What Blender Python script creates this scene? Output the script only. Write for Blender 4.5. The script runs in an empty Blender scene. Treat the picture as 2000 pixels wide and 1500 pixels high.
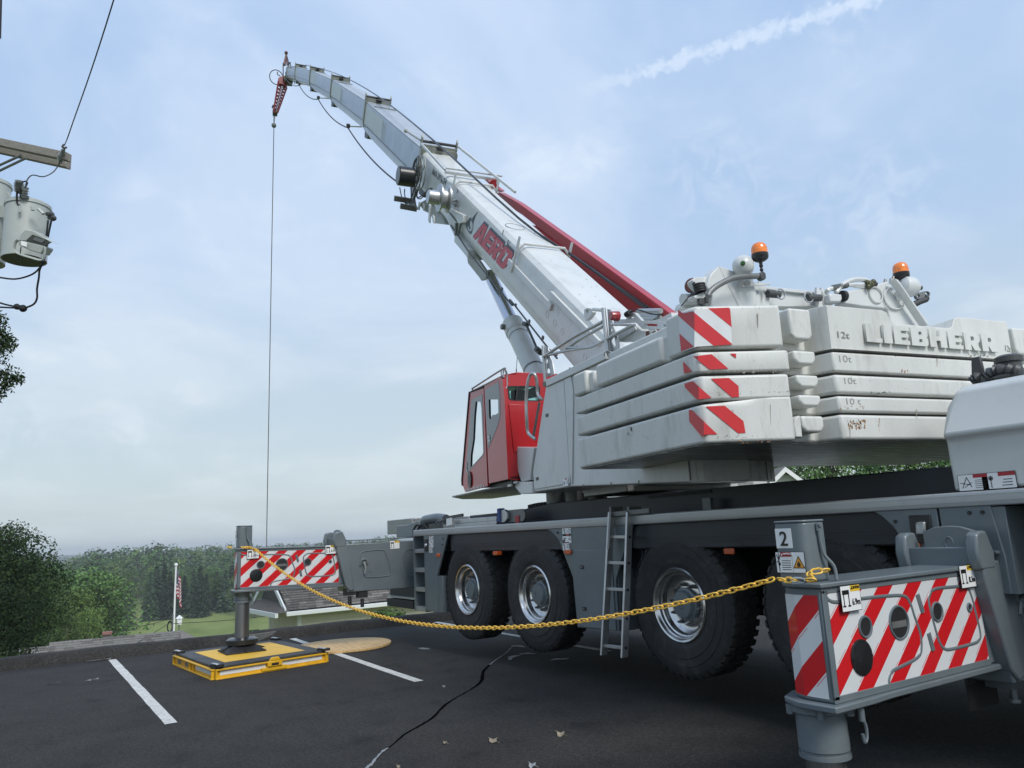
import bpy, bmesh, math, random
from mathutils import Vector, Matrix
random.seed(7)
PI = math.pi
scene = bpy.context.scene
col = scene.collection

# ------------------------------------------------------------------ camera
CAM = Vector((0, 0, 1.61))
CR = Vector((0.53060014, 0.84626726, -0.04790839))
CU = Vector((0.1878004, -0.06225642, 0.98023219))
CF = Vector((-0.8265558, 0.52910856, 0.1919626))
FPX = 1490.2
cam = bpy.data.cameras.new('camera')
cam_o = bpy.data.objects.new('camera', cam)
col.objects.link(cam_o)
cam.sensor_width = 36; cam.lens = FPX / 2000 * 36
cam.clip_start = 0.05; cam.clip_end = 30000
cam_o.matrix_world = Matrix(((CR.x, CU.x, -CF.x, CAM.x), (CR.y, CU.y, -CF.y, CAM.y), (CR.z, CU.z, -CF.z, CAM.z), (0, 0, 0, 1)))
scene.camera = cam_o

# ------------------------------------------------------------------ sky, sun, exposure
SUN_EL, SUN_AZ = math.radians(45), math.radians(0)      # azimuth from +X towards +Y
SUN_DIR = Vector((math.cos(SUN_EL) * math.cos(SUN_AZ), math.cos(SUN_EL) * math.sin(SUN_AZ), math.sin(SUN_EL)))
scene.view_settings.view_transform = 'Standard'
scene.view_settings.look = 'None'
scene.view_settings.gamma = 1
scene.view_settings.use_curve_mapping = False
scene.view_settings.exposure = 0.45


def ray(px, py):
    return CF + CR * ((px - 1000) / FPX) + CU * ((750 - py) / FPX)


world = bpy.data.worlds.new('World')
scene.world = world
world.use_nodes = True
nt = world.node_tree
nt.nodes.clear()


def N(t, **k):
    n = nt.nodes.new(t)
    for a, b in k.items():
        if a == 'inp':
            for i, v in b.items():
                n.inputs[i].default_value = v
        else:
            setattr(n, a, b)
    return n


def LK(a, b):
    nt.links.new(a, b)


def VM(op, a, b=None):
    n = N('ShaderNodeVectorMath', operation=op)
    LK(a, n.inputs[0])
    if b is not None:
        if isinstance(b, (tuple, Vector)):
            n.inputs[1].default_value = tuple(b)
        else:
            LK(b, n.inputs[1])
    return n.outputs['Value'] if op in ('DOT_PRODUCT', 'LENGTH') else n.outputs[0]


def MA(op, a, b=None, c=None, clamp=False):
    n = N('ShaderNodeMath', operation=op, use_clamp=clamp)
    for i, v in enumerate((a, b, c)):
        if v is None:
            continue
        if isinstance(v, (int, float)):
            n.inputs[i].default_value = v
        else:
            LK(v, n.inputs[i])
    return n.outputs[0]


def RAMP(f, els, mode='LINEAR'):
    n = N('ShaderNodeValToRGB')
    n.color_ramp.interpolation = mode
    e = n.color_ramp.elements
    while len(e) < len(els):
        e.new(0.5)
    for i, (p, c) in enumerate(els):
        e[i].position = p
        e[i].color = (c, c, c, 1) if isinstance(c, (int, float)) else (*c, 1)
    LK(f, n.inputs[0])
    return n.outputs[0]


def MIX(f, a, b, mode='MIX'):
    n = N('ShaderNodeMix', data_type='RGBA', blend_type=mode)
    for i, v in ((0, f), (6, a), (7, b)):
        if isinstance(v, (int, float)):
            n.inputs[i].default_value = v
        elif isinstance(v, tuple):
            n.inputs[i].default_value = (*v, 1)
        else:
            LK(v, n.inputs[i])
    return n.outputs[2]


tc = N('ShaderNodeTexCoord')
dirv = VM('NORMALIZE', tc.outputs['Generated'])
sep = N('ShaderNodeSeparateXYZ'); LK(dirv, sep.inputs[0])
dz = sep.outputs[2]
sky = N('ShaderNodeTexSky', sky_type='NISHITA', sun_disc=False, sun_elevation=SUN_EL, sun_rotation=PI / 2 - SUN_AZ, altitude=100, air_density=1.0, dust_density=2.5, ozone_density=1.5)
LK(dirv, sky.inputs[0])
skyc = MIX(1.0, sky.outputs[0], (0.10, 0.10, 0.10), 'MULTIPLY')
# thin high overcast veil: greyer towards the horizon
veil = RAMP(dz, [(0.0, (0.58, 0.67, 0.69)), (0.06, (0.56, 0.655, 0.69)), (0.18, (0.53, 0.64, 0.73)), (0.34, (0.45, 0.60, 0.815)), (0.60, (0.40, 0.57, 0.845)), (1.0, (0.36, 0.54, 0.85))])
base = MIX(0.80, skyc, veil)
# soft cloud banks (projected on a flat layer so they flatten towards the horizon)
den = MA('ADD', dz, 0.22)
cp = N('ShaderNodeCombineXYZ')
LK(MA('DIVIDE', sep.outputs[0], den), cp.inputs[0]); LK(MA('DIVIDE', sep.outputs[1], den), cp.inputs[1])
n1 = N('ShaderNodeTexNoise', inp={'Scale': 1.1, 'Detail': 7.0, 'Roughness': 0.55, 'Distortion': 0.5}); LK(cp.outputs[0], n1.inputs['Vector'])
n2 = N('ShaderNodeTexNoise', inp={'Scale': 4.2, 'Detail': 8.0, 'Roughness': 0.62, 'Distortion': 0.3}); LK(cp.outputs[0], n2.inputs['Vector'])
m1 = RAMP(n1.outputs[0], [(0.40, 0.0), (0.68, 1.0)], 'EASE')
m2 = RAMP(n2.outputs[0], [(0.48, 0.0), (0.78, 1.0)], 'EASE')
cl = MA('ADD', MA('MULTIPLY', m1, 0.62), MA('MULTIPLY', MA('MULTIPLY', m2, m1), 0.45), clamp=True)
cloudc = RAMP(dz, [(0.0, (0.60, 0.68, 0.70)), (0.12, (0.64, 0.71, 0.76)), (0.35, (0.64, 0.73, 0.85)), (1.0, (0.62, 0.73, 0.90))])
c1 = MIX(cl, base, cloudc)


# a few small fluffy wisps where the photograph has them
def wisp(px, py, r, amt, prev):
    d = ray(px, py).normalized()
    dd = VM('LENGTH', VM('SUBTRACT', dirv, tuple(d)))
    f = RAMP(MA('DIVIDE', dd, r), [(0.0, 1.0), (1.0, 0.0)], 'EASE')
    return MIX(MA('MULTIPLY', MA('MULTIPLY', f, m3), amt), prev, (0.72, 0.79, 0.88))


n3 = N('ShaderNodeTexNoise', inp={'Scale': 30.0, 'Detail': 7.0, 'Roughness': 0.6, 'Distortion': 0.7}); LK(dirv, n3.inputs['Vector'])
m3 = RAMP(n3.outputs[0], [(0.42, 0.0), (0.66, 1.0)])
for a in ((1158, 305, 0.035, 0.5), (1395, 345, 0.10, 0.36), (1750, 372, 0.10, 0.28), (1650, 65, 0.06, 0.25), (255, 850, 0.06, 0.35), (20, 840, 0.08, 0.35), (1600, 440, 0.12, 0.25)):
    c1 = wisp(*a, c1)
# the contrail
e0, e1 = ray(1120, 185).normalized(), ray(1720, -10).normalized()
cn = e0.cross(e1).normalized()
al = (e1 - e0 * e0.dot(e1)).normalized()
off = VM('DOT_PRODUCT', dirv, tuple(cn))
alo = MA('ARCTAN2', VM('DOT_PRODUCT', dirv, tuple(al)), VM('DOT_PRODUCT', dirv, tuple(e0)))
n4 = N('ShaderNodeTexNoise', inp={'Scale': 70.0, 'Detail': 5.0, 'Roughness': 0.6}); LK(dirv, n4.inputs['Vector'])
offn = MA('ADD', MA('ABSOLUTE', off), MA('MULTIPLY', MA('SUBTRACT', n4.outputs[0], 0.5), 0.045))
wid = MA('ADD', 0.010, MA('MULTIPLY', MA('MINIMUM', MA('MAXIMUM', alo, 0.0), 0.5), 0.012))
cm = RAMP(MA('DIVIDE', offn, wid), [(0.0, 1.0), (1.15, 0.0)], 'EASE')
endm = RAMP(alo, [(0.0, 0.0), (0.09, 0.75), (0.6, 1.0)])
front = RAMP(MA('ADD', VM('DOT_PRODUCT', dirv, tuple(e0)), 0.0), [(0.45, 0.0), (0.6, 1.0)])
ct = MA('MULTIPLY', MA('MULTIPLY', MA('MULTIPLY', cm, endm), front), 0.55)
c1 = MIX(ct, c1, (0.74, 0.82, 0.93))
bg = N('ShaderNodeBackground'); LK(c1, bg.inputs[0]); bg.inputs[1].default_value = 0.87
ow = N('ShaderNodeOutputWorld'); LK(bg.outputs[0], ow.inputs[0])

sun = bpy.data.lights.new('sun', 'SUN')
sun.energy = 2.0; sun.angle = math.radians(24); sun.color = (1.0, 0.965, 0.91)
sun_o = bpy.data.objects.new('sun', sun)
col.objects.link(sun_o)
sun_o.rotation_euler = SUN_DIR.to_track_quat('Z', 'Y').to_euler()
sun_o.location = (0, 0, 60)

# ------------------------------------------------------------------ measuring helpers (world: x along the carrier, y away, z up)
PHI = math.radians(9.5)
SC = Vector((-8.2, 6.6, 0))                                # slewing centre
HA = Vector((-math.cos(PHI), math.sin(PHI), 0))            # boom heading
HL = Vector((-math.sin(PHI), -math.cos(PHI), 0))           # operator's left
ZZ = Vector((0, 0, 1)); XX = Vector((1, 0, 0)); YY = Vector((0, 1, 0))


def plane(px, py, p, n):
    d = ray(px, py)
    return CAM + d * ((p - CAM).dot(n) / d.dot(n))


def PX(px, py, x): return plane(px, py, Vector((x, 0, 0)), XX)
def PY(px, py, y): return plane(px, py, Vector((0, y, 0)), YY)
def PZ(px, py, z): return plane(px, py, Vector((0, 0, z)), ZZ)
def sp(a, l, z): return SC + HA * a + HL * l + ZZ * z
def PL(px, py, l): return plane(px, py, sp(0, l, 0), HL)
def PA(px, py, a): return plane(px, py, sp(a, 0, 0), HA)
def PD(px, py, d): return CAM + ray(px, py) * d
def toS(p): q = p - SC; return Vector((q.dot(HA), q.dot(HL), q.z))


# ------------------------------------------------------------------ materials
MATS = {}


def mat(name, c, rough=0.5, metal=0.0, var=0.0, vs=3.0, bump=0.0, bs=60.0, dirt=None, dirt_s=2.0, dirt_amt=0.5, trans=0.0, coat=0.0, spec=0.5, emit=None, alpha=1.0, stretch=None, rv=0.0):
    m = bpy.data.materials.new(name)
    m.use_nodes = True
    t = m.node_tree
    b = t.nodes['Principled BSDF']
    b.inputs['Base Color'].default_value = (*c, 1)
    b.inputs['Roughness'].default_value = rough
    b.inputs['Metallic'].default_value = metal
    b.inputs['Coat Weight'].default_value = coat
    b.inputs['Coat Roughness'].default_value = 0.15
    b.inputs['Specular IOR Level'].default_value = spec
    b.inputs['Transmission Weight'].default_value = trans
    b.inputs['Alpha'].default_value = alpha
    if emit:
        b.inputs['Emission Color'].default_value = (*emit[0], 1); b.inputs['Emission Strength'].default_value = emit[1]
    geo = t.nodes.new('ShaderNodeNewGeometry')
    src = geo.outputs['Position']
    if stretch:
        mp = t.nodes.new('ShaderNodeMapping'); mp.inputs['Scale'].default_value = stretch
        t.links.new(src, mp.inputs[0]); src = mp.outputs[0]
    last = None
    if var > 0:
        n = t.nodes.new('ShaderNodeTexNoise'); n.inputs['Scale'].default_value = vs; n.inputs['Detail'].default_value = 6; n.inputs['Roughness'].default_value = 0.6
        t.links.new(src, n.inputs['Vector'])
        r = t.nodes.new('ShaderNodeValToRGB')
        r.color_ramp.elements[0].position = 0.3; r.color_ramp.elements[1].position = 0.7
        r.color_ramp.elements[0].color = (*[x * (1 - var) for x in c], 1); r.color_ramp.elements[1].color = (*[min(1, x * (1 + var)) for x in c], 1)
        t.links.new(n.outputs[0], r.inputs[0]); last = r.outputs[0]
        if rv:
            mr = t.nodes.new('ShaderNodeMapRange'); mr.inputs[1].default_value = 0.3; mr.inputs[2].default_value = 0.7; mr.inputs[3].default_value = rough - rv; mr.inputs[4].default_value = rough + rv
            t.links.new(n.outputs[0], mr.inputs[0]); t.links.new(mr.outputs[0], b.inputs['Roughness'])
    if dirt:
        n = t.nodes.new('ShaderNodeTexNoise'); n.inputs['Scale'].default_value = dirt_s; n.inputs['Detail'].default_value = 9; n.inputs['Roughness'].default_value = 0.7
        t.links.new(src, n.inputs['Vector'])
        r = t.nodes.new('ShaderNodeValToRGB'); r.color_ramp.elements[0].position = 0.52; r.color_ramp.elements[1].position = 0.75
        r.color_ramp.elements[0].color = (0, 0, 0, 1); r.color_ramp.elements[1].color = (dirt_amt,) * 3 + (1,)
        t.links.new(n.outputs[0], r.inputs[0])
        x = t.nodes.new('ShaderNodeMix'); x.data_type = 'RGBA'
        t.links.new(r.outputs[0], x.inputs[0])
        if last: t.links.new(last, x.inputs[6])
        else: x.inputs[6].default_value = (*c, 1)
        x.inputs[7].default_value = (*dirt, 1); last = x.outputs[2]
    if last: t.links.new(last, b.inputs['Base Color'])
    if bump > 0:
        n = t.nodes.new('ShaderNodeTexNoise'); n.inputs['Scale'].default_value = bs; n.inputs['Detail'].default_value = 4
        t.links.new(src, n.inputs['Vector'])
        u = t.nodes.new('ShaderNodeBump'); u.inputs['Strength'].default_value = bump; u.inputs['Distance'].default_value = 0.01
        t.links.new(n.outputs[0], u.inputs['Height']); t.links.new(u.outputs[0], b.inputs['Normal'])
    MATS[name] = m
    return m


grey_paint = mat('light_grey_paint', (0.585, 0.60, 0.585), 0.34, var=0.05, vs=1.5, dirt=(0.26, 0.27, 0.25), dirt_s=5, dirt_amt=0.35, coat=0.25, stretch=(1, 1, 0.5))
boom_paint = mat('boom_grey_paint', (0.60, 0.615, 0.60), 0.36, var=0.05, vs=1.2, dirt=(0.22, 0.225, 0.21), dirt_s=3.5, dirt_amt=0.4, coat=0.2)
cast_paint = mat('cast_iron_grey_paint', (0.60, 0.605, 0.57), 0.42, var=0.06, vs=2.0, bump=0.16, bs=60, dirt=(0.22, 0.205, 0.165), dirt_s=3, dirt_amt=0.5, stretch=(2, 2, 0.5))
boom_metal = mat('boom_steel_blue_grey', (0.38, 0.415, 0.46), 0.30, metal=0.25, var=0.12, vs=1.2, dirt=(0.24, 0.25, 0.27), dirt_s=2, dirt_amt=0.5, stretch=(2, 2, 2))
collar_mat = mat('collar_grey', (0.32, 0.33, 0.30), 0.45, var=0.08, vs=6)
slate = mat('slate_grey_paint', (0.125, 0.152, 0.164), 0.34, var=0.12, vs=1.6, rv=.08, dirt=(0.19, 0.19, 0.17), dirt_s=5, dirt_amt=0.5, coat=0.2)
navy = mat('dark_navy_chassis', (0.016, 0.021, 0.030), 0.42, var=0.25, vs=2.0)
black = mat('black_rubber_parts', (0.014, 0.014, 0.015), 0.6)
gloss_black = mat('black_plastic', (0.016, 0.017, 0.018), 0.28)
dark_grey = mat('dark_grey_steel', (0.05, 0.052, 0.052), 0.45, var=0.2, vs=8)
mid_grey = mat('worn_grey_steel', (0.17, 0.175, 0.17), 0.42, metal=0.3, var=0.15, vs=8)
alu = mat('brushed_aluminium', (0.48, 0.49, 0.49), 0.36, metal=0.75, var=0.07, vs=5, dirt=(0.2, 0.2, 0.19), dirt_s=8, dirt_amt=0.4)
alu_rail = mat('aluminium_edge_rail', (0.40, 0.415, 0.42), 0.38, metal=0.55, var=0.08, vs=1.5, dirt=(0.18, 0.18, 0.18), dirt_s=3, dirt_amt=0.4)
chrome = mat('polished_wheel_alloy', (0.62, 0.61, 0.59), 0.24, metal=1.0, var=0.12, vs=9, dirt=(.25, .23, .2), dirt_s=12, dirt_amt=.6)
chrome_rod = mat('chrome_rod', (0.55, 0.56, 0.60), 0.22, metal=1.0)
steel_rod = mat('brushed_steel_rod', (0.30, 0.30, 0.30), 0.33, metal=0.95, var=0.15, vs=4, stretch=(30, 30, 0.5))
red = mat('red_cab_paint', (0.40, 0.010, 0.013), 0.26, coat=0.4, var=0.05, vs=2)
red_jib = mat('red_jib_paint', (0.38, 0.024, 0.030), 0.34, coat=0.2, var=0.1, vs=3)
red_film = mat('red_reflective_film', (0.56, 0.012, 0.016), 0.28, coat=0.3, var=0.05, vs=12)
white_film = mat('white_reflective_film', (0.66, 0.68, 0.68), 0.3, coat=0.3, var=0.04, vs=12)
aero_red = mat('red_vinyl_lettering', (0.52, 0.030, 0.040), 0.4)
dark_print = mat('dark_vinyl_lettering', (0.045, 0.055, 0.065), 0.45)
white_print = mat('white_sticker', (0.76, 0.77, 0.76), 0.35)
black_print = mat('black_print', (0.012, 0.012, 0.012), 0.4)
red_print = mat('red_print', (0.36, 0.02, 0.03), 0.4)
yellow_print = mat('yellow_print', (0.72, 0.47, 0.03), 0.4)
orange_print = mat('orange_print', (0.75, 0.33, 0.03), 0.4)
mark_grey = mat('engraved_mark', (0.27, 0.27, 0.25), 0.6)
rubber = mat('tyre_rubber', (0.020, 0.0205, 0.021), 0.68, var=0.25, vs=14, bump=0.35, bs=90, dirt=(0.075, 0.07, 0.06), dirt_s=9, dirt_amt=0.7)
yellow = mat('yellow_mat_paint', (0.66, 0.37, 0.016), 0.42, var=0.08, vs=6, dirt=(0.32, 0.2, 0.05), dirt_s=10, dirt_amt=0.5)
yellow_top = mat('worn_yellow_panel', (0.70, 0.42, 0.035), 0.55, var=0.07, vs=5, dirt=(0.35, 0.22, 0.06), dirt_s=6, dirt_amt=0.5, bump=0.1)
mat_black = mat('black_mat_deck', (0.028, 0.030, 0.033), 0.6, var=0.25, vs=3, dirt=(0.16, 0.165, 0.17), dirt_s=4, dirt_amt=0.5, bump=0.2)
chain_yellow = mat('yellow_chain_plastic', (0.78, 0.47, 0.06), 0.42, var=0.08, vs=15)
ply = mat('plywood', (0.56, 0.37, 0.16), 0.6, var=0.25, vs=3, dirt=(0.30, 0.16, 0.06), dirt_s=4, dirt_amt=0.6, stretch=(1, 9, 1), bump=0.15, bs=25)
orange_lens = mat('amber_beacon_lens', (0.85, 0.20, 0.012), 0.14, coat=0.7, var=0.25, vs=18)
marker_orange = mat('amber_marker_lens', (0.55, 0.09, 0.015), 0.25, coat=0.5)
lamp_glass = mat('clear_lamp_lens', (0.35, 0.36, 0.36), 0.15, metal=0.4, var=0.3, vs=40)
red_lens = mat('red_lamp_lens', (0.30, 0.014, 0.018), 0.25, coat=0.6)
green_plug = mat('green_plug', (0.02, 0.10, 0.02), 0.4)
rust = mat('rusty_disc', (0.13, 0.045, 0.035), 0.6, var=0.3, vs=9)
ash_line = mat('road_paint', (0.56, 0.555, 0.52), 0.7, var=0.14, vs=9, dirt=(0.10, 0.10, 0.095), dirt_s=26, dirt_amt=1.0, bump=0.3, bs=70)
wood_old = mat('weathered_timber', (0.25, 0.232, 0.20), 0.8, var=0.3, vs=5, stretch=(1, 14, 14), bump=0.6, bs=12, dirt=(0.05, 0.04, 0.03), dirt_s=6, dirt_amt=0.8)
tank_grey = mat('transformer_grey', (0.40, 0.43, 0.40), 0.36, var=0.05, vs=3, coat=0.3, dirt=(0.22, 0.24, 0.22), dirt_s=5, dirt_amt=0.3)
porcelain = mat('grey_porcelain', (0.24, 0.26, 0.25), 0.2, coat=0.6)
wire_m = mat('cable_black', (0.012, 0.014, 0.018), 0.5)
roof_m = mat('grey_shingle', (0.115, 0.110, 0.105), 0.85, var=0.3, vs=7, bump=0.5, bs=40)
siding_m = mat('beige_siding', (0.50, 0.47, 0.38), 0.6, var=0.05, vs=2)
trim_m = mat('white_trim', (0.62, 0.64, 0.63), 0.5)
brick_m = mat('chimney_brick', (0.26, 0.13, 0.11), 0.8, var=0.2, vs=10)
cab_dark = mat('cab_interior', (0.03, 0.032, 0.035), 0.6)
leaf_brown = mat('dry_leaf', (0.24, 0.20, 0.14), 0.7, var=0.3, vs=20)
crack_m = mat('crack_black', (0.004, 0.004, 0.0045), 1.0, spec=0.0)
crack_l = mat('crack_filler_grey', (0.25, 0.26, 0.27), 0.6, var=0.25, vs=30)


def glass_mat(name, tint, rough=0.03, mixf=0.35):
    m = bpy.data.materials.new(name); m.use_nodes = True
    t = m.node_tree; t.nodes.clear()
    o = t.nodes.new('ShaderNodeOutputMaterial'); mx = t.nodes.new('ShaderNodeMixShader')
    tr = t.nodes.new('ShaderNodeBsdfTransparent'); tr.inputs[0].default_value = (*tint, 1)
    gl = t.nodes.new('ShaderNodeBsdfGlossy'); gl.inputs['Roughness'].default_value = rough; gl.inputs[0].default_value = (0.9, 0.93, 0.93, 1)
    fr = t.nodes.new('ShaderNodeFresnel'); fr.inputs[0].default_value = 1.18
    ad = t.nodes.new('ShaderNodeMath'); ad.operation = 'ADD'; ad.inputs[1].default_value = mixf; ad.use_clamp = True
    t.links.new(fr.outputs[0], ad.inputs[0]); t.links.new(ad.outputs[0], mx.inputs[0])
    t.links.new(tr.outputs[0], mx.inputs[1]); t.links.new(gl.outputs[0], mx.inputs[2]); t.links.new(mx.outputs[0], o.inputs[0])
    return m


tint_glass = glass_mat('tinted_cab_glass', (0.33, 0.62, 0.57), mixf=0.03)


def stripe_mat(name, ax_u, ax_v, period, slope, phase, duty=0.5):
    """printed diagonal stripes: red where fract((u - v*slope)/period) is under the duty"""
    m = bpy.data.materials.new(name); m.use_nodes = True
    t = m.node_tree; b = t.nodes['Principled BSDF']
    b.inputs['Roughness'].default_value = 0.28; b.inputs['Coat Weight'].default_value = 0.3
    g = t.nodes.new('ShaderNodeNewGeometry')
    v = (Vector(ax_u) - Vector(ax_v) * slope) / period
    d = t.nodes.new('ShaderNodeVectorMath'); d.operation = 'DOT_PRODUCT'; d.inputs[1].default_value = v
    t.links.new(g.outputs['Position'], d.inputs[0])
    nz = t.nodes.new('ShaderNodeTexNoise'); nz.inputs['Scale'].default_value = 3; t.links.new(g.outputs['Position'], nz.inputs['Vector'])
    a0 = t.nodes.new('ShaderNodeMath'); a0.operation = 'ADD'; a0.inputs[1].default_value = phase; t.links.new(d.outputs['Value'], a0.inputs[0])
    f = t.nodes.new('ShaderNodeMath'); f.operation = 'FRACT'; t.links.new(a0.outputs[0], f.inputs[0])
    lt = t.nodes.new('ShaderNodeMath'); lt.operation = 'LESS_THAN'; lt.inputs[1].default_value = duty; t.links.new(f.outputs[0], lt.inputs[0])
    # the fine dashed print that runs along one edge of every stripe
    l2 = t.nodes.new('ShaderNodeMath'); l2.operation = 'COMPARE'; l2.inputs[1].default_value = 0.955; l2.inputs[2].default_value = 0.010; t.links.new(f.outputs[0], l2.inputs[0])
    dv = t.nodes.new('ShaderNodeVectorMath'); dv.operation = 'DOT_PRODUCT'; dv.inputs[1].default_value = Vector(ax_v) * 9; t.links.new(g.outputs['Position'], dv.inputs[0])
    f3 = t.nodes.new('ShaderNodeMath'); f3.operation = 'FRACT'; t.links.new(dv.outputs['Value'], f3.inputs[0])
    l3 = t.nodes.new('ShaderNodeMath'); l3.operation = 'LESS_THAN'; l3.inputs[1].default_value = 0.55; t.links.new(f3.outputs[0], l3.inputs[0])
    m23 = t.nodes.new('ShaderNodeMath'); m23.operation = 'MULTIPLY'; t.links.new(l2.outputs[0], m23.inputs[0]); t.links.new(l3.outputs[0], m23.inputs[1])
    mm = t.nodes.new('ShaderNodeMath'); mm.operation = 'MULTIPLY'; mm.inputs[1].default_value = 0.8; t.links.new(m23.outputs[0], mm.inputs[0])
    mx0 = t.nodes.new('ShaderNodeMath'); mx0.operation = 'MAXIMUM'; t.links.new(lt.outputs[0], mx0.inputs[0]); t.links.new(mm.outputs[0], mx0.inputs[1])
    rp = t.nodes.new('ShaderNodeValToRGB'); rp.color_ramp.elements[0].color = (0.56, 0.58, 0.58, 1); rp.color_ramp.elements[1].color = (0.68, 0.70, 0.70, 1); t.links.new(nz.outputs[0], rp.inputs[0])
    mx = t.nodes.new('ShaderNodeMix'); mx.data_type = 'RGBA'; mx.inputs[7].default_value = (0.55, 0.012, 0.016, 1)
    t.links.new(mx0.outputs[0], mx.inputs[0]); t.links.new(rp.outputs[0], mx.inputs[6]); t.links.new(mx.outputs[2], b.inputs['Base Color'])
    return m


# ------------------------------------------------------------------ mesh helpers
WLOC = {}


def tag(o, label=None, cat=None, group=None, kind=None):
    if label: o['label'] = label
    if cat: o['category'] = cat
    if group: o['group'] = group
    if kind: o['kind'] = kind
    return o


def place(o, parent, w):
    WLOC[o] = w.copy()
    if parent is not None:
        o.parent = parent
        o.location = w - WLOC[parent]
    else:
        o.location = w
    col.objects.link(o)


def thing(name, loc, label, cat, group=None):
    o = bpy.data.objects.new(name, None)
    o.empty_display_size = 0.2
    place(o, None, Vector(loc))
    return tag(o, label, cat, group)


def V(p): return Vector(p)


def frame(d, up=ZZ):
    d = d.normalized()
    if abs(d.dot(up)) > 0.99: up = XX
    s = d.cross(up).normalized()
    return s, s.cross(d).normalized()


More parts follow.
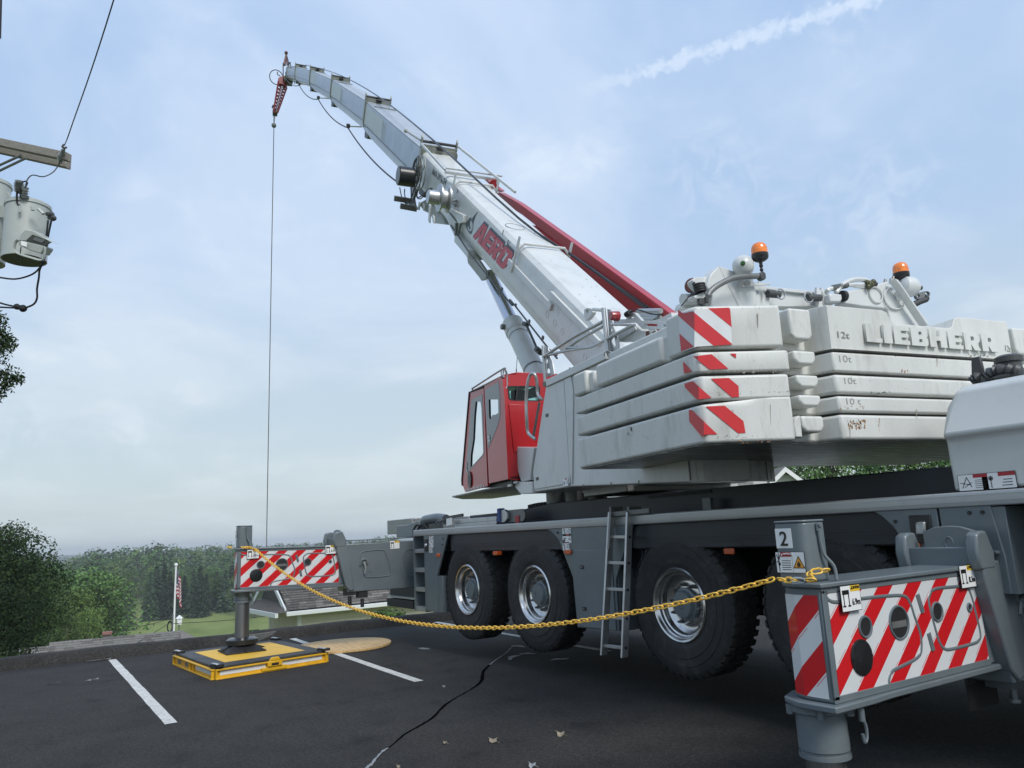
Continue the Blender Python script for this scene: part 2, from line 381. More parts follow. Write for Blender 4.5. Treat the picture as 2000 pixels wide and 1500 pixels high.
class MB:
    def __init__(s): s.v = []; s.f = []; s.m = []; s.cur = 0

    def mi(s, i): s.cur = i; return s

    def face(s, pts):
        b = len(s.v); s.v += [tuple(p) for p in pts]; s.f.append(tuple(range(b, b + len(pts)))); s.m.append(s.cur); return s

    def prism(s, pts, vec):
        pts = [V(p) for p in pts]; vec = V(vec); n = len(pts); b = len(s.v)
        s.v += [tuple(p) for p in pts] + [tuple(p + vec) for p in pts]
        s.f.append(tuple(range(b, b + n))); s.f.append(tuple(range(b + 2 * n - 1, b + n - 1, -1)))
        for i in range(n):
            j = (i + 1) % n
            s.f.append((b + i, b + n + i, b + n + j, b + j))
        s.m += [s.cur] * (n + 2)
        return s

    def box(s, o, u, v, w):
        o, u, v, w = V(o), V(u), V(v), V(w)
        return s.prism([o, o + u, o + u + v, o + v], w)

    def abox(s, x0, x1, y0, y1, z0, z1):
        return s.box((x0, y0, z0), (x1 - x0, 0, 0), (0, y1 - y0, 0), (0, 0, z1 - z0))

    def sbox(s, a0, a1, l0, l1, z0, z1):
        return s.box(sp(a0, l0, z0), HA * (a1 - a0), HL * (l1 - l0), ZZ * (z1 - z0))

    def tube(s, path, r, n=8, closed=False, cap=True, flat=None):
        path = [V(p) for p in path]; m = len(path); b = len(s.v)
        up = None
        for i, p in enumerate(path):
            if closed: d = path[(i + 1) % m] - path[i - 1]
            else: d = path[min(i + 1, m - 1)] - path[max(i - 1, 0)]
            if d.length < 1e-9: d = ZZ
            d.normalize()
            if up is None:
                a, c = frame(d); up = c
            a = d.cross(up)
            if a.length < 1e-6: a, _ = frame(d)
            a.normalize(); up = a.cross(d).normalized()
            rr = r[i] if isinstance(r, (list, tuple)) else r
            for k in range(n):
                t = 2 * PI * k / n
                s.v.append(tuple(p + a * (math.cos(t) * rr) + up * (math.sin(t) * rr * (flat or 1))))
        for i in range(m if closed else m - 1):
            i2 = (i + 1) % m
            for k in range(n):
                k2 = (k + 1) % n
                s.f.append((b + i * n + k, b + i * n + k2, b + i2 * n + k2, b + i2 * n + k)); s.m.append(s.cur)
        if not closed and cap:
            s.f.append(tuple(b + k for k in range(n - 1, -1, -1))); s.f.append(tuple(b + (m - 1) * n + k for k in range(n))); s.m += [s.cur] * 2
        return s

    def cyl(s, p0, p1, r0, r1=None, n=20, cap=True):
        return s.tube([p0, p1], [r0, r0 if r1 is None else r1], n, cap=cap)

    def lathe(s, prof, o, axis, n=32, close=False, cap=True):
        """prof: list of (radius, height along axis)"""
        o = V(o); axis = V(axis).normalized(); a, c = frame(axis); b = len(s.v); m = len(prof)
        for r, h in prof:
            for k in range(n):
                t = 2 * PI * k / n
                s.v.append(tuple(o + axis * h + a * (math.cos(t) * r) + c * (math.sin(t) * r)))
        for i in range(m if close else m - 1):
            i2 = (i + 1) % m
            for k in range(n):
                k2 = (k + 1) % n
                s.f.append((b + i * n + k, b + i * n + k2, b + i2 * n + k2, b + i2 * n + k)); s.m.append(s.cur)
        if cap and not close:
            if prof[0][0] > 1e-5: s.f.append(tuple(b + k for k in range(n - 1, -1, -1))); s.m.append(s.cur)
            if prof[-1][0] > 1e-5: s.f.append(tuple(b + (m - 1) * n + k for k in range(n))); s.m.append(s.cur)
        return s

    def sphere(s, c, r, n=16, m=10, sz=1.0):
        return s.lathe([(r * math.sin(PI * i / m) + (1e-6), -r * sz * math.cos(PI * i / m)) for i in range(m + 1)], c, ZZ, n)

    def mesh(s, name, mats, loc, fix=True, smooth=None, weld=True):
        me = bpy.data.meshes.new(name)
        me.from_pydata([tuple(V(p) - loc) for p in s.v], [], s.f)
        for mm in (mats if isinstance(mats, (list, tuple)) else [mats]):
            if mm: me.materials.append(mm)
        if any(s.m): me.polygons.foreach_set('material_index', s.m)
        if fix:
            bm = bmesh.new(); bm.from_mesh(me)
            if weld: bmesh.ops.remove_doubles(bm, verts=bm.verts, dist=1e-5)
            bmesh.ops.recalc_face_normals(bm, faces=bm.faces)
            bm.to_mesh(me); bm.free()
        if smooth:
            me.polygons.foreach_set('use_smooth', [True] * len(me.polygons))
            me.set_sharp_from_angle(angle=math.radians(smooth))
        me.update()
        return me

    def bounds(s):
        xs = list(zip(*s.v)); return Vector([(min(c) + max(c)) / 2 for c in xs])

    def build(s, name, mats, parent=None, smooth=40, bevel=0, seg=2, loc=None, label=None, kind=None, fix=True, weld=True):
        if loc is None:
            loc = s.bounds()
        me = s.mesh(name, mats, loc, fix, smooth, weld)
        o = bpy.data.objects.new(name, me)
        place(o, parent, loc)
        if bevel:
            b = o.modifiers.new('bevel', 'BEVEL'); b.width = bevel; b.segments = seg; b.limit_method = 'ANGLE'; b.angle_limit = math.radians(32); b.harden_normals = False
            me.polygons.foreach_set('use_smooth', [True] * len(me.polygons)); me.set_sharp_from_angle(angle=math.radians(60))
        if label: o['label'] = label
        if kind: o['kind'] = kind
        return o


def inst(src, parent, w, name=None):
    o = src.copy(); 
    if name: o.name = name
    place(o, parent, V(w)); return o


def dup(root, delta, label=None):
    """a copy of a thing with its parts and sub-parts"""
    def rec(o, parent):
        c = o.copy(); place(c, parent, WLOC[o] + delta)
        for ch in list(o.children): rec(ch, c)
        return c
    c = rec(root, root.parent)
    if label: c['label'] = label
    return c


def curve_mesh(cu, name):
    ob = bpy.data.objects.new('tmp', cu); col.objects.link(ob)
    dg = bpy.context.evaluated_depsgraph_get(); dg.update()
    me = bpy.data.meshes.new_from_object(ob.evaluated_get(dg), depsgraph=dg)
    bpy.data.objects.remove(ob); bpy.data.curves.remove(cu)
    me.name = name
    return me


def orient(me, o, u, v, loc):
    n = u.cross(v).normalized()
    for vt in me.vertices:
        c = vt.co
        vt.co = o + u * c.x + v * c.y + n * c.z - loc


def plate(name, outer, holes, m, parent, thick, bevel=0.0, label=None, n=None, smooth=40):
    """flat plate with holes: outer / holes are 3D points in one plane, thickened by thick along -normal"""
    pts = [V(p) for p in outer]
    o = pts[0].copy(); u = (pts[1] - pts[0]).normalized()
    if n is None:
        n = Vector((0, 0, 0))
        for i in range(len(pts)): n += pts[i].cross(pts[(i + 1) % len(pts)])
        n.normalize()
    n = V(n).normalized(); v = n.cross(u).normalized()
    cu = bpy.data.curves.new(name, 'CURVE'); cu.dimensions = '2D'; cu.fill_mode = 'BOTH'; cu.extrude = thick / 2; cu.bevel_depth = bevel
    for loop in [pts] + [[V(q) for q in h] for h in holes]:
        s_ = cu.splines.new('POLY'); s_.points.add(len(loop) - 1); s_.use_cyclic_u = True
        for i, p in enumerate(loop):
            d = p - o; s_.points[i].co = (d.dot(u), d.dot(v), 0, 1)
    me = curve_mesh(cu, name)
    loc = sum(pts, Vector()) / len(pts)
    orient(me, o - n * (thick / 2), u, v, loc)
    me.materials.clear(); me.materials.append(m)
    me.polygons.foreach_set('use_smooth', [True] * len(me.polygons)); me.set_sharp_from_angle(angle=math.radians(smooth))
    ob = bpy.data.objects.new(name, me); place(ob, parent, loc)
    if label: ob['label'] = label
    return ob


def text(s, o, u, v, height, m, parent, name='lettering', width=None, depth=0.0015, bold=0.0, shear=0.0, align='LEFT', space=1.0, label=None):
    cu = bpy.data.curves.new(name, 'FONT'); cu.body = s; cu.size = 1; cu.extrude = depth; cu.offset = bold; cu.shear = shear; cu.space_character = space
    cu.resolution_u = 4
    me = curve_mesh(cu, name)
    xs = [q.co.x for q in me.vertices]; ys = [q.co.y for q in me.vertices]
    x0, x1, y0, y1 = min(xs), max(xs), min(ys), max(ys)
    ky = height / (y1 - y0); kx = ky if width is None else width / (x1 - x0)
    for q in me.vertices:
        q.co.x = (q.co.x - x0) * kx - (((x1 - x0) * kx / 2) if align == 'CENTER' else 0); q.co.y = (q.co.y - y0) * ky
    u, v = V(u).normalized(), V(v)
    v = (v - u * v.dot(u)).normalized()
    loc = V(o)
    orient(me, V(o), u, v, loc)
    me.materials.clear(); me.materials.append(m)
    ob = bpy.data.objects.new(name, me); place(ob, parent, loc)
    if label: ob['label'] = label
    return ob


def circle(c, u, v, r, n=20, r2=None):
    c = V(c); return [c + V(u) * (math.cos(2 * PI * k / n) * r) + V(v) * (math.sin(2 * PI * k / n) * (r2 or r)) for k in range(n)]


def arc_pts(p0, c, p1, n=6):
    """quadratic curve p0 -> p1 with control c"""
    p0, c, p1 = V(p0), V(c), V(p1)
    return [p0 * (1 - t) ** 2 + c * (2 * t * (1 - t)) + p1 * t * t for t in [i / n for i in range(n + 1)]]


def smooth_path(pts, n=5):
    """Catmull-Rom through points"""
    P = [V(p) for p in pts]; P = [P[0] * 2 - P[1]] + P + [P[-1] * 2 - P[-2]]; out = []
    for i in range(1, len(P) - 2):
        for k in range(n):
            t = k / n; a, b, c, d = P[i - 1], P[i], P[i + 1], P[i + 2]
            out.append(0.5 * ((2 * b) + (c - a) * t + (2 * a - 5 * b + 4 * c - d) * t * t + (3 * b - a - 3 * c + d) * t ** 3))
    out.append(P[-2]); return out

# ================================================================== GROUND AND SETTING
KX = -13.92                                                 # foot of the kerb


def sstep(a, b, x):
    t = min(1, max(0, (x - a) / (b - a))); return t * t * (3 - 2 * t)


def hn(x, y, s, seed=0.0):
    from mathutils import noise
    return noise.fractal(Vector((x * s + seed, y * s - seed, seed)), 1.0, 2.0, 4)


def terrain_z(x, y):
    t = KX - 0.5 - x                                        # metres beyond the kerb
    if t <= 0: return -0.08
    d = math.hypot(x, y)
    z = -0.08 - 0.9 * sstep(0, 4, t) - 4.5 * sstep(3, 35, t) - 20.5 * sstep(25, 230, t)
    az = math.atan2(y, -x)                                  # 0 = along -X
    r = sstep(math.radians(9), math.radians(14), az)        # the right-hand ridge
    z += (15 * sstep(370, 760, d)) * r * (1 - sstep(1200, 2000, d) * 0.3)
    z += 2 * sstep(500, 1100, d) * (1 - r)
    z += (23 - 13 * r + 5 * hn(x, y, 0.0008, 3)) * sstep(1700, 5200, d)
    if t > 40: z += 0.7 * hn(x, y, 0.02, 1) * sstep(40, 120, t) + 3.5 * hn(x, y, 0.003, 5) * sstep(600, 1400, d)
    return z


def ground_material():
    m = bpy.data.materials.new('meadow_grass'); m.use_nodes = True
    t = m.node_tree; b = t.nodes['Principled BSDF']; b.inputs['Roughness'].default_value = 0.9; b.inputs['Specular IOR Level'].default_value = 0.1
    g = t.nodes.new('ShaderNodeNewGeometry')
    mp = t.nodes.new('ShaderNodeMapping'); mp.inputs['Scale'].default_value = (0.35, 1, 1); mp.inputs['Rotation'].default_value = (0, 0, 0.5)
    t.links.new(g.outputs['Position'], mp.inputs[0])
    n = t.nodes.new('ShaderNodeTexNoise'); n.inputs['Scale'].default_value = 0.06; n.inputs['Detail'].default_value = 8; n.inputs['Roughness'].default_value = 0.65
    t.links.new(mp.outputs[0], n.inputs['Vector'])
    r = t.nodes.new('ShaderNodeValToRGB'); e = r.color_ramp.elements
    e[0].position = 0.32; e[0].color = (0.115, 0.155, 0.042, 1); e[1].position = 0.7; e[1].color = (0.25, 0.285, 0.10, 1)
    t.links.new(n.outputs[0], r.inputs[0])
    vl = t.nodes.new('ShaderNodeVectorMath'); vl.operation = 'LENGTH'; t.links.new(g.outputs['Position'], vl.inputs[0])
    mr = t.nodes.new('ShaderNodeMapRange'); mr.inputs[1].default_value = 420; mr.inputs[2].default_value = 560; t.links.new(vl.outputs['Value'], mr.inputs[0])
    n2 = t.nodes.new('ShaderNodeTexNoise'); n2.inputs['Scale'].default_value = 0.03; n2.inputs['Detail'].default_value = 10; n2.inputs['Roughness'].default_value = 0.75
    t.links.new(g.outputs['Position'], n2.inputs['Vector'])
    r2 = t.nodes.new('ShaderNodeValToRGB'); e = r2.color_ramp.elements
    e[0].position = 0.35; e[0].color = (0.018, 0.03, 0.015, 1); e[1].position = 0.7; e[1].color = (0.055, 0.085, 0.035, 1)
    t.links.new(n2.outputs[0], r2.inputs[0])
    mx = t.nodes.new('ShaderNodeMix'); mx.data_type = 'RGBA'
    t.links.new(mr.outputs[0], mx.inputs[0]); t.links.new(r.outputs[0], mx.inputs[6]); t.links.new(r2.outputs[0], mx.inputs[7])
    t.links.new(mx.outputs[2], b.inputs['Base Color'])
    return m


def build_terrain():
    v = []; f = []
    rs = [0.0] + [2.0 * 1.052 ** i for i in range(165)]
    rs = [r for r in rs if r < 7000] + [7000]
    na = 360
    for r in rs:
        for k in range(na):
            a = 2 * PI * k / na; x, y = r * math.cos(a), r * math.sin(a)
            v.append((x, y, terrain_z(x, y)))
    for i in range(len(rs) - 1):
        for k in range(na):
            k2 = (k + 1) % na
            f.append((i * na + k, (i + 1) * na + k, (i + 1) * na + k2, i * na + k2))
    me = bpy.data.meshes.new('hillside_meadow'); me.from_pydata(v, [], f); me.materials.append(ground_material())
    me.polygons.foreach_set('use_smooth', [True] * len(f)); me.update()
    o = bpy.data.objects.new('hillside_meadow', me); place(o, None, Vector((0, 0, 0))); tag(o, kind='structure')


build_terrain()


def asphalt_material():
    m = bpy.data.materials.new('asphalt'); m.use_nodes = True
    t = m.node_tree; b = t.nodes['Principled BSDF']; b.inputs['Roughness'].default_value = 0.85; b.inputs['Specular IOR Level'].default_value = 0.3
    g = t.nodes.new('ShaderNodeNewGeometry')

    def nz(s, d=6, r=0.6):
        n = t.nodes.new('ShaderNodeTexNoise'); n.inputs['Scale'].default_value = s; n.inputs['Detail'].default_value = d; n.inputs['Roughness'].default_value = r
        t.links.new(g.outputs['Position'], n.inputs['Vector']); return n.outputs[0]

    def rp(x, els):
        r = t.nodes.new('ShaderNodeValToRGB'); e = r.color_ramp.elements
        while len(e) < len(els): e.new(0.5)
        for i, (p, c) in enumerate(els): e[i].position = p; e[i].color = (c, c * .985, c * .965, 1)
        t.links.new(x, r.inputs[0]); return r.outputs[0]
    big = rp(nz(0.45, 5, 0.6), [(0.3, 0.0225), (0.7, 0.032)])
    blot = rp(nz(2.3, 8, 0.6), [(0.30, 0.45), (0.40, 0.85), (0.50, 1.0), (0.70, 1.2)])
    fine = rp(nz(75, 3, 0.8), [(0.3, 0.3), (0.5, 0.9), (0.64, 1.7), (0.72, 3.6)])
    x = t.nodes.new('ShaderNodeMix'); x.data_type = 'RGBA'; x.blend_type = 'MULTIPLY'; x.inputs[0].default_value = 1
    t.links.new(big, x.inputs[6]); t.links.new(blot, x.inputs[7])
    mid = rp(nz(26, 4, 0.75), [(0.3, 0.5), (0.5, 1.0), (0.70, 1.7)])
    x2 = t.nodes.new('ShaderNodeMix'); x2.data_type = 'RGBA'; x2.blend_type = 'MULTIPLY'; x2.inputs[0].default_value = 1
    t.links.new(x.outputs[2], x2.inputs[6]); t.links.new(mid, x2.inputs[7]); x = x2
    y = t.nodes.new('ShaderNodeMix'); y.data_type = 'RGBA'; y.blend_type = 'MULTIPLY'; y.inputs[0].default_value = 1
    t.links.new(x.outputs[2], y.inputs[6]); t.links.new(fine, y.inputs[7])
    t.links.new(y.outputs[2], b.inputs['Base Color'])
    bp = t.nodes.new('ShaderNodeBump'); bp.inputs['Strength'].default_value = 0.7; bp.inputs['Distance'].default_value = 0.006
    t.links.new(nz(110, 3, 0.7), bp.inputs['Height']); t.links.new(bp.outputs[0], b.inputs['Normal'])
    return m


asphalt = asphalt_material()
lot = MB()
lot.face([(KX - 0.05, -14, 0), (26, -14, 0), (26, 44, 0), (KX - 0.05, 44, 0)])
tag(lot.build('parking_lot', asphalt, fix=False, smooth=None, loc=Vector((0, 0, 0))), kind='structure')
kb = MB()
rk = random.Random(3)
ys = [-14 + i * 0.4 for i in range(146)]
prof = [(0.0, 0.0), (-0.05, 0.10), (-0.12, 0.15), (-0.34, 0.155), (-0.46, 0.11), (-0.62, -0.5)]
for i in range(len(ys) - 1):
    for j in range(len(prof) - 1):
        def q(ii, jj):
            w = 0.012 * math.sin(ys[ii] * 1.7) + 0.010 * math.sin(ys[ii] * 5.1 + 1)
            return (KX + prof[jj][0] + w, ys[ii], prof[jj][1] + (w * 0.8 if 0 < jj < 5 else 0))
        kb.face([q(i, j), q(i, j + 1), q(i + 1, j + 1), q(i + 1, j)])
tag(kb.build('kerb', asphalt, smooth=50), kind='structure')

# painted stall lines (each one a sheet 4 mm above the asphalt)
for n_, (x0, y0, x1, y1) in enumerate(((KX + 0.16, 1.27, -8.28, 1.29), (KX + 0.10, 4.06, -8.42, 3.93), (KX + 0.10, 6.83, -8.4, 6.72), (KX + 0.10, 9.6, -8.4, 9.5))):
    s_ = MB(); k = 22; w = 0.055
    L_, R_ = [], []
    for i in range(k + 1):
        t = i / k; x = x0 + (x1 - x0) * t; y = y0 + (y1 - y0) * t
        L_.append((x, y - w + random.uniform(-.004, .004), 0.004)); R_.append((x, y + w + random.uniform(-.004, .004), 0.004))
    for i in range(k): s_.face([L_[i], L_[i + 1], R_[i + 1], R_[i]])
    tag(s_.build('parking_line', ash_line, fix=True, smooth=None), kind='structure')

# the crack that wanders over the asphalt, with worn grey filler at both ends
cp_ = [(1200, 80, .4), (1150, 125, .5), (1085, 170, .8), (1015, 235, 1.2), (1000, 300, 1.3), (930, 355, .55), (850, 400, .5), (770, 450, 1.0), (720, 500, .9), (680, 540, 1.0), (600, 590, .8), (510, 640, .6), (420, 715, .55), (350, 765, .6), (290, 835, .9), (250, 867, 1.0), (120, 980, 1.0)]
pts_ = smooth_path([PZ(640 + a / 3.333, 1240 + b / 3.333, 0.004) for a, b, c in cp_], 5)
wd = [c for a, b, c in cp_]


def ribbon(name, pts, widths, m, z=0.004, jit=0.004):
    r_ = MB(); A_, B_ = [], []
    for i, p in enumerate(pts):
        d = pts[min(i + 1, len(pts) - 1)] - pts[max(i - 1, 0)]; d.z = 0
        s2 = d.cross(ZZ).normalized(); w = widths[i] / 2
        A_.append(V((p.x, p.y, z)) + s2 * (w + random.uniform(-jit, jit))); B_.append(V((p.x, p.y, z)) - s2 * (w + random.uniform(-jit, jit)))
    for i in range(len(pts) - 1): r_.face([A_[i], A_[i + 1], B_[i + 1], B_[i]])
    return tag(r_.build(name, m, smooth=None), kind='structure')


def wi(i, n=5):
    k = i / n; a = int(min(k, len(wd) - 2)); t = min(1, k - a); return 0.030 * (wd[a] * (1 - t) + wd[a + 1] * t)


W_ = [wi(i) for i in range(len(pts_))]
ribbon('asphalt_crack', pts_[5:66], W_[5:66], crack_m)
ribbon('asphalt_crack', pts_[62:], W_[62:], crack_l, z=0.0055, jit=0.008)
ribbon('asphalt_crack', pts_[0:13], W_[0:13], crack_l, z=0.0055)
for path in ([(1180, 162), (1195, 145), (1215, 138), (1250, 134)], [(1250, 128), (1290, 121), (1350, 123)], [(1195, 74), (1240, 72), (1280, 80)], [(1450, 165), (1500, 157), (1570, 155)], [(600, 85), (630, 90), (662, 93)]):
    pp = smooth_path([PZ(640 + a / 3.333, 1240 + b / 3.333, 0.005) for a, b in path], 4)
    ribbon('filler_patch', pp, [0.05 + 0.05 * math.sin(PI * i / (len(pp) - 1)) for i in range(len(pp))], crack_l, z=0.006, jit=0.02)

# dry leaves lying about
lf_spots = [(1077, 688, 1.2, 'curled brown dry leaf on the asphalt below the crack, pale underside up'), (1515, 645, 1.15, 'curled tan dry leaf on the asphalt, nearest to the ladder foot'), (1330, 848, 1.0, 'small whitish leaf on the asphalt at the bottom edge of the photo'),
            (765, 704, .6, 'thin twig like dry leaf fragment just right of the crack'), (757, 338, .55, 'tiny pale leaf fragment left of the crack below the white line end'), (460, 860, .4, 'tiny grey leaf scrap by the lower end of the crack')]
for i, (a, b, s_, lab) in enumerate(lf_spots):
    c_ = PZ(640 + a / 3.333, 1240 + b / 3.333, 0.012)
    m_ = MB(); rr = random.Random(i + 10); n_ = 13; ring = []
    for k in range(n_):
        t = 2 * PI * k / n_; r = 0.034 * s_ * (0.55 + 0.45 * abs(math.cos(t * 2.5)) + rr.uniform(-.1, .1))
        ring.append(c_ + V((r * math.cos(t) * 1.3, r * math.sin(t), 0.016 * s_ * math.sin(t * 2) + rr.uniform(0, .012))))
    for k in range(n_): m_.face([c_ + V((0, 0, .010)), ring[k], ring[(k + 1) % n_]])
    m_.tube([ring[0], ring[0] + V((0.03 * s_, .008, -.008))], 0.0015, 4)
    o = m_.build('fallen_leaf', leaf_brown if i not in (2, 4) else crack_l, smooth=None)
    tag(o, lab, 'leaf', 'dry leaves scattered on the asphalt')

# ------------------------------------------------------------------ vegetation


def leaf_material(name, c0, c1, hue=0.0):
    m = bpy.data.materials.new(name); m.use_nodes = True
    t = m.node_tree; b = t.nodes['Principled BSDF']; b.inputs['Roughness'].default_value = 0.75; b.inputs['Specular IOR Level'].default_value = 0.12
    g = t.nodes.new('ShaderNodeNewGeometry'); oi = t.nodes.new('ShaderNodeObjectInfo')
    r = t.nodes.new('ShaderNodeValToRGB'); e = r.color_ramp.elements
    e[0].position = 0.0; e[0].color = (*c0, 1); e[1].position = 1.0; e[1].color = (*c1, 1)
    t.links.new(g.outputs['Random Per Island'], r.inputs[0])
    h = t.nodes.new('ShaderNodeHueSaturation')
    mr = t.nodes.new('ShaderNodeMapRange'); mr.inputs[3].default_value = 0.62; mr.inputs[4].default_value = 1.5; t.links.new(oi.outputs['Random'], mr.inputs[0]); t.links.new(mr.outputs[0], h.inputs['Value'])
    mr2 = t.nodes.new('ShaderNodeMapRange'); mr2.inputs[3].default_value = 0.485; mr2.inputs[4].default_value = 0.525
    mm = t.nodes.new('ShaderNodeMath'); mm.operation = 'FRACT'; m7 = t.nodes.new('ShaderNodeMath'); m7.operation = 'MULTIPLY'; m7.inputs[1].default_value = 7.3
    t.links.new(oi.outputs['Random'], m7.inputs[0]); t.links.new(m7.outputs[0], mm.inputs[0]); t.links.new(mm.outputs[0], mr2.inputs[0]); t.links.new(mr2.outputs[0], h.inputs['Hue'])
    t.links.new(r.outputs[0], h.inputs['Color']); t.links.new(h.outputs[0], b.inputs['Base Color'])
    return m


leaf_a = leaf_material('broad_leaf_foliage', (0.040, 0.075, 0.022), (0.105, 0.170, 0.052))
leaf_d = leaf_material('dark_leaf_foliage', (0.022, 0.042, 0.015), (0.062, 0.100, 0.034))
leaf_n = leaf_material('darkest_leaf_foliage', (0.010, 0.021, 0.008), (0.034, 0.056, 0.018))  # darkest of the leaf greens, for the near trees
leaf_c = leaf_material('conifer_foliage', (0.030, 0.052, 0.030), (0.088, 0.120, 0.075))
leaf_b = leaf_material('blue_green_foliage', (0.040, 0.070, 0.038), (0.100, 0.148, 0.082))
bark = mat('bark', (0.09, 0.075, 0.06), 0.9, var=0.3, vs=6)


def leafquads(rnd, centers, per, spread, size, outv):
    from mathutils import noise
    for c, r in centers:
        for _ in range(int(per * r * r)):
            # shell-biased random point in the lobe
            while True:
                d = V((rnd.uniform(-1, 1), rnd.uniform(-1, 1), rnd.uniform(-1, 1)))
                if 0.05 < d.length < 1: break
            d.normalize()
            rad = r * (0.55 + 0.45 * rnd.random() ** 0.5) * (1 + 0.28 * noise.noise(d * 2.2 + c * 3))
            p = c + V((d.x * rad, d.y * rad, d.z * rad * 0.82))
            n = (d + V((rnd.uniform(-.8, .8), rnd.uniform(-.8, .8), rnd.uniform(-.3, .9)))).normalized()
            a, b_ = frame(n)
            s_ = size * rnd.uniform(0.6, 1.35); t = rnd.uniform(0, 6.28)
            u = (a * math.cos(t) + b_ * math.sin(t)) * s_; w = (b_ * math.cos(t) - a * math.sin(t)) * s_ * 0.62
            outv.append((p - u, p - w + n * s_ * .15, p + u, p + w + n * s_ * .15))


def quads_mesh(name, quads, m):
    v = [tuple(p) for q in quads for p in q]; f = [(4 * i, 4 * i + 1, 4 * i + 2, 4 * i + 3) for i in range(len(quads))]
    me = bpy.data.meshes.new(name); me.from_pydata(v, [], f); me.materials.append(m); me.update(); return me


def broad_tree_meshes(seed, m, n_lobes=22, per=1700, size=0.035, flat=0.85, low=0.30, lr=(0.10, 0.175)):
    """unit tree: height 1, crown about 0.7 wide"""
    rnd = random.Random(seed); lobes = []
    for i in range(n_lobes):
        t = rnd.random() ** 0.8; z = low + 0.1 + (0.80 - low) * t
        wmax = 0.30 * math.sin(PI * min(1, max(0.12, (z - low + 0.12) / (1.12 - low)))) * flat / 0.85
        an = rnd.uniform(0, 2 * PI); rr = wmax * rnd.uniform(0.25, 1.0)
        lobes.append((V((rr * math.cos(an), rr * math.sin(an), z)), rnd.uniform(*lr)))
    lobes.append((V((0, 0, 0.84)), 0.14)); lobes.append((V((0, 0, 0.55)), 0.22))
    q = []; leafquads(rnd, lobes, per, 1, size, q)
    tr = MB(); tr.tube([(0, 0, -0.04), (0.004, 0, 0.2), (0, 0.006, 0.5), (0, 0, 0.8)], [0.026, 0.02, 0.012, 0.003], 8)
    for c, r in lobes[:12]:
        z0 = max(0.18, c.z - 0.28); tr.tube([(0, 0, z0), (c.x * .5, c.y * .5, (z0 + c.z) / 2 + 0.02), tuple(c)], [0.010, 0.006, 0.002], 5)
    return quads_mesh('crown', q, m), tr.mesh('trunk', bark, Vector(), smooth=60)


def conifer_meshes(seed, m, per=26, size=0.022):
    rnd = random.Random(seed); q = []
    z = 0.06
    tr = MB(); tr.tube([(0, 0, -0.04), (0, 0, 0.99)], [0.016, 0.002], 7)
    while z < 0.985:
        R_ = 0.19 * (1 - z) ** 0.75 + 0.006
        for k in range(int(6 + 6 * (1 - z))):
            an = rnd.uniform(0, 2 * PI); L_ = R_ * rnd.uniform(0.7, 1.15); d = V((math.cos(an), math.sin(an), 0))
            for j in range(int(per * (0.35 + L_ * 4))):
                t = rnd.random() ** 0.7; p = d * (L_ * t) + V((0, 0, z - 0.055 * t * t + rnd.uniform(-.006, .006))) + V((rnd.uniform(-.012, .012), rnd.uniform(-.012, .012), -rnd.random() * .02))
                s_ = size * rnd.uniform(.5, 1.2) * (1.1 - t * .4); n = V((rnd.uniform(-1, 1), rnd.uniform(-1, 1), rnd.uniform(.1, 1))).normalized(); a, b_ = frame(n)
                q.append((p - a * s_, p - b_ * s_ * .45, p + a * s_, p + b_ * s_ * .45))
        z += 0.026
    return quads_mesh('crown', q, m), tr.mesh('trunk', bark, Vector(), smooth=60)


PROTO = {}
PROTO['fine'] = [broad_tree_meshes(1, leaf_d, 34, 5200, 0.0165, low=.12, lr=(.11, .19)), broad_tree_meshes(2, leaf_a, 30, 4200, 0.017, low=.18)]
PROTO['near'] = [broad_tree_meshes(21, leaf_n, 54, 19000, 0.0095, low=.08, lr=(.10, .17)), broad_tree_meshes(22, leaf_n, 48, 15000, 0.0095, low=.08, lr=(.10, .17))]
PROTO['mid'] = [broad_tree_meshes(s_, leaf_a, 26, 5200, 0.0145, low=.15) for s_ in (3, 4, 5)]
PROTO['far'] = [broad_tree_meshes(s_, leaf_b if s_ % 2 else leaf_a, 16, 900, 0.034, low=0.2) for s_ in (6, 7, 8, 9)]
PROTO['con'] = [conifer_meshes(s_, leaf_c) for s_ in (11, 12)]
PROTO['conf'] = [conifer_meshes(13, leaf_c, 9, 0.04)]


def tree(kind, idx, px, d, ytop, label, cat, group, name, wide=1.0, base_z=None, trunk=True, rot=None):
    r_ = ray(px, 1085); f = math.hypot(r_.x, r_.y); x, y = r_.x / f * d, r_.y / f * d
    gz = terrain_z(x, y) if base_z is None else base_z
    q = PZ(px, ytop, 100)  # direction only
    rt = ray(px, ytop); top = 1.61 + rt.z / math.hypot(rt.x, rt.y) * d
    h = max(2.0, (top - gz) / 0.955)
    cr, tk = PROTO[kind][idx % len(PROTO[kind])]
    o = thing(name, (x, y, gz), label, cat, group)
    rz = random.uniform(0, 6.28) if rot is None else rot
    c = bpy.data.objects.new('crown', cr); place(c, o, Vector((x, y, gz))); c.scale = (h * wide, h * wide, h); c.rotation_euler.z = rz
    if trunk:
        t = bpy.data.objects.new('trunk', tk); place(t, o, Vector((x, y, gz))); t.scale = (h * wide, h * wide, h); t.rotation_euler.z = rz
    return o


rt_ = random.Random(5)
SKY = [(-60, 1096), (75, 1088), (150, 1087), (160, 1079), (185, 1072), (257, 1067), (310, 1060), (350, 1066), (390, 1066), (422, 1060), (457, 1064), (560, 1060), (640, 1058), (700, 1052), (760, 1048), (900, 1042)]


def skyline(px):
    for (a, b), (c, e) in zip(SKY, SKY[1:]):
        if a <= px <= c: return b + (e - b) * (px - a) / (c - a)
    return 1050


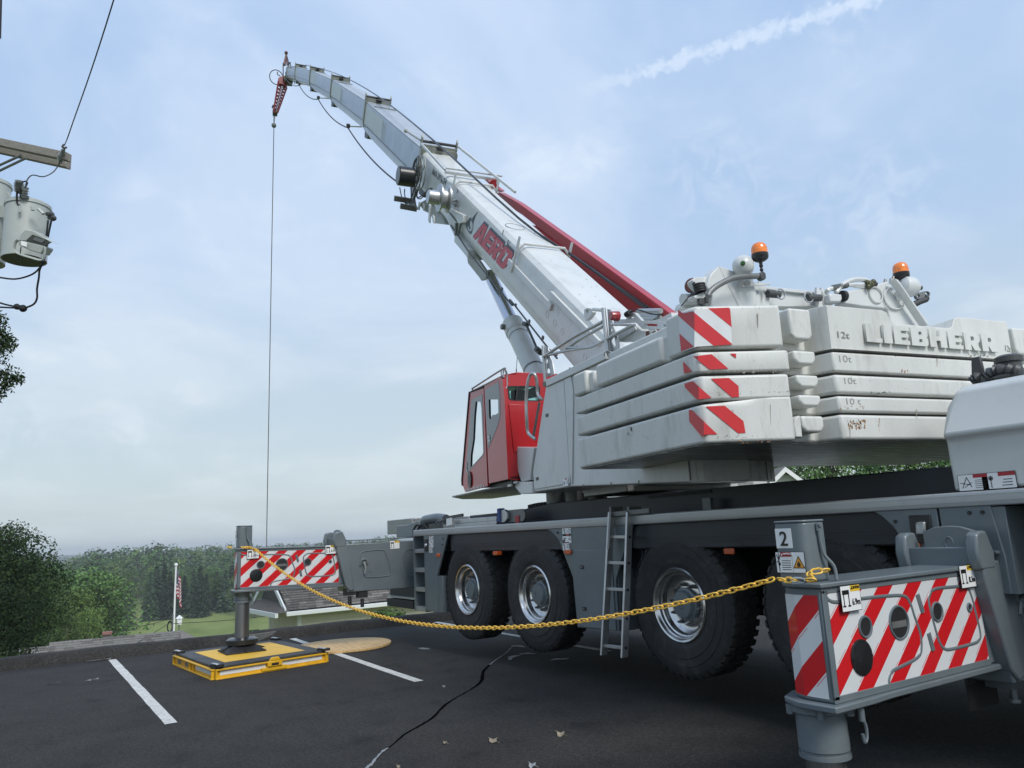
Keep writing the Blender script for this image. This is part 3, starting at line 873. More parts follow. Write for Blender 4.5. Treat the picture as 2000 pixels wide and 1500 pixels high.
G_F = 'woodland trees on the far hillside'
ONES = 'zeroth first second third fourth fifth sixth seventh eighth ninth tenth eleventh twelfth thirteenth fourteenth fifteenth sixteenth seventeenth eighteenth nineteenth'.split()


def ordi(n):
    if n < 20: return ONES[n]
    t = ['', '', 'twent', 'thirt', 'fort', 'fift', 'sixt'][n // 10]
    return t + 'ieth' if n % 10 == 0 else t + 'y ' + ONES[n % 10]


ROWS = {}


def row_label(kind, row):
    ROWS[row] = ROWS.get(row, 0) + 1
    return kind + ', ' + ordi(ROWS[row]) + ' from the left in ' + row


px = 158
while px < 770:                                             # skyline row and the rows in front of it
    tree('far', rt_.randrange(4), px, rt_.uniform(650, 760), skyline(px) + rt_.uniform(-3, 5), row_label('hazy round tree crown', 'the skyline row on the ridge'), 'tree', G_F, 'hillside_tree', wide=rt_.uniform(1.0, 1.3))
    px += rt_.uniform(11, 17)
for row, (d0, dy, p0, p1, st) in enumerate(((600, 12, 150, 720, 20), (535, 22, 150, 700, 22), (480, 34, 180, 690, 24), (425, 48, 215, 560, 26), (385, 62, 300, 540, 30))):
    px = p0 + row * 3
    while px < p1:
        if not (d0 < 500 and 262 < px < 290):
            tree('far' if d0 > 450 else 'mid', rt_.randrange(4), px, d0 + rt_.uniform(-20, 20), skyline(px) + dy + rt_.uniform(-8, 8), row_label('grey green woodland tree', ('the row just below the skyline', 'the second row below the skyline', 'the middle row of the hillside wood', 'the lower row of the hillside wood', 'the front row of the hillside wood')[row]), 'tree', G_F, 'hillside_tree', wide=rt_.uniform(0.95, 1.25))
        px += st * rt_.uniform(0.75, 1.2)
HZ = ((-30, 1500, 1089), (20, 1300, 1092), (55, 1500, 1088), (95, 930, 1091), (112, 950, 1094), (130, 1100, 1089), (145, 900, 1088), (165, 850, 1086), (78, 1000, 1094), (185, 700, 1084), (140, 640, 1100), (170, 620, 1097), (115, 600, 1104), (90, 560, 1106))
HZ = sorted(HZ)
for px, d, yt in HZ:
    tree('far', rt_.randrange(4), px, d, yt, 'hazy blue tree in the distance, ' + ordi(1 + [x_[0] for x_ in HZ].index(px)) + ' of the valley trees left of the ridge', 'tree', 'hazy far trees in the valley', 'distant_tree', wide=1.3)
for px, d, yt, kd in ((296, 350, 1118, 'con'), (308, 356, 1104, 'con'), (322, 362, 1100, 'con'), (334, 352, 1116, 'con'), (362, 368, 1124, 'conf'), (380, 352, 1112, 'con'), (393, 350, 1107, 'con'), (404, 356, 1122, 'con'), (442, 365, 1112, 'conf'), (454, 370, 1104, 'conf'), (424, 375, 1116, 'conf'), (346, 390, 1112, 'conf')):
    tree(kd, rt_.randrange(2), px, d, yt, row_label('dark spruce', 'the spruces at the meadow edge'), 'tree', 'spruces along the far edge of the meadow', 'spruce_tree', wide=rt_.uniform(1.0, 1.25))
for px, d, yt in ((500, 330, 1125), (520, 340, 1118), (470, 345, 1122), (545, 335, 1120)):
    tree('mid', rt_.randrange(3), px, d, yt, row_label('leafy green tree', 'the meadow edge behind the garage'), 'tree', G_F, 'hillside_tree', wide=1.1)
LB = 'leafy trees at the foot of the slope'
for i, (px, d, yt, w, kd, lab) in enumerate(((95, 150, 1135, 1.15, 'mid', 'round leafy tree just right of the big dark tree'), (125, 175, 1110, 1.2, 'mid', 'broad leafy tree behind the round one, left in the valley cluster'), (185, 165, 1108, 1.25, 'mid', 'tallest bright green tree of the valley cluster'),
                                       (160, 118, 1152, 1.15, 'fine', 'bushy green tree in front of the valley cluster, above the low roof'), (190, 135, 1146, 1.0, 'fine', 'rounded green tree at the right end of the valley cluster'), (214, 225, 1122, .95, 'mid', 'darker tree at the right rim of the valley cluster'),
                                       (240, 290, 1146, 0.95, 'con', 'dark conifer beside the fairway opening'), (254, 320, 1134, 1.1, 'con', 'farther dark conifer at the fairway opening'), (90, 105, 1170, 1.1, 'fine', 'shaded bushy tree under the big dark tree'), (40, 120, 1120, 1.1, 'fine', 'tree half hidden behind the big dark tree'),
                                       (140, 90, 1200, 0.95, 'fine', 'low dark tree right behind the roof, left of the chimney'), (180, 105, 1188, 0.9, 'fine', 'low green tree behind the roof above the chimney'), (55, 80, 1195, 1.0, 'fine', 'low dark tree behind the left end of the roof'))):
    tree(kd, i, px, d, yt, lab, 'tree', LB, 'leafy_tree' if kd != 'con' else 'conifer_tree', wide=w)
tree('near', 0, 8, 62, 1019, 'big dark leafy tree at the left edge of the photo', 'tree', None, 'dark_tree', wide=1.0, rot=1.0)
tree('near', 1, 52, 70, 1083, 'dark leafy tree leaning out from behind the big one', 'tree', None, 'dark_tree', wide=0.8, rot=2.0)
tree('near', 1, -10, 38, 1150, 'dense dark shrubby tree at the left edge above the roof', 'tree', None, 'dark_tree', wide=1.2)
# trees on the level ground behind the crane
for i, (px, d, yt, w, lab) in enumerate(((1560, 62, 850, 0.95, 'dark tree behind the crane beside the white gable'), (1640, 70, 860, 1.0, 'tree behind the crane, second from the white gable'), (1730, 66, 880, 0.95, 'tree glimpsed behind the crane under the middle of the counterweight'), (1805, 60, 870, 1.0, 'green tree glimpsed between the counterweight and the engine hood'), (1880, 62, 860, 1.0, 'tree hidden behind the engine hood, rightmost of the row'))):
    tree('fine', 1, px, d, yt, lab, 'tree', 'trees behind the crane', 'leafy_tree', wide=w, base_z=-1.0)
# shrubs


def shrub(px, py, d, r, lab, flat=0.8, n=7, m=leaf_a, name='bush', size=0.05, cnt=260):
    c0 = PD(px, py, d); rnd = random.Random(int(px)); lobes = [(c0 + V((rnd.uniform(-1, 1) * r * .6, rnd.uniform(-1, 1) * r * .6, rnd.uniform(-.3, .3) * r)), r * rnd.uniform(.45, .7)) for _ in range(n)]
    q = []; leafquads(rnd, lobes, cnt / (r * r), 1, size, q)
    me = quads_mesh(name, [[p - c0 for p in qq] for qq in q], m)
    o = bpy.data.objects.new(name, me); place(o, None, c0); o.scale.z = flat
    tag(o, lab, 'bush'); return o


shrub(762, 1203, 24, 0.62, 'rounded green bush in front of the garage, left of the crane steps', cnt=420, size=0.055)
shrub(500, 1236, 24, 0.42, 'low green shrub at the left corner of the garage', flat=0.45)
shrub(478, 1240, 23, 0.34, 'low green shrub behind the striped outrigger jack', flat=0.5)
shrub(12, 1296, 21, 0.6, 'green shrub behind the kerb at the left edge of the photo', flat=0.9, m=leaf_d)

# leafy branch reaching in from the left
hb = thing('tree_branch', PD(-140, 800, 11), 'dark leafy branch tips reaching in at the left edge below the wires', 'tree branch')
q_ = []; rb = random.Random(12); tw = MB()
for (cx_, cy_, rr_) in ((-5, 625, 22), (8, 672, 24), (18, 668, 16), (-8, 690, 30), (-2, 730, 26), (22, 738, 22), (36, 742, 12), (8, 755, 22), (-15, 765, 24), (-60, 680, 60), (-60, 740, 50), (0, 650, 20)):
    c0 = PD(cx_, cy_, 11 + rb.uniform(-.4, .4)); R_ = rr_ / FPX * 11
    for _ in range(int(rr_ * 8)):
        d = V((rb.gauss(0, 1), rb.gauss(0, 1), rb.gauss(0, 1))).normalized() * R_ * rb.random() ** 0.6
        p = c0 + d; n_ = V((rb.uniform(-1, 1), rb.uniform(-1, 1), rb.uniform(-.4, 1))).normalized(); a, b_ = frame(n_); t = rb.uniform(0, 6.28)
        u = a * math.cos(t) + b_ * math.sin(t); w = b_ * math.cos(t) - a * math.sin(t); s_ = rb.uniform(.020, .040)
        q_.append((p - u * s_, p - w * s_ * .38, p + u * s_, p + w * s_ * .38))
    tw.tube([PD(-90, 715, 11), PD((cx_ - 60) / 2, (cy_ + 715) / 2 + 8, 11), c0], [0.02, 0.011, 0.004], 5)
fo = bpy.data.objects.new('foliage', quads_mesh('foliage', [[p - WLOC[hb] for p in qq] for qq in q_], leaf_d)); place(fo, hb, WLOC[hb])
tw.tube([PD(-140, 800, 11), PD(-90, 715, 11)], [0.03, 0.02], 6)
tw.build('twig', bark, hb)


# ------------------------------------------------------------------ houses
def rows_roof(name, parent, p0, u, v, Lu, Lv, n_rows, m, step=0.4, seed=1):
    """shingle field: courses of separate tabs, each row lapping the one below; built as one stuff part"""
    rnd = random.Random(seed); b_ = MB(); nn = u.cross(v).normalized()
    if nn.z < 0: nn = -nn
    dv = Lv / n_rows
    for r in range(n_rows):
        x = -rnd.random() * step
        while x < Lu:
            w = step * rnd.uniform(.7, 1.2); x0 = max(0, x); x1 = min(Lu, x + w - .012)
            if x1 > x0 + 0.02:
                lift = 0.018 + rnd.uniform(0, .010); e = rnd.uniform(-.012, .012)
                a = p0 + u * x0 + v * (r * dv + e); b2 = p0 + u * x1 + v * (r * dv + e)
                b_.mi(rnd.choice((0, 0, 1, 2)))
                b_.face([a + nn * lift, b2 + nn * lift, b2 + v * (dv * 1.02) + nn * .004, a + v * (dv * 1.02) + nn * .004])
                b_.face([a, b2, b2 + nn * lift, a + nn * lift])
            x += w
    return b_.build(name, m, parent, fix=False, smooth=None, kind='stuff')


sh1 = mat('shingle_brown_grey', (0.112, 0.102, 0.092), 0.9, var=0.25, vs=9, bump=0.3)
sh2 = mat('shingle_light_grey', (0.165, 0.155, 0.140), 0.9, var=0.25, vs=9, bump=0.3)
sh3 = mat('shingle_dark_grey', (0.078, 0.072, 0.066), 0.9, var=0.25, vs=9, bump=0.3)


def garage():
    s0 = 30.0
    E0 = PD(564, 1193, s0); ez = E0.z
    E1 = PZ(758, 1174, ez); G1 = PZ(505, 1181, ez)
    u = (E1 - E0).normalized(); v = ZZ.cross(u).normalized()
    if v.dot(G1 - E0) < 0: v = -v
    wdt = abs((G1 - E0).dot(v)); L_ = 11.0
    rise = wdt / 2 * 0.62
    g = thing('garage', E0 + u * (L_ / 2) + v * (wdt / 2) - ZZ * 2.6, 'beige garage with brown grey shingle roof and white eaves behind the kerb', 'garage')
    rd = (v * (wdt / 2) + ZZ * rise)
    ridge0 = E0 + rd
    back = MB(); back.prism([E0 + ZZ * -.06, G1 - ZZ * .06, ridge0 - ZZ * .06], u * L_); back.build('roof', sh3, g, smooth=None)
    rows_roof('shingles', g, E0 + ZZ * .01, u, rd.normalized(), L_, rd.length, 17, [sh1, sh2, sh3])
    tr_ = MB()
    tr_.box(E0 - v * .14 - ZZ * .20 - u * .12, u * (L_ + .2), v * .12, ZZ * .17)
    tr_.build('gutter', trim_m, g, bevel=.02)
    rk_ = MB()
    for base, dr in ((E0, rd), (E0 + v * wdt, -v * (wdt / 2) + ZZ * rise)):
        rk_.box(base - u * .16 - ZZ * .12, dr * 1.0, ZZ * .20, u * .06)
    rk_.build('rake_board', trim_m, g)
    # pent roof across the gable foot
    pr = MB()
    a, b2 = E0 - u * .05 - v * .1, E0 + v * (wdt + .1) - u * .05
    tp = ZZ * .62 + u * .75
    pr.face([a - u * .45 - ZZ * .05, b2 - u * .45 - ZZ * .05, b2 + tp - v * 1.1, a + tp + v * 1.1]); pr.face([a - u * .45 - ZZ * .05, a + tp + v * 1.1, a + ZZ * -.05])
    pr.build('pent_roof', sh3, g, smooth=None)
    gt = MB(); gt.box(a - u * .52 - ZZ * .22, b2 - a, u * .12, ZZ * .17); gt.build('gutter', trim_m, g)
    # walls set in under the eaves, lap siding boards
    si = MB(); w0 = E0 + v * .45 + u * .55; wl = wdt - .9
    si.box(w0 - ZZ * 2.9, u * (L_ - 1), v * wl, ZZ * 2.82)
    si.build('wall', siding_m, g, smooth=None)
    for k in range(13):
        bd = MB(); bd.box(w0 - v * .022 - ZZ * (2.85 - k * .21), u * (L_ - 1), v * .02, ZZ * .20)
        bd.build('siding_board', siding_m, g, smooth=None)
    ge = MB(); ge.prism([E0 + u * .7 + v * .5, E0 + u * .7 + v * (wdt - .5), ridge0 + u * .7 - ZZ * .2], u * .05); ge.build('gable_wall', siding_m, g, smooth=None)
    for k in range(10):
        x = MB(); x.box(w0 - u * .022 - ZZ * 2.85 + v * (.12 + k * wl / 10), v * (wl / 10 - .03), u * .02, ZZ * 2.75); x.build('siding_board', siding_m, g, smooth=None)
    cn_ = MB(); cn_.box(w0 - u * .04 - v * .04 - ZZ * 2.85, u * .14, v * .14, ZZ * 2.8); cn_.build('corner_post', trim_m, g)


garage()


def long_house():
    R1 = PD(352, 1231.5, 42); R0 = PZ(97, 1255, R1.z)
    u = (R1 - R0).normalized(); v = ZZ.cross(u).normalized()
    if v.dot(CF) < 0: v = -v
    ext = (v * 4.2 + ZZ * 1.75).normalized(); H_ = 5.2
    g = thing('low_house', (R1 + R0) / 2 - ZZ * 5 - v * 2, 'low house roof of grey shingle with a brick chimney beyond the kerb', 'house')
    L1 = (R1 - R0).length
    rows_roof('shingles', g, R0 - ext * H_, u, ext, L1, H_, 22, [sh2, sh1, sh2], step=.5, seed=4)
    S1 = PD(97, 1262.5, 41); S0 = PZ(14, 1269, S1.z); L2 = (S1 - S0).length
    rows_roof('shingles', g, S0 - ext * H_, u, ext, L2, H_, 22, [sh2, sh1, sh2], step=.5, seed=6)
    hp = MB(); hp.face([R1 + ZZ * .01, R1 - ext * H_ + ZZ * .01, R1 - ext * H_ + u * 3.6 - ZZ * .0, R1 + u * .1]); hp.build('hip_roof', sh2, g, smooth=None, fix=False)
    bk = MB(); bk.prism([R0 - ext * H_ - ZZ * .03, R0 - ZZ * .03, R0 + v * 4 - ZZ * 1.8], u * L1); bk.build('roof', sh3, g, smooth=None)
    bk = MB(); bk.prism([S0 - ext * H_ - ZZ * .03, S0 - ZZ * .03, S0 + v * 4 - ZZ * 1.8], u * L2); bk.build('roof', sh3, g, smooth=None)
    w_ = MB(); w_.box(S0 - ext * (H_ - .5) - ZZ * 2.8, u * (L1 + L2 + 2.5), v * 8, ZZ * 2.7); w_.build('wall', siding_m, g, smooth=None)
    c0 = PD(209.5, 1248, 41); c1_ = PD(209.5, 1233, 41)
    chm = MB(); hh = (c1_ - c0).length; chm.box(c0 - u * .19 - v * .19 - ZZ * .6, u * .38, v * .38, ZZ * (hh + .45)); ch_o = chm.build('chimney', mat('chimney_block', (.36, .32, .30), .8, var=.15, vs=6), g, smooth=None)
    cpm = MB(); cpm.box(c1_ - u * .23 - v * .24 - ZZ * .16, u * .46, v * .5, ZZ * .14); cpm.build('chimney_cap', brick_m, ch_o)


long_house()


def white_gable():
    d = 46; P0 = PD(1528, 916, d)
    g = thing('white_house', V((P0.x, P0.y, -0.8)), 'white gabled house glimpsed between the crane body and the trees', 'house')
    u = CR.copy(); u.z = 0; u.normalize(); v = CF.copy(); v.z = 0; v.normalize()
    hw = 3.4; rise = hw * 0.85
    b_ = MB(); b_.prism([P0 - u * hw - ZZ * rise, P0 + u * hw - ZZ * rise, P0 - ZZ * .15], v * 7); b_.prism([P0 - u * hw - ZZ * (rise + 3.5), P0 + u * hw - ZZ * (rise + 3.5), P0 + u * hw - ZZ * rise, P0 - u * hw - ZZ * rise], v * 7)
    b_.build('wall', trim_m, g, smooth=None)
    for s_ in (-1, 1):
        r_ = MB(); r_.box(P0 - v * .5, u * s_ * (hw + .5) - ZZ * (rise + .42), ZZ * .14, v * 8); r_.build('roof', sh2, g, smooth=None)
        r_ = MB(); r_.box(P0 - v * .56 - ZZ * .22, u * s_ * (hw + .5) - ZZ * (rise + .42), ZZ * .30, v * .05); r_.build('rake_board', white_print, g, smooth=None)
    for k in range(12):
        y0 = rise - .25 - k * .2; w_ = hw * (y0 + .0) / rise
        r_ = MB(); r_.box(P0 - u * (hw * (1 - (rise - y0) / rise) ) * 0 - u * (y0 / rise * hw) - ZZ * (y0 + .1) - v * .03, u * (2 * y0 / rise * hw), v * .03, ZZ * .17)
        if y0 > .2: r_.build('siding_board', trim_m, g, smooth=None)


white_gable()

# ================================================================== MOBILE CRANE
CY = 6.60                                                    # centre line of the carrier
YS = 5.10                                                    # its near side
crane = thing('mobile_crane', (-6.8, CY, 0), 'huge light grey five axle mobile crane with red cab, raised boom and stacked counterweights', 'mobile crane')


# ---- wheels
def wheel_parts():
    R, W = 0.655, 0.36
    ty = MB()
    prof = [(0.325, 0.03), (0.345, 0.012), (0.40, 0.000), (0.47, -0.004), (0.475, 0.002), (0.54, 0.004), (0.545, 0.010), (0.60, 0.016), (0.634, 0.036), (0.643, 0.06), (0.645, 0.18), (0.643, W - .06), (0.634, W - .036), (0.54, W), (0.40, W), (0.325, W - .03)]
    ty.lathe(prof, (0, 0, 0), (0, 1, 0), 64, cap=False)
    n = 44
    for k in range(n):
        for side in (0, 1, 2, 3):
            t = 2 * PI * (k + (0.5 if side % 2 else 0)) / n; hw = PI / n * 0.72 * 0.63
            c = V((math.cos(t), 0, math.sin(t))); tg = V((-math.sin(t), 0, math.cos(t)))
            y0, y1 = ((0.020, 0.085), (0.095, 0.175), (0.185, 0.265), (0.275, W - .02))[side]
            r0, r1 = 0.625, R
            sk = tg * (0.012 if side % 2 else -0.012)
            if side == 0:
                ty.prism([c * 0.612 - tg * hw + YY * 0.012, c * 0.612 + tg * hw + YY * 0.012, c * .650 + tg * hw * .85 + YY * .034, c * .650 - tg * hw * .85 + YY * .034], YY * .03)
                ty.prism([c * r0 - tg * hw + YY * .04, c * r0 + tg * hw + YY * .04, c * r1 + tg * hw * .85 + YY * .05, c * r1 - tg * hw * .85 + YY * .05], YY * .04)
            else:
                ty.prism([c * r0 - tg * hw + YY * y0, c * r0 + tg * hw + YY * y0, c * r1 + tg * hw * .85 + YY * y0 + sk, c * r1 - tg * hw * .85 + YY * y0 + sk], YY * (y1 - y0))
    tyre = ty.mesh('tyre', rubber, Vector(), smooth=35, weld=False)
    for p in (0.355,): pass
    rm = MB()
    rm.lathe([(0.336, 0.030), (0.338, 0.010), (0.326, -0.002), (0.312, 0.004), (0.300, 0.030), (0.292, 0.036), (0.285, 0.060), (0.272, 0.066), (0.266, 0.12), (0.250, 0.135), (0.225, 0.150), (0.200, 0.152), (0.135, 0.128), (0.125, 0.128), (0.10, 0.128)], (0, 0, 0), (0, 1, 0), 64, cap=False)
    rim = rm.mesh('rim', chrome, Vector(), smooth=32)
    hb_ = MB(); hb_.lathe([(0.150, 0.126), (0.148, 0.090), (0.128, 0.082), (0.120, 0.055), (0.112, 0.045), (0.02, 0.040), (0.0001, 0.040)], (0, 0, 0), (0, 1, 0), 40)
    hb_.tube([(-.03, .036, .02), (.01, .036, .035), (.03, .036, .0)], .004, 5)
    hub = hb_.mesh('hub', slate, Vector(), smooth=35)
    nt_ = MB(); nt_.cyl((0, .140, 0), (0, .090, 0), .021, .018, 6); nt_.cyl((0, .090, 0), (0, .060, 0), .013, .011, 8)
    nut = nt_.mesh('wheel_nut', mid_grey, Vector(), smooth=30)
    return tyre, rim, hub, nut


WP = wheel_parts()
ZW = 0.889


def put_wheel(x, y=5.138, side=1, label=None, steer=0):
    w = bpy.data.objects.new('wheel', WP[0]); place(w, crane, V((x, y, ZW)))
    w.rotation_euler = (0, random.uniform(0, 6), 0) if side == 1 else (0, random.uniform(0, 6), PI)
    if label: w['label'] = label
    kids = []
    for nm, me in (('rim', WP[1]), ('hub', WP[2])):
        k = bpy.data.objects.new(nm, me); col.objects.link(k); k.parent = w; kids.append(k)
    for i in range(10):
        t = 2 * PI * i / 10; k = bpy.data.objects.new('wheel_nut', WP[3]); col.objects.link(k); k.parent = w; k.location = (0.180 * math.cos(t), 0.006, 0.180 * math.sin(t))
    return w


for x, lab in ((-9.426, 'rearmost wheel, left of the pair near the steps'), (-7.776, 'second wheel from the rear'), (-5.382, 'third wheel, right of the ladder'), (-3.78, 'fourth wheel, half hidden by the outrigger jack'), (-1.2, None)):
    put_wheel(x, 5.138, 1, lab)
    put_wheel(x, 2 * CY - 5.138, -1)

# ---- chassis
ch = MB()
ch.abox(-10.75, 1.5, 5.95, 7.25, 0.95, 1.92)
ch.build('chassis_frame', navy, crane, bevel=.02)
dk = MB()
dk.prism([(-10.2, 5.55, 1.60), (-10.2, 5.55, 1.80), (-7.9, 5.55, 1.96), (-3.0, 5.55, 1.93), (1.5, 5.55, 1.93), (1.5, 5.55, 1.60)], (0, 2.1, 0))
dk.build('deck', navy, crane, bevel=.01)
for x in (-9.426, -7.776, -5.382, -3.78, -1.2):
    ax = MB(); ax.cyl((x, 5.4, ZW), (x, 7.8, ZW), .11, n=14); ax.abox(x - .2, x + .2, 6.2, 7.0, .70, 1.1)
    for sy in (5.75, 7.45): ax.cyl((x + .3, sy, .9), (x + .1, sy, 1.5), .09, n=12)
    ax.build('axle', navy, crane)
for x0, x1, z0 in ((-10.7, -10.2, .62), (-7.15, -6.05, .60), (-2.9, -1.9, .75)):
    un = MB(); un.abox(x0, x1, 5.35, 7.85, z0, 1.4); un.build('underbody_box', navy, crane, bevel=.02)
# unseen far side skirts, added so the underside stays dark
fs = MB(); fs.abox(-10.9, 1.5, 8.04, 8.10, 1.2, 1.70); fs.abox(-7.2, -5.9, 8.04, 8.09, .55, 1.25); fs.abox(-3.1, -2.4, 8.04, 8.09, .7, 1.25); fs.build('unseen_side_skirt', slate, crane)
# deck plates at the rail level, near and far
dp = MB(); dp.abox(-10.95, 1.5, 5.14, 5.60, 1.66, 1.70); dp.abox(-10.95, 1.5, 7.6, 8.06, 1.66, 1.70); dp.build('walkway', dark_grey, crane)

rl = MB(); rl.prism([(-10.99, 5.09, 1.642), (-10.99, 5.09, 1.725), (-10.99, 5.10, 1.732), (-10.99, 5.16, 1.732), (-10.99, 5.16, 1.636), (-10.99, 5.10, 1.636)], (12.5, 0, 0))
rl.build('edge_rail', alu_rail, crane, bevel=.004)
r2 = MB(); r2.abox(-10.99, 1.5, 5.086, 5.0905, 1.668, 1.674); r2.abox(-10.99, 1.5, 5.086, 5.0905, 1.706, 1.710); r2.build('rail_groove', alu_rail, crane)
rc = MB(); rc.abox(-11.03, -10.985, 5.092, 5.17, 1.64, 1.735); rc.build('rail_end_cap', black, crane, bevel=.008)
# rubber splash band under the rail over the wheels
for x0, x1 in ((-9.86, -7.05), (-5.95, -3.05)):
    b_ = MB(); b_.abox(x0, x1, 5.15, 5.19, 1.41, 1.640)
    for z in (1.455, 1.475, 1.50): b_.abox(x0, x1, 5.143, 5.151, z, z + .008)
    b_.build('splash_guard', navy, crane)
    b_ = MB(); b_.abox(x0, x1, 5.18, 6.0, 1.40, 1.44); b_.abox(x0, x1, 5.93, 5.96, 0.9, 1.45); b_.build('wheel_arch', black, crane)

# ---- rear step tower (left end)
st = MB()
st.abox(-10.64, -10.62, YS, YS + .50, .53, 1.64); st.abox(-11.02, -10.99, YS, YS + .50, .53, 1.64); st.abox(-11.0, -10.63, YS + .22, YS + .25, .53, 1.64)
st.build('step_tower', slate, crane)
for za, zb in ((1.385, 1.445), (1.10, 1.165), (.815, .88), (.535, .60)):
    s_ = MB(); s_.abox(-10.99, -10.64, YS + .01, YS + .22, za, zb); s_.build('step', alu_rail, crane, bevel=.006)
p1 = MB(); p1.prism([(-10.63, YS, .55), (-10.63, YS, 1.64), (-9.86, YS, 1.64), (-10.24, YS, 1.06), (-10.24, YS, .55)], (0, .03, 0))
p1.prism([(-10.24, YS + .03, .55), (-10.24, YS + .03, 1.06), (-9.86, YS + .03, 1.64), (-9.86, YS + .9, 1.64), (-10.24, YS + .9, 1.06), (-10.24, YS + .9, .55)], (-.02, 0, 0)) if False else None
p1.face([(-10.24, YS + .03, .55), (-10.24, YS + .03, 1.06), (-10.24, YS + .25, 1.06), (-10.24, YS + .25, .55)])
p1.abox(-10.25, -10.10, YS + .02, YS + .24, .55, 1.05)
p1.build('side_panel', slate, crane, bevel=.006)
# ---- middle panel with storage door
p2pts = [(-7.38, YS, 1.64), (-7.27, YS, 1.60), (-7.16, YS, 1.52), (-6.93, YS, 1.11), (-6.90, YS, .585), (-6.20, YS, .60), (-6.20, YS, 1.10), (-5.92, YS, 1.60), (-5.88, YS, 1.64)]
p2 = MB(); p2.prism(p2pts, (0, .03, 0)); p2.abox(-6.9, -6.2, YS + .03, 5.9, .60, 1.2); p2.build('side_panel', slate, crane, bevel=.006)
dr = MB(); dr.abox(-6.868, -6.235, YS - .012, YS - .001, .60, 1.40); d_o = dr.build('storage_door', slate, crane, bevel=.006)
for zz in (1.22, .79):
    k = MB(); k.abox(-6.77, -6.70, YS - .018, YS - .011, zz - .02, zz + .02); k.build('latch', gloss_black, d_o, bevel=.004)
    k = MB(); k.abox(-6.745, -6.735, YS - .021, YS - .017, zz - .008, zz + .008); k.build('latch', alu, d_o)
# ---- front panels
p3 = MB(); p3.prism([(-3.29, YS, 1.64), (-3.235, YS, 1.605), (-3.16, YS, 1.53), (-2.97, YS, 1.20), (-2.84, YS, .80), (-2.84, YS, 1.64)], (0, .03, 0)); p3.build('side_panel', slate, crane, bevel=.006)
p4 = MB(); p4.prism([(-2.825, YS, 1.10), (-2.825, YS, 1.64), (-2.50, YS, 1.64), (-2.46, YS, 1.32), (-2.46, YS, 1.10)], (0, .03, 0)); p4.abox(-2.52, -2.42, YS + .01, YS + .35, 1.1, 1.63); p4.build('side_panel', slate, crane, bevel=.006)
fd = MB(); fd.abox(-2.42, 1.5, 5.5, 5.6, .7, 1.64); fd.abox(-2.9, -2.3, 5.3, 6, .7, 1.5); fd.build('front_bulkhead', navy, crane)
for px, py in ((1743, 1028), (1740, 1012), (1761, 1042), (1883, 1000), (1868, 995)):
    pass
for x, z in ((-3.135, 1.565), (-3.085, 1.475), (-2.63, 1.60), (-2.55, 1.60)):
    k = MB(); k.cyl((x, YS - .002, z), (x, YS - .010, z), .012, n=12); k.build('bolt_head', gloss_black, crane)
for x, z in ((-7.16, 1.595), (-10.0, 1.585), (-10.02, 1.50), (-7.05, 1.50)):
    k = MB(); k.cyl((x, YS - .002, z), (x, YS - .010, z), .012, n=12); k.build('bolt_head', black, crane)
# work lamp
c = PY(1800, 1031, YS); lm = MB(); lm.abox(c.x - .075, c.x + .075, YS - .012, YS - .001, c.z - .10, c.z + .085); lm_o = lm.build('work_lamp', gloss_black, crane, bevel=.008)
lm = MB(); lm.box(c + V((-.035, -.03, -.045)), V((.07, -.01, 0)), V((.012, 0, .085)), V((0, .03, 0))); lm.build('lens', lamp_glass, lm_o, bevel=.01)
c = PY(1791, 1070, YS); k = MB(); k.abox(c.x - .02, c.x + .03, YS - .02, YS - .001, c.z - .03, c.z + .03); k.build('side_marker', marker_orange, crane, bevel=.005)
for px, py, w in ((857, 1084, .05), (969, 1080, .05), (1111, 1077.5, .06), (1426, 1076, .055)):
    c = PY(px, py, YS); k = MB(); k.abox(c.x - w, c.x + w, YS - .022, YS - .001 if py != 1080 else YS + .06, c.z - .027, c.z + .022); k.build('side_marker', marker_orange, crane, bevel=.006)
c = PY(833, 1065, YS); k = MB(); k.abox(c.x - .05, c.x + .05, YS - .01, YS - .001, c.z - .09, c.z + .09); k = k.build('socket_panel', gloss_black, crane)
kk = MB(); kk.sphere(c + V((0.01, -.01, 0)), .03, 10, 8); kk.build('socket', alu, k)


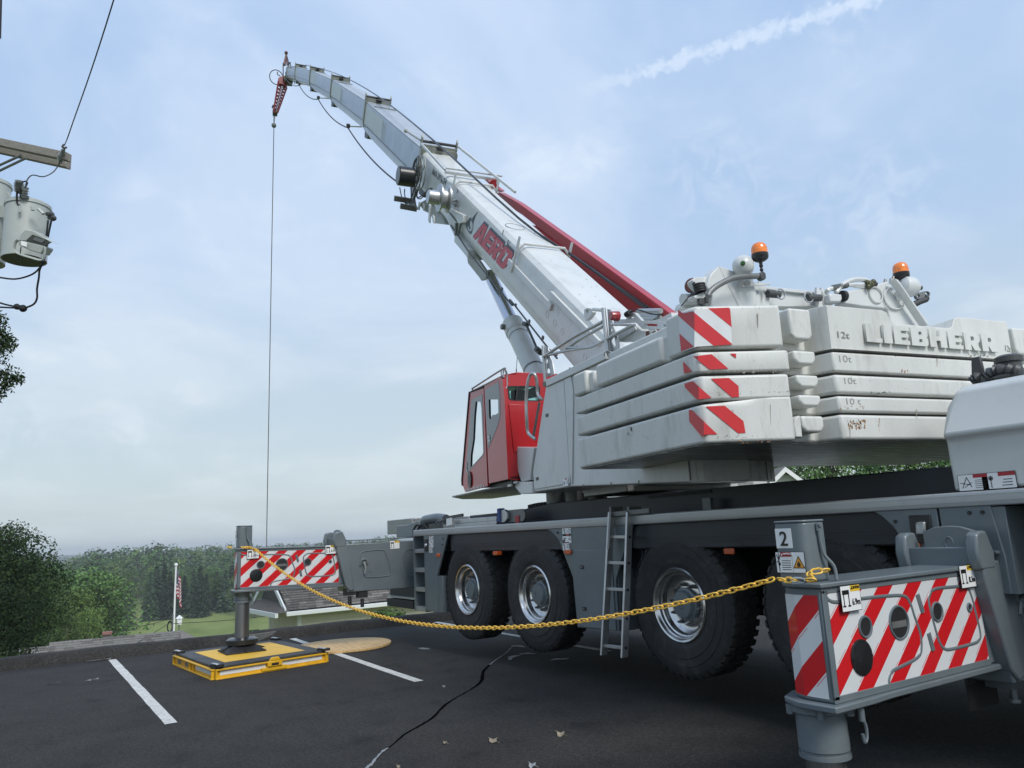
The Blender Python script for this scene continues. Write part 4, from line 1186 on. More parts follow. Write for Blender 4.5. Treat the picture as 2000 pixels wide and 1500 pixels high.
# ---- stickers: thin printed films
def sticker(parent, c, u, v, w, h, kind='warn', name='warning_sticker', label=None):
    """c = centre; u, v unit vectors in the surface; built as a thin film with its print just proud of it"""
    c, u, v = V(c), V(u).normalized(), V(v); v = (v - u * v.dot(u)).normalized(); n = u.cross(v)
    b_ = MB()

    def rect(x0, x1, y0, y1, m, lift):
        b_.mi(m); o = c + u * (x0 - .5) * w + v * (y0 - .5) * h + n * lift
        b_.face([o, o + u * (x1 - x0) * w, o + u * (x1 - x0) * w + v * (y1 - y0) * h, o + v * (y1 - y0) * h])
    # 0 white 1 black 2 red 3 yellow 4 orange
    rect(-.02, 1.02, -.025, 1.025, 1, .0015); rect(0, 1, 0, 1, 0, .0022)

    def line(x0, y0, x1, y1, t, m=1, lift=.003):
        b_.mi(m); a = c + u * (x0 - .5) * w + v * (y0 - .5) * h + n * lift; e = c + u * (x1 - .5) * w + v * (y1 - .5) * h + n * lift
        d = (e - a); s_ = n.cross(d).normalized() * t * h / 2; b_.face([a - s_, e - s_, e + s_, a + s_])

    def tri(cx, cy, r, m, lift=.003):
        b_.mi(m); b_.face([c + u * ((cx - .5) * w + r * h * math.sin(t)) + v * ((cy - .5) * h + r * h * math.cos(t)) + n * lift for t in (0, -2 * PI / 3, 2 * PI / 3)])

    def ring(cx, cy, r, t, m=1):
        pts = [(cx * w + r * h * math.cos(a), cy * h + r * h * math.sin(a)) for a in [2 * PI * i / 12 for i in range(13)]]
        for (x0, y0), (x1, y1) in zip(pts, pts[1:]): line(x0 / w, y0 / h, x1 / w, y1 / h, t, m)
    if kind == 'warn':                                       # figure, red bar, prohibition sign
        rect(.33, .66, .86, 1, 2, .003)
        line(.18, .1, .26, .5, .08); line(.26, .5, .2, .8, .08); line(.08, .62, .36, .74, .07); line(.26, .5, .36, .15, .08); ring(.2, .88, .05, .06)
        ring(.82, .5, .26, .06); line(.76, .32, .88, .68, .05)
        for k in range(3): line(.4, .3 + .14 * k, .66, .3 + .14 * k, .025)
    if kind == 'reach':
        rect(.45, .75, .82, 1, 2, .003); line(.1, .3, .42, .62, .09); line(.1, .62, .3, .44, .08); line(.2, .12, .3, .4, .08); tri(.8, .5, .30, 1); tri(.8, .5, .2, 0, .0036)
    if kind == 'text':
        rect(.52, 1, .78, 1, 2, .003); line(.12, .15, .3, .85, .05); line(.3, .85, .44, .2, .05); line(.06, .5, .4, .35, .04); line(.2, .2, .45, .5, .04)
        for k in range(5): line(.56, .14 + .12 * k, .94, .14 + .12 * k, .03)
    if kind == 'text2':
        rect(.5, 1, .76, 1, 2, .003); ring(.27, .66, .12, .05); ring(.27, .66, .05, .08); line(.27, .05, .27, .6, .05)
        for k in range(3): line(.58 + .03 * k, .18 + .18 * k, .9, .18 + .18 * k, .05)
    if kind == 'width':
        rect(.5, 1, .76, 1, 3, .003); tri(.57, .88, .08, 1, .0036)
        rect(.06, .42, .66, .84, 1, .003); line(.12, .66, .12, .2, .06); line(.38, .66, .38, .2, .06); line(.04, .2, .2, .2, .06); line(.3, .2, .46, .2, .06)
    if kind == 'danger':
        rect(0, .36 * 1.7, .78, 1, 0, .0025); rect(.17, .56, .78, 1, 2, .003); tri(.22, .88, .07, 0, .0036)
        line(.10, .05, .10, .98, .05); line(.03, .9, .10, .6, .05); line(.10, .6, .02, .5, .05); line(.17, .9, .10, .6, .05); rect(.07, .15, .35, .5, 1, .003)
        for k in range(5): line(.2, .14 + .11 * k, .52, .14 + .11 * k, .035, 1)
        rect(.575, .582, 0, 1, 1, .003); tri(.80, .42, .42, 1); tri(.80, .42, .33, 4, .0036)
        line(.76, .3, .76, .48, .06, 1, .0042); line(.84, .3, .84, .48, .06, 1, .0042); rect(.78, .82, .28, .55, 1, .0042)
    return b_.build(name, [white_print, black_print, red_print, yellow_print, orange_print], parent, fix=False, smooth=None, label=label)


for px, py, w, h, k in ((842.6, 1052, .145, .082, 'warn'), (842.6, 1063, .145, .082, 'reach'), (841.8, 1073.8, .12, .082, 'warn')):
    sticker(crane, PY(px, py, YS - .002), XX, ZZ, w, h, k)
for px, py, w, h, k in ((1107, 1038, .165, .098, 'warn'), (1107.5, 1052, .165, .098, 'reach'), (1106, 1067, .13, .09, 'warn')):
    sticker(crane, PY(px, py, YS - .002), XX, ZZ, w, h, k)

# ---- things stored on the rear deck
bx = MB(); a0 = PY(756, 1017, 5.75); a1 = PY(832, 1010, 5.75)
bx.abox(a0.x, a0.x + 1.1, 5.75, 6.9, 1.70, a0.z); bx.build('toolbox', mat('tread_plate', (0.30, 0.31, 0.31), 0.42, metal=.6, var=.1, vs=30, bump=1.0, bs=38), crane, bevel=.008)
b2 = MB(); b2.prism([PY(774, 1050, 5.3), PY(774, 1027, 5.3), PY(795, 1025, 5.3), PY(822, 1016, 5.3), PY(822, 1048, 5.3)], (0, .4, 0)); b2.build('battery_box', slate, crane, bevel=.01)
b3 = MB(); q0 = PY(826, 1035, 5.35); q1 = PY(829, 1018, 5.35); b3.tube(smooth_path([q0, q1, q1 + V((.12, 0, .02)), q1 + V((.42, 0.02, .03)), q1 + V((.65, .05, .0))], 4), [.075] * 17, 14); b3.build('air_duct', slate, crane)
hz = MB()
for dx in (0, .16): hz.tube(smooth_path([V((q1.x - .1 + dx, 5.2, 1.73)), V((q1.x + dx, 5.2, 1.80)), V((q1.x + .1 + dx, 5.22, 1.80)), V((q1.x + .16 + dx, 5.25, 1.73))], 4), .018, 6)
hz.build('hose', black, crane)
# folded aluminium ladder strapped on deck
for zz in (1026.5, 1018):
    l_ = MB(); A0 = PY(887, zz - .8 + 1.5, 5.25); A1 = PY(969, zz - 5.7, 5.25)
    l_.box(A0 - ZZ * .035, A1 - A0, V((0, .07, 0)), ZZ * .062); l_.build('stowed_ladder_rail', alu, crane, bevel=.008)
for px in (971, ):
    c0 = PY(px, 1006, 5.25); k = MB(); k.box(c0 - ZZ * .09, V((.06, 0, .005)), V((0, .08, 0)), ZZ * .17); k.build('blue_strap', mat('blue_strap_fabric', (.05, .09, .22), .7), crane)
k = MB(); c0 = PY(983, 1008, 5.27); k.prism([c0 + V((-.1, 0, -.08)), c0 + V((0.02, 0, -.085)), c0 + V((.09, 0, -.04)), c0 + V((.09, 0, .04)), c0 + V((.02, 0, .085)), c0 + V((-.1, 0, .08))], (0, .05, 0)); k.build('ladder_hinge', alu, crane, bevel=.01)
c0 = PY(1012, 1007, 5.32); k = MB(); k.prism([c0 + V((-.28, 0, -.08))] + [c0 + V((.08 + .08 * math.cos(t), 0, .08 * math.sin(t))) for t in [-PI / 2 + i * PI / 8 for i in range(9)]] + [c0 + V((-.28, 0, .08))], (0, .04, 0)); k.build('slotted_bracket', mid_grey, crane, bevel=.006)
k = MB(); k.abox(c0.x - .06, c0.x + .03, c0.y - .012, c0.y - .001, c0.z - .09, c0.z + .0); k.build('red_clip', red_print, crane)
rr_ = MB()
for px, py in ((857, 1021), (864, 1019)):
    c0 = PY(px, py, 5.22); rr_.tube(circle(c0, V((.8, 0, .6)), V((0, 1, 0)), .055, 12, .04), .010, 5, closed=True)
rr_.build('shackle_ring', mid_grey, crane)
k = MB(); k.box(PY(872, 1027, 5.16), V((.14, 0, .01)), V((0, .02, 0)), ZZ * .10); k.build('plate_label', white_print, crane)
k = MB(); k.box(PY(868, 1014.5, 5.3), V((.55, 0, .02)), V((0, .03, 0)), ZZ * .04); k.build('ladder_bar', dark_grey, crane)
# low black beam and bumper seen behind the rear outrigger
k = MB(); A0 = PY(760, 1170, 5.6); k.box(PY(756, 1183, 5.5), V((1.1, 0, 0)), V((0, .5, 0)), ZZ * .13); k.build('rear_bumper', black, crane)
k = MB(); k.box(PY(758, 1166, 5.5), V((1.1, 0, 0)), V((0, .5, 0)), ZZ * .03); k.build('bumper_strip', alu_rail, crane)
k = MB(); k.box(PY(762, 1163, 5.55), V((1.0, 0, 0)), V((0, .5, 0)), ZZ * .19); k.build('rear_crossmember', black, crane)
# bracket on the frame
k = MB(); k.box(PY(1374, 1007, 5.4), V((.10, 0, 0)), V((0, .05, 0)), ZZ * .16); k.build('frame_bracket', slate, crane)
k = MB(); k.box(PY(1265, 974, 5.54), V((.9, 0, .0)), V((0, .03, 0)), ZZ * .03); k.build('frame_slot', black, crane)

# ---- turntable ring
tr_ = MB(); o = sp(0, 0, 1.86)
tr_.lathe([(1.02, 0), (1.02, .035), (.98, .04), (.98, .12), (.93, .13)], o, ZZ, 72); tr_.lathe([(1.25, -.30), (1.0, 0)], o, ZZ, 48)
tr_.build('turntable_ring', black, crane)
tt = MB()
for k in range(96):
    t = 2 * PI * k / 96; d = V((math.cos(t), math.sin(t), 0)); s_ = V((-d.y, d.x, 0)); tt.box(o + d * .978 - s_ * .014 + ZZ * .045, s_ * .028, d * .028, ZZ * .07)
tt.build('ring_teeth', black, crane, kind='stuff')
mo = MB()
for an in (-1.35, -1.05, -.75):
    c0 = o + V((math.cos(an) * .93, math.sin(an) * .93, .03)); mo.cyl(c0, c0 + ZZ * .26, .12, n=18)
mo.build('slewing_motor', mid_grey, crane)

# ---- carrier cab / engine hood at the right
hd = MB()
hx0, hx1 = -2.77, 1.4
sect = [(5.28, 1.742), (5.185, 1.742), (5.18, 1.93), (5.175, 2.075), (5.135, 2.108), (5.22, 2.30), (5.25, 2.40), (5.32, 2.445), (7.9, 2.445), (7.9, 1.742)]
A_ = [V((hx0 + (0.02 if z < 2.2 else .02 + (z - 2.2) * .35), y, z)) for y, z in sect]; B_ = [V((hx1, y, z + (.02 if z > 2.3 else 0))) for y, z in sect]
n_ = len(sect); b0 = len(hd.v)
hd.v += [tuple(p) for p in A_ + B_]
for i in range(n_): j = (i + 1) % n_; hd.f.append((i, j, n_ + j, n_ + i)); hd.m.append(0)
hd.f.append(tuple(range(n_ - 1, -1, -1))); hd.f.append(tuple(range(n_, 2 * n_))); hd.m += [0, 0]
hood = hd.build('engine_hood', grey_paint, crane, bevel=.022, seg=3)
for px, py, w, kd in ((1901, 942, .185, 'text'), (1951, 938, .20, 'text2')):
    sticker(hood, PY(px, py, 5.178), XX, ZZ, w, .10, kd)
# exhaust flap and filler cap on top of the hood
k = MB(); c0 = PY(1910, 738, 5.5); c1_ = PY(1905, 697, 5.5); s_ = V((.045, 0, 0)); k.prism([c0 - s_, c0 + s_, c1_ + s_ * .6, c1_ - s_ * .7], (0, .03, 0)); k.build('exhaust_flap', dark_grey, crane, bevel=.008)
k = MB(); c0 = PY(1973, 722, 5.6); k.lathe([(.16, -.06), (.10, -.02), (.075, .0), (.075, .045), (.088, .05), (.088, .085), (.06, .10), (.0001, .10)], c0, ZZ, 24); k.build('filler_cap', dark_grey, crane)
k = MB(); k.tube(smooth_path([PY(1900, 745, 5.5), PY(1912, 737, 5.5), PY(1925, 739, 5.5), PY(1938, 727, 5.5), PY(1958, 722, 5.5), PY(1995, 725, 5.5)], 5), [.04, .03, .045, .03, .045] * 5 + [.03], 10); k.build('exhaust_pipe', dark_grey, crane)


# ---- outriggers
def outrigger(x, yend, z0, tube_len, near, tilt=0.0):
    """x = plane of the striped face; yend = free end; z0 = height offset; the beam runs towards +Y"""
    T = lambda y, z, dx=0: V((x + dx, y + yend, z + z0 + tilt * y))
    L_ = 1.62; W = 0.30
    # beam body with rounded far corner
    plan = [(0, 0), (-.16, -.005), (-.24, .03), (-.29, .10), (-W, .19), (-W, 2.3), (0, 2.3)]
    b_ = MB(); b_.prism([T(p[1], .705, p[0]) for p in plan], (0, 2.3 * 0, .56)); beam = b_.build('outrigger_beam', slate, crane, bevel=.012)
    nm = 'nearest' if near else 'rear'
    beam['label'] = 'extended striped outrigger beam, ' + ('in front at the right' if near else 'at the far left end')
    # top and bottom flanges
    fl = MB(); fl.prism([T(p[1], .672, p[0]) for p in [(.045, -.05), (-.17, -.06), (-.30, 0), (-.36, .14), (-W - .03, .34), (-W - .03, 2.3), (.03, 2.3), (.03, .45), (.045, .25)]], (0, 0, .032)); fl.build('bottom_flange', slate, beam, bevel=.006)
    fl = MB(); fl.prism([T(p[1], 1.262, p[0]) for p in [(.022, -.02), (-.17, -.025), (-.25, .02), (-.31, .10), (-W - .02, .2), (-W - .02, 2.3), (.022, 2.3)]], (0, 0, .024)); fl.build('top_flange', slate, beam, bevel=.006)
    # striped films: long face and end face
    smf = stripe_mat('striped_film_side', (0, 1, 0), (0, 0, 1), .283, 1.163, near[0] if near else 0.05)
    fz = MB(); fz.box(T(.045, .738, .003), V((0, 1.44, tilt * 1.44)), ZZ * .497, V((.0015, 0, 0))); fz.build('striped_film', smf, beam, smooth=None)
    sme = stripe_mat('striped_film_end', (-1, 0, 0), (0, 0, 1), .30, -1.0 * 1.0, near[1] if near else 0.3)
    # end film follows the rounded corner
    pl = [(-.022, -.003), (-.16, -.008), (-.243, .027), (-.294, .098)]
    fe = MB()
    for a, c_ in zip(pl, pl[1:]): fe.face([T(a[1], .725, a[0]), T(c_[1], .725, c_[0]), T(c_[1], 1.225, c_[0]), T(a[1], 1.225, a[0])])
    fe.build('striped_film', sme, beam, fix=False, smooth=None)
    # pressed beads (raised weld-like outline ribs)
    X_ = -.004
    bead = MB()
    bead.tube(smooth_path([T(a, b, X_) for a, b in ((.023, 1.25), (.035, 1.215), (.075, 1.19), (.16, 1.182), (.29, 1.184), (.51, 1.18), (.70, 1.168), (.755, 1.13), (.783, 1.046), (.815, .95), (.795, .86), (.725, .828), (.586, .808), (.50, .793), (.469, .76), (.465, .735))], 4), .0135, 10)
    bead.build('pressed_bead', slate, beam, smooth=60)
    bead = MB()
    lp = [(.985, 1.172), (1.053, 1.180), (1.223, 1.176), (1.345, 1.168), (1.395, 1.125), (1.423, .985), (1.432, .885), (1.395, .85), (1.319, .842), (1.125, .839), (1.035, .847), (.99, .89), (.962, .99), (.943, 1.12)]
    bead.tube(smooth_path([T(a, b, X_) for a, b in lp] + [T(*lp[0], X_)], 4)[:-1], .0135, 10, closed=True); bead.build('pressed_bead', slate, beam, smooth=60)
    for ya, za, yb, zb in ((.837, 1.165, .865, 1.065), (.892, .95, .912, .855)):
        k = MB(); k.tube([T(ya, za, -.006), T(yb, zb, -.006)], .022, 10); k.build('slot_bead', slate, beam, smooth=60)
    eb = MB(); eb.box(T(.0, .72, 0), V((.008, 0, 0)), V((0, .04, 0)), ZZ * .53); eb.box(T(.0, .705, .0), V((.008, 0, 0)), V((0, 1.5, tilt * 1.5)), ZZ * .035); eb.box(T(.0, 1.232, .0), V((.008, 0, 0)), V((0, 1.5, tilt * 1.5)), ZZ * .03)
    eb.build('edge_strip', slate, beam, bevel=.003)
    # holes: flat black discs stand in for the dark inside, with rims
    for yy, zz, r, nme in ((.322, 1.041, .046, 'hole'), (.626, 1.033, .080, 'hole'), (1.009, 1.054, .045, 'hole'), (1.354, 1.047, .016, 'hole')):
        k = MB(); k.lathe([(r, .004), (r, -.0005), (r * .98, -.002)], T(yy, zz), XX, 28); k.mi(0)
        h_ = MB(); h_.cyl(T(yy, zz, .0045), T(yy, zz, .0065), r, n=28); h_o = h_.build(nme, black, beam)
        k = MB(); k.tube(circle(T(yy, zz, .006), YY, ZZ, r + .006, 28), .007, 6, closed=True); k.build('hole_rim', slate, beam)
    k = MB(); k.box(T(.558, 1.008, .007), V((.0008, 0, 0)), V((0, .136, 0)), ZZ * .034); k.build('hole_grey_strip', mid_grey, beam)  # mid grey strip across the black disc of the largest hole
    k = MB(); k.lathe([(.090, 0), (.090, .006), (.08, .010), (.0001, .010)], T(.258, .897, .005), XX, 36)
    for i in range(8): t = 2 * PI * i / 8; k.cyl(T(.258 + .078 * math.cos(t), .897 + .078 * math.sin(t), .013), T(.258 + .078 * math.cos(t), .897 + .078 * math.sin(t), .018), .006, n=6)
    k.build('rubber_cover', gloss_black, beam)
    for yy, zz, txt in ((.205, 1.198, '6.9m'), (1.355, 1.228, '8.3m')):
        c0 = T(yy, zz, .024); s_ = sticker(beam, c0, YY, ZZ, .16, .125, 'width', label='small white and yellow support width sticker reading ' + txt)
        text(txt, c0 + V((.004, .005, -.035)), YY, ZZ, .032, black_print, beam, width=.065)
        text('CAUTION', c0 + V((.004, .012, .045)), YY, ZZ, .014, black_print, beam, width=.062)
    # jack: upper post, lower tube, piston
    jx, jy = -.180, .12
    post = MB(); pp = [(jx + .104 * math.copysign(abs(math.cos(t)) ** .5, math.cos(t)), .125 + .103 * math.copysign(abs(math.sin(t)) ** .5, math.sin(t))) for t in [2 * PI * i / 28 for i in range(28)]]
    post.prism([T(p[1], 1.286, p[0]) for p in pp], (0, 0, .31)); post_o = post.build('jack_post', slate, crane, bevel=.012)
    cp2 = MB(); cp2.prism([T(.125 + (p[1] - .125) * 1.04, 1.594, jx + (p[0] - jx) * 1.04) for p in pp], (0, 0, .012)); cp2.build('post_cap', slate, post_o, bevel=.004)
    if near:
        k = MB(); k.box(T(-.0275, 1.42 + .03, -.245), V((.115, .001, 0)), V((0, .001, 0)), ZZ * .115); 
        c0 = T(.022, 1.512, -.205); b2_ = MB(); b2_.box(c0 - V((.052, .002, .050)), V((.104, 0, 0)), V((0, .0015, 0)), ZZ * .104); b2_.build('number_plate', white_print, post_o, bevel=0)
        text('2', c0 + V((0, -.0045, -.037)), XX, ZZ, .076, black_print, post_o, width=.048, bold=.008, align='CENTER', label='black figure 2 on a white square')
        sticker(post_o, T(.020, 1.388, -.178), XX, ZZ, .18, .105, 'danger', label='white danger sticker with an orange triangle')
        text('DANGER', T(.015, 1.428, -.217), XX, ZZ, .010, white_print, post_o, width=.062)
    else:
        sticker(post_o, T(.020, 1.46, -.20), XX, ZZ, .09, .13, 'reach')
    lw = MB(); z1 = .672
    lw.lathe([(.150, 0), (.150, -.035), (.124, -.045), (.126, -tube_len + .04), (.117, -tube_len + .035), (.117, -tube_len + .02), (.128, -tube_len + .02), (.128, -tube_len)], T(jy, z1, jx), ZZ, 40); jt = lw.build('jack_tube', slate, crane, smooth=35)
    for t in (-2.2, -.9, .3): k = MB(); k.cyl(T(jy, z1 - .004, jx) + V((.15 * math.cos(t), .15 * math.sin(t), 0)), T(jy, z1 - .05, jx) + V((.15 * math.cos(t), .15 * math.sin(t), 0)), .022, n=6); k.build('flange_nut', slate, jt)
    foot_z = .32 if not near else .12
    p_ = MB(); base = T(jy, z1 - tube_len, jx); p_.cyl(V((base.x, base.y, foot_z)), base, .098, n=36); p_.build('jack_piston', steel_rod, crane)
    # hydraulic line up the post and a shackle under the flange
    k = MB(); k.tube(smooth_path([T(.17, 1.29, -.02), T(.175, 1.36, -.03), T(.14, 1.43, -.058), T(.13, 1.54, -.062), T(.13, 1.575, -.064)], 4), .0095, 8); k.cyl(T(.13, 1.545, -.064), T(.13, 1.585, -.064), .014, n=8); k.cyl(T(.13, 1.575, -.085), T(.13, 1.575, -.045), .013, n=8); k.build('hydraulic_line', slate, post_o)
    k = MB(); k.cyl(T(.19, .665, .01), T(.19, .60, .01), .017, n=10); k.tube(smooth_path([T(.195, .61, .01), T(.215, .57, .01), T(.212, .52, .01), T(.19, .50, .01), T(.18, .54, .01)], 4), .009, 6); k.build('shackle', slate, jt)
    # outer housing (stage one) with the claw bracket on top
    h0 = 1.405
    hb2 = MB(); hb2.prism([T(h0 + .05, 1.30, .065), T(h0 + 1.9, 1.34, .065), T(h0 + 1.9, .60, .065), T(h0 + .20, .585, .065), T(h0 + .02, 1.25, .065)], V((-.43, 0, 0)))
    hous = hb2.build('outrigger_housing', slate, crane, bevel=.012)
    fr_ = MB(); fr_.prism([T(h0 + .02, 1.40, .085), T(h0 + .17, 1.36, .085), T(h0 + .30, .62, .085), T(h0 + .23, .60, .085), T(h0 + .16, .68, .085), T(h0 + .03, 1.20, .085)], V((-.47, 0, 0)))
    fr_.build('housing_collar', slate, hous, bevel=.012)
    for dx in (.088, -.36):
        k = MB(); k.prism([T(h0 + .0, 1.26, dx), T(h0 - .02, 1.37, dx), T(h0 + .0, 1.47, dx), T(h0 + .05, 1.49, dx), T(h0 + .12, 1.49, dx), T(h0 + .18, 1.36, dx), T(h0 + .17, 1.26, dx)], V((-.075, 0, 0))); k.build('claw_plate', slate, hous, bevel=.014)
    k = MB(); k.prism([T(h0 + .10, 1.30, .03), T(h0 + .10, 1.49, .03), T(h0 + .10, 1.52, -.06), T(h0 + .10, 1.525, -.14), T(h0 + .10, 1.52, -.22), T(h0 + .10, 1.49, -.30), T(h0 + .10, 1.30, -.30)], V((0, .03, 0))); k.build('claw_crossplate', slate, hous, bevel=.006)
    k = MB(); k.tube([T(h0 + .095, 1.325, .03), T(h0 + .095, 1.325, -.30)], .014, 8); k.tube(circle(T(h0 + .098, 1.42, -.135), XX, ZZ, .026, 16, .036), .006, 6, closed=True); k.build('claw_weld', slate, hous)
    tpp = MB(); tpp.box(T(h0 + .22, 1.342, .08), V((-.46, 0, 0)), V((0, 1.5, 0)), ZZ * .02); tpp.build('housing_top_plate', slate, hous, bevel=.004)
    # pressed outline and handle on the housing
    k = MB(); lp = [(.40, 1.08), (.42, 1.16), (.50, 1.185), (.76, 1.195), (.83, 1.12), (.90, .86), (.86, .80), (.55, .79), (.47, .83)]
    k.tube(smooth_path([T(h0 + a, b, .066) for a, b in lp] + [T(h0 + lp[0][0], lp[0][1], .066)], 4)[:-1], .008, 6, closed=True)
    lp = [(1.12, 1.08), (1.14, 1.16), (1.22, 1.19), (1.6, 1.20)]
    k.tube(smooth_path([T(h0 + a, b, .066) for a, b in lp], 4), .008, 6); k.tube(smooth_path([T(h0 + 1.12, 1.08, .066), T(h0 + 1.2, .80, .066), T(h0 + 1.6, .77, .066)], 4), .008, 6)
    k.build('pressed_bead', slate, hous, smooth=60)
    c0 = T(h0 + .46, .99, .068)
    k = MB(); k.tube(smooth_path([c0 + V((0, -.06, -.02)), c0 + V((.01, -.04, .06)), c0 + V((.01, .03, .07)), c0 + V((0, .06, .0))], 4), .016, 7); k.cyl(c0 + V((0, 0, .02)), c0 + V((.02, 0, .02)), .03, n=12); k.build('handle_recess', slate, hous)
    k = MB(); k.tube([c0 + V((.02, 0, .03)), c0 + V((.03, .015, -.06)), c0 + V((.03, .0 if not near else .10, -.14))], [.014, .011, .010], 7); k.build('lock_handle', alu, hous)
    if near:
        k = MB(); k.abox(x - .22, x - .02, yend + 1.75, yend + 1.90, z0 + .52, z0 + .60); k.cyl(T(1.83, .53, -.06), T(1.83, .44, -.06), .02, n=8); k.cyl(T(1.83, .45, -.06), T(1.83, .43, -.06), .034, n=8); k.build('locking_pin', slate, hous, bevel=.004)
    else:
        for a, b in ((1.66, .0), (1.86, .05)):
            k = MB(); k.abox(x - .1, x + .05, yend + a - .07, yend + a + .07, z0 + .50 - b, z0 + .62); k.cyl(T(a, .52 - b, 0), T(a, .40 - b, 0), .03, n=8); k.build('locking_pin', black, hous)
        for yy in (1.15, ): sticker(hous, T(h0 + .98, 1.27, .0665), YY, ZZ, .16, .12, 'width')
    return beam


outrigger(-2.568, 3.44, 0.0, .26, (0.22, 0.52))
outrigger(-11.528, 2.60, 0.305, .15, None, tilt=-.022)
# mud flap hanging behind the near outrigger
k = MB(); c0 = PX(1886, 1325, -2.75); c1_ = PX(1942, 1312, -2.75)
k.prism([c0, c1_, c1_ - ZZ * .19, c0 - ZZ * .19], (-.01, 0, 0)); mf = k.build('mud_flap', black, crane)
text('LIEBHERR', PX(1889, 1337, -2.748), c1_ - c0, ZZ, .030, dark_grey, mf, width=.23, bold=.02, depth=.003)

# ================================================================== SUPERSTRUCTURE
NR = -HA                                                     # outward normal at the rear
FONT = {
    'L': (.78, [(0, 0), (1, 0), (1, .24), (.50, .24), (.50, 1), (0, 1)], []),
    'I': (.42, [(0, 0), (1, 0), (1, 1), (0, 1)], []),
    'E': (.80, [(0, 0), (1, 0), (1, .23), (.48, .23), (.48, .39), (.95, .39), (.95, .61), (.48, .61), (.48, .77), (1, .77), (1, 1), (0, 1)], []),
    'B': (.88, [(0, 0), (.9, 0), (1, .12), (1, .42), (.92, .5), (1, .58), (1, .88), (.9, 1), (0, 1)], [[(.46, .2), (.64, .2), (.64, .38), (.46, .38)], [(.46, .62), (.64, .62), (.64, .8), (.46, .8)]]),
    'H': (.92, [(0, 0), (.38, 0), (.38, .38), (.62, .38), (.62, 0), (1, 0), (1, 1), (.62, 1), (.62, .62), (.38, .62), (.38, 1), (0, 1)], []),
    'R': (.90, [(0, 0), (.40, 0), (.40, .34), (.60, 0), (1, 0), (.80, .40), (.97, .52), (1, .85), (.88, 1), (0, 1)], [[(.42, .56), (.60, .56), (.64, .68), (.60, .80), (.42, .80)]]),
    'A': (.95, [(0, 0), (.36, 0), (.42, .24), (.60, .24), (.64, 0), (1, 0), (.80, 1), (.26, 1)], [[(.44, .42), (.58, .42), (.53, .74), (.48, .74)]]),
    'O': (.95, [(.15, 0), (.85, 0), (1, .15), (1, .85), (.85, 1), (.15, 1), (0, .85), (0, .15)], [[(.38, .22), (.60, .22), (.60, .78), (.38, .78)]]),
}


def block_text(s, o, U, Vv, depth, m, parent, name='lettering', gap=.10, label=None, lift=0.0, shear=0.0):
    """letters as solid shapes laid in the plane spanned by U (full width) and Vv (full height)"""
    tot = sum(FONT[c][0] for c in s) + gap * (len(s) - 1)
    n = U.cross(Vv).normalized()
    cu = bpy.data.curves.new(name, 'CURVE'); cu.dimensions = '2D'; cu.fill_mode = 'BOTH'; cu.extrude = depth / 2
    x = 0
    for ch_ in s:
        w, outer, holes = FONT[ch_]
        for lp in [outer] + holes:
            sp_ = cu.splines.new('POLY'); sp_.points.add(len(lp) - 1); sp_.use_cyclic_u = True
            for i, (a, b) in enumerate(lp): sp_.points[i].co = ((x + a * w) / tot + shear * b, b, 0, 1)
        x += w + gap
    me = curve_mesh(cu, name)
    for q in me.vertices:
        c = q.co; q.co = U * c.x + Vv * c.y + n * (c.z + depth / 2 + lift)
    me.materials.clear(); me.materials.append(m)
    ob = bpy.data.objects.new(name, me); place(ob, parent, V(o))
    if label: ob['label'] = label
    return ob


# ---- counterweight slabs (all parts of the crane)
def mirror(pts): return [(a, -l) for a, l in reversed(pts)]


def slab(name, z0, z1, side0=-3.18, outer=True, centre_only=False, lab=None, dz_out=0.0, bev=.015):
    right = [(side0, 1.99), (-4.93, 1.985), (-4.985, 1.965), (-5.165, 1.365)] if outer else []
    mid = [(-5.155, 1.335), (-5.02, 1.30), (-5.02, 1.035), (-5.195, .965)] if outer else [(-3.3, 1.28), (-5.0, 1.28), (-5.02, 1.035), (-5.195, .965)]
    half = right + mid
    pts = half + mirror(half)
    b_ = MB(); b_.prism([sp(a, l, z0) for a, l in pts], ZZ * (z1 - z0))
    return b_.build(name, cast_paint, crane, bevel=bev, seg=3, label=lab)


def pad(o, l0, l1, z0, z1, a0=-5.10, a1=-5.155):
    b_ = MB(); k = .035
    b_.prism([sp(a1, l0, z1), sp(a1, l1, z1), sp(a1, l1, z0 + k), sp(a1, l1 + k, z0), sp(a1, l0 - k, z0), sp(a1, l0, z0 + k)], -NR * .14)
    return b_.build('lifting_lug', cast_paint, o, bevel=.018, seg=3)


def outer_wing(o, name, prof_, z0):
    """one full-height outer wing per side: prof_ = [(plan point along the rear facet, top z)]"""
    for sg in (1, -1):
        b_ = MB(); plan_ = [(-3.18, 1.99), (-4.93, 1.985), (-4.985, 1.965), (-5.075, 1.67), (-5.105, 1.57), (-5.165, 1.365), (-5.0, 1.30), (-3.18, 1.30)]
        tops = prof_
        n = len(plan_); base_ = [sp(a, l * sg, z0) for a, l in plan_]; top_ = [sp(a, l * sg, z) for (a, l), z in zip(plan_, tops)]
        b0 = len(b_.v); b_.v += [tuple(p) for p in base_ + top_]
        for i in range(n): j = (i + 1) % n; b_.f.append((b0 + i, b0 + j, b0 + n + j, b0 + n + i)); b_.m.append(0)
        b_.f.append(tuple(range(b0 + n - 1, b0 - 1, -1))); b_.f.append(tuple(range(b0 + n, b0 + 2 * n))); b_.m += [0, 0]
        w_ = b_.build('slab_wing', cast_paint, o, bevel=.020, seg=3)


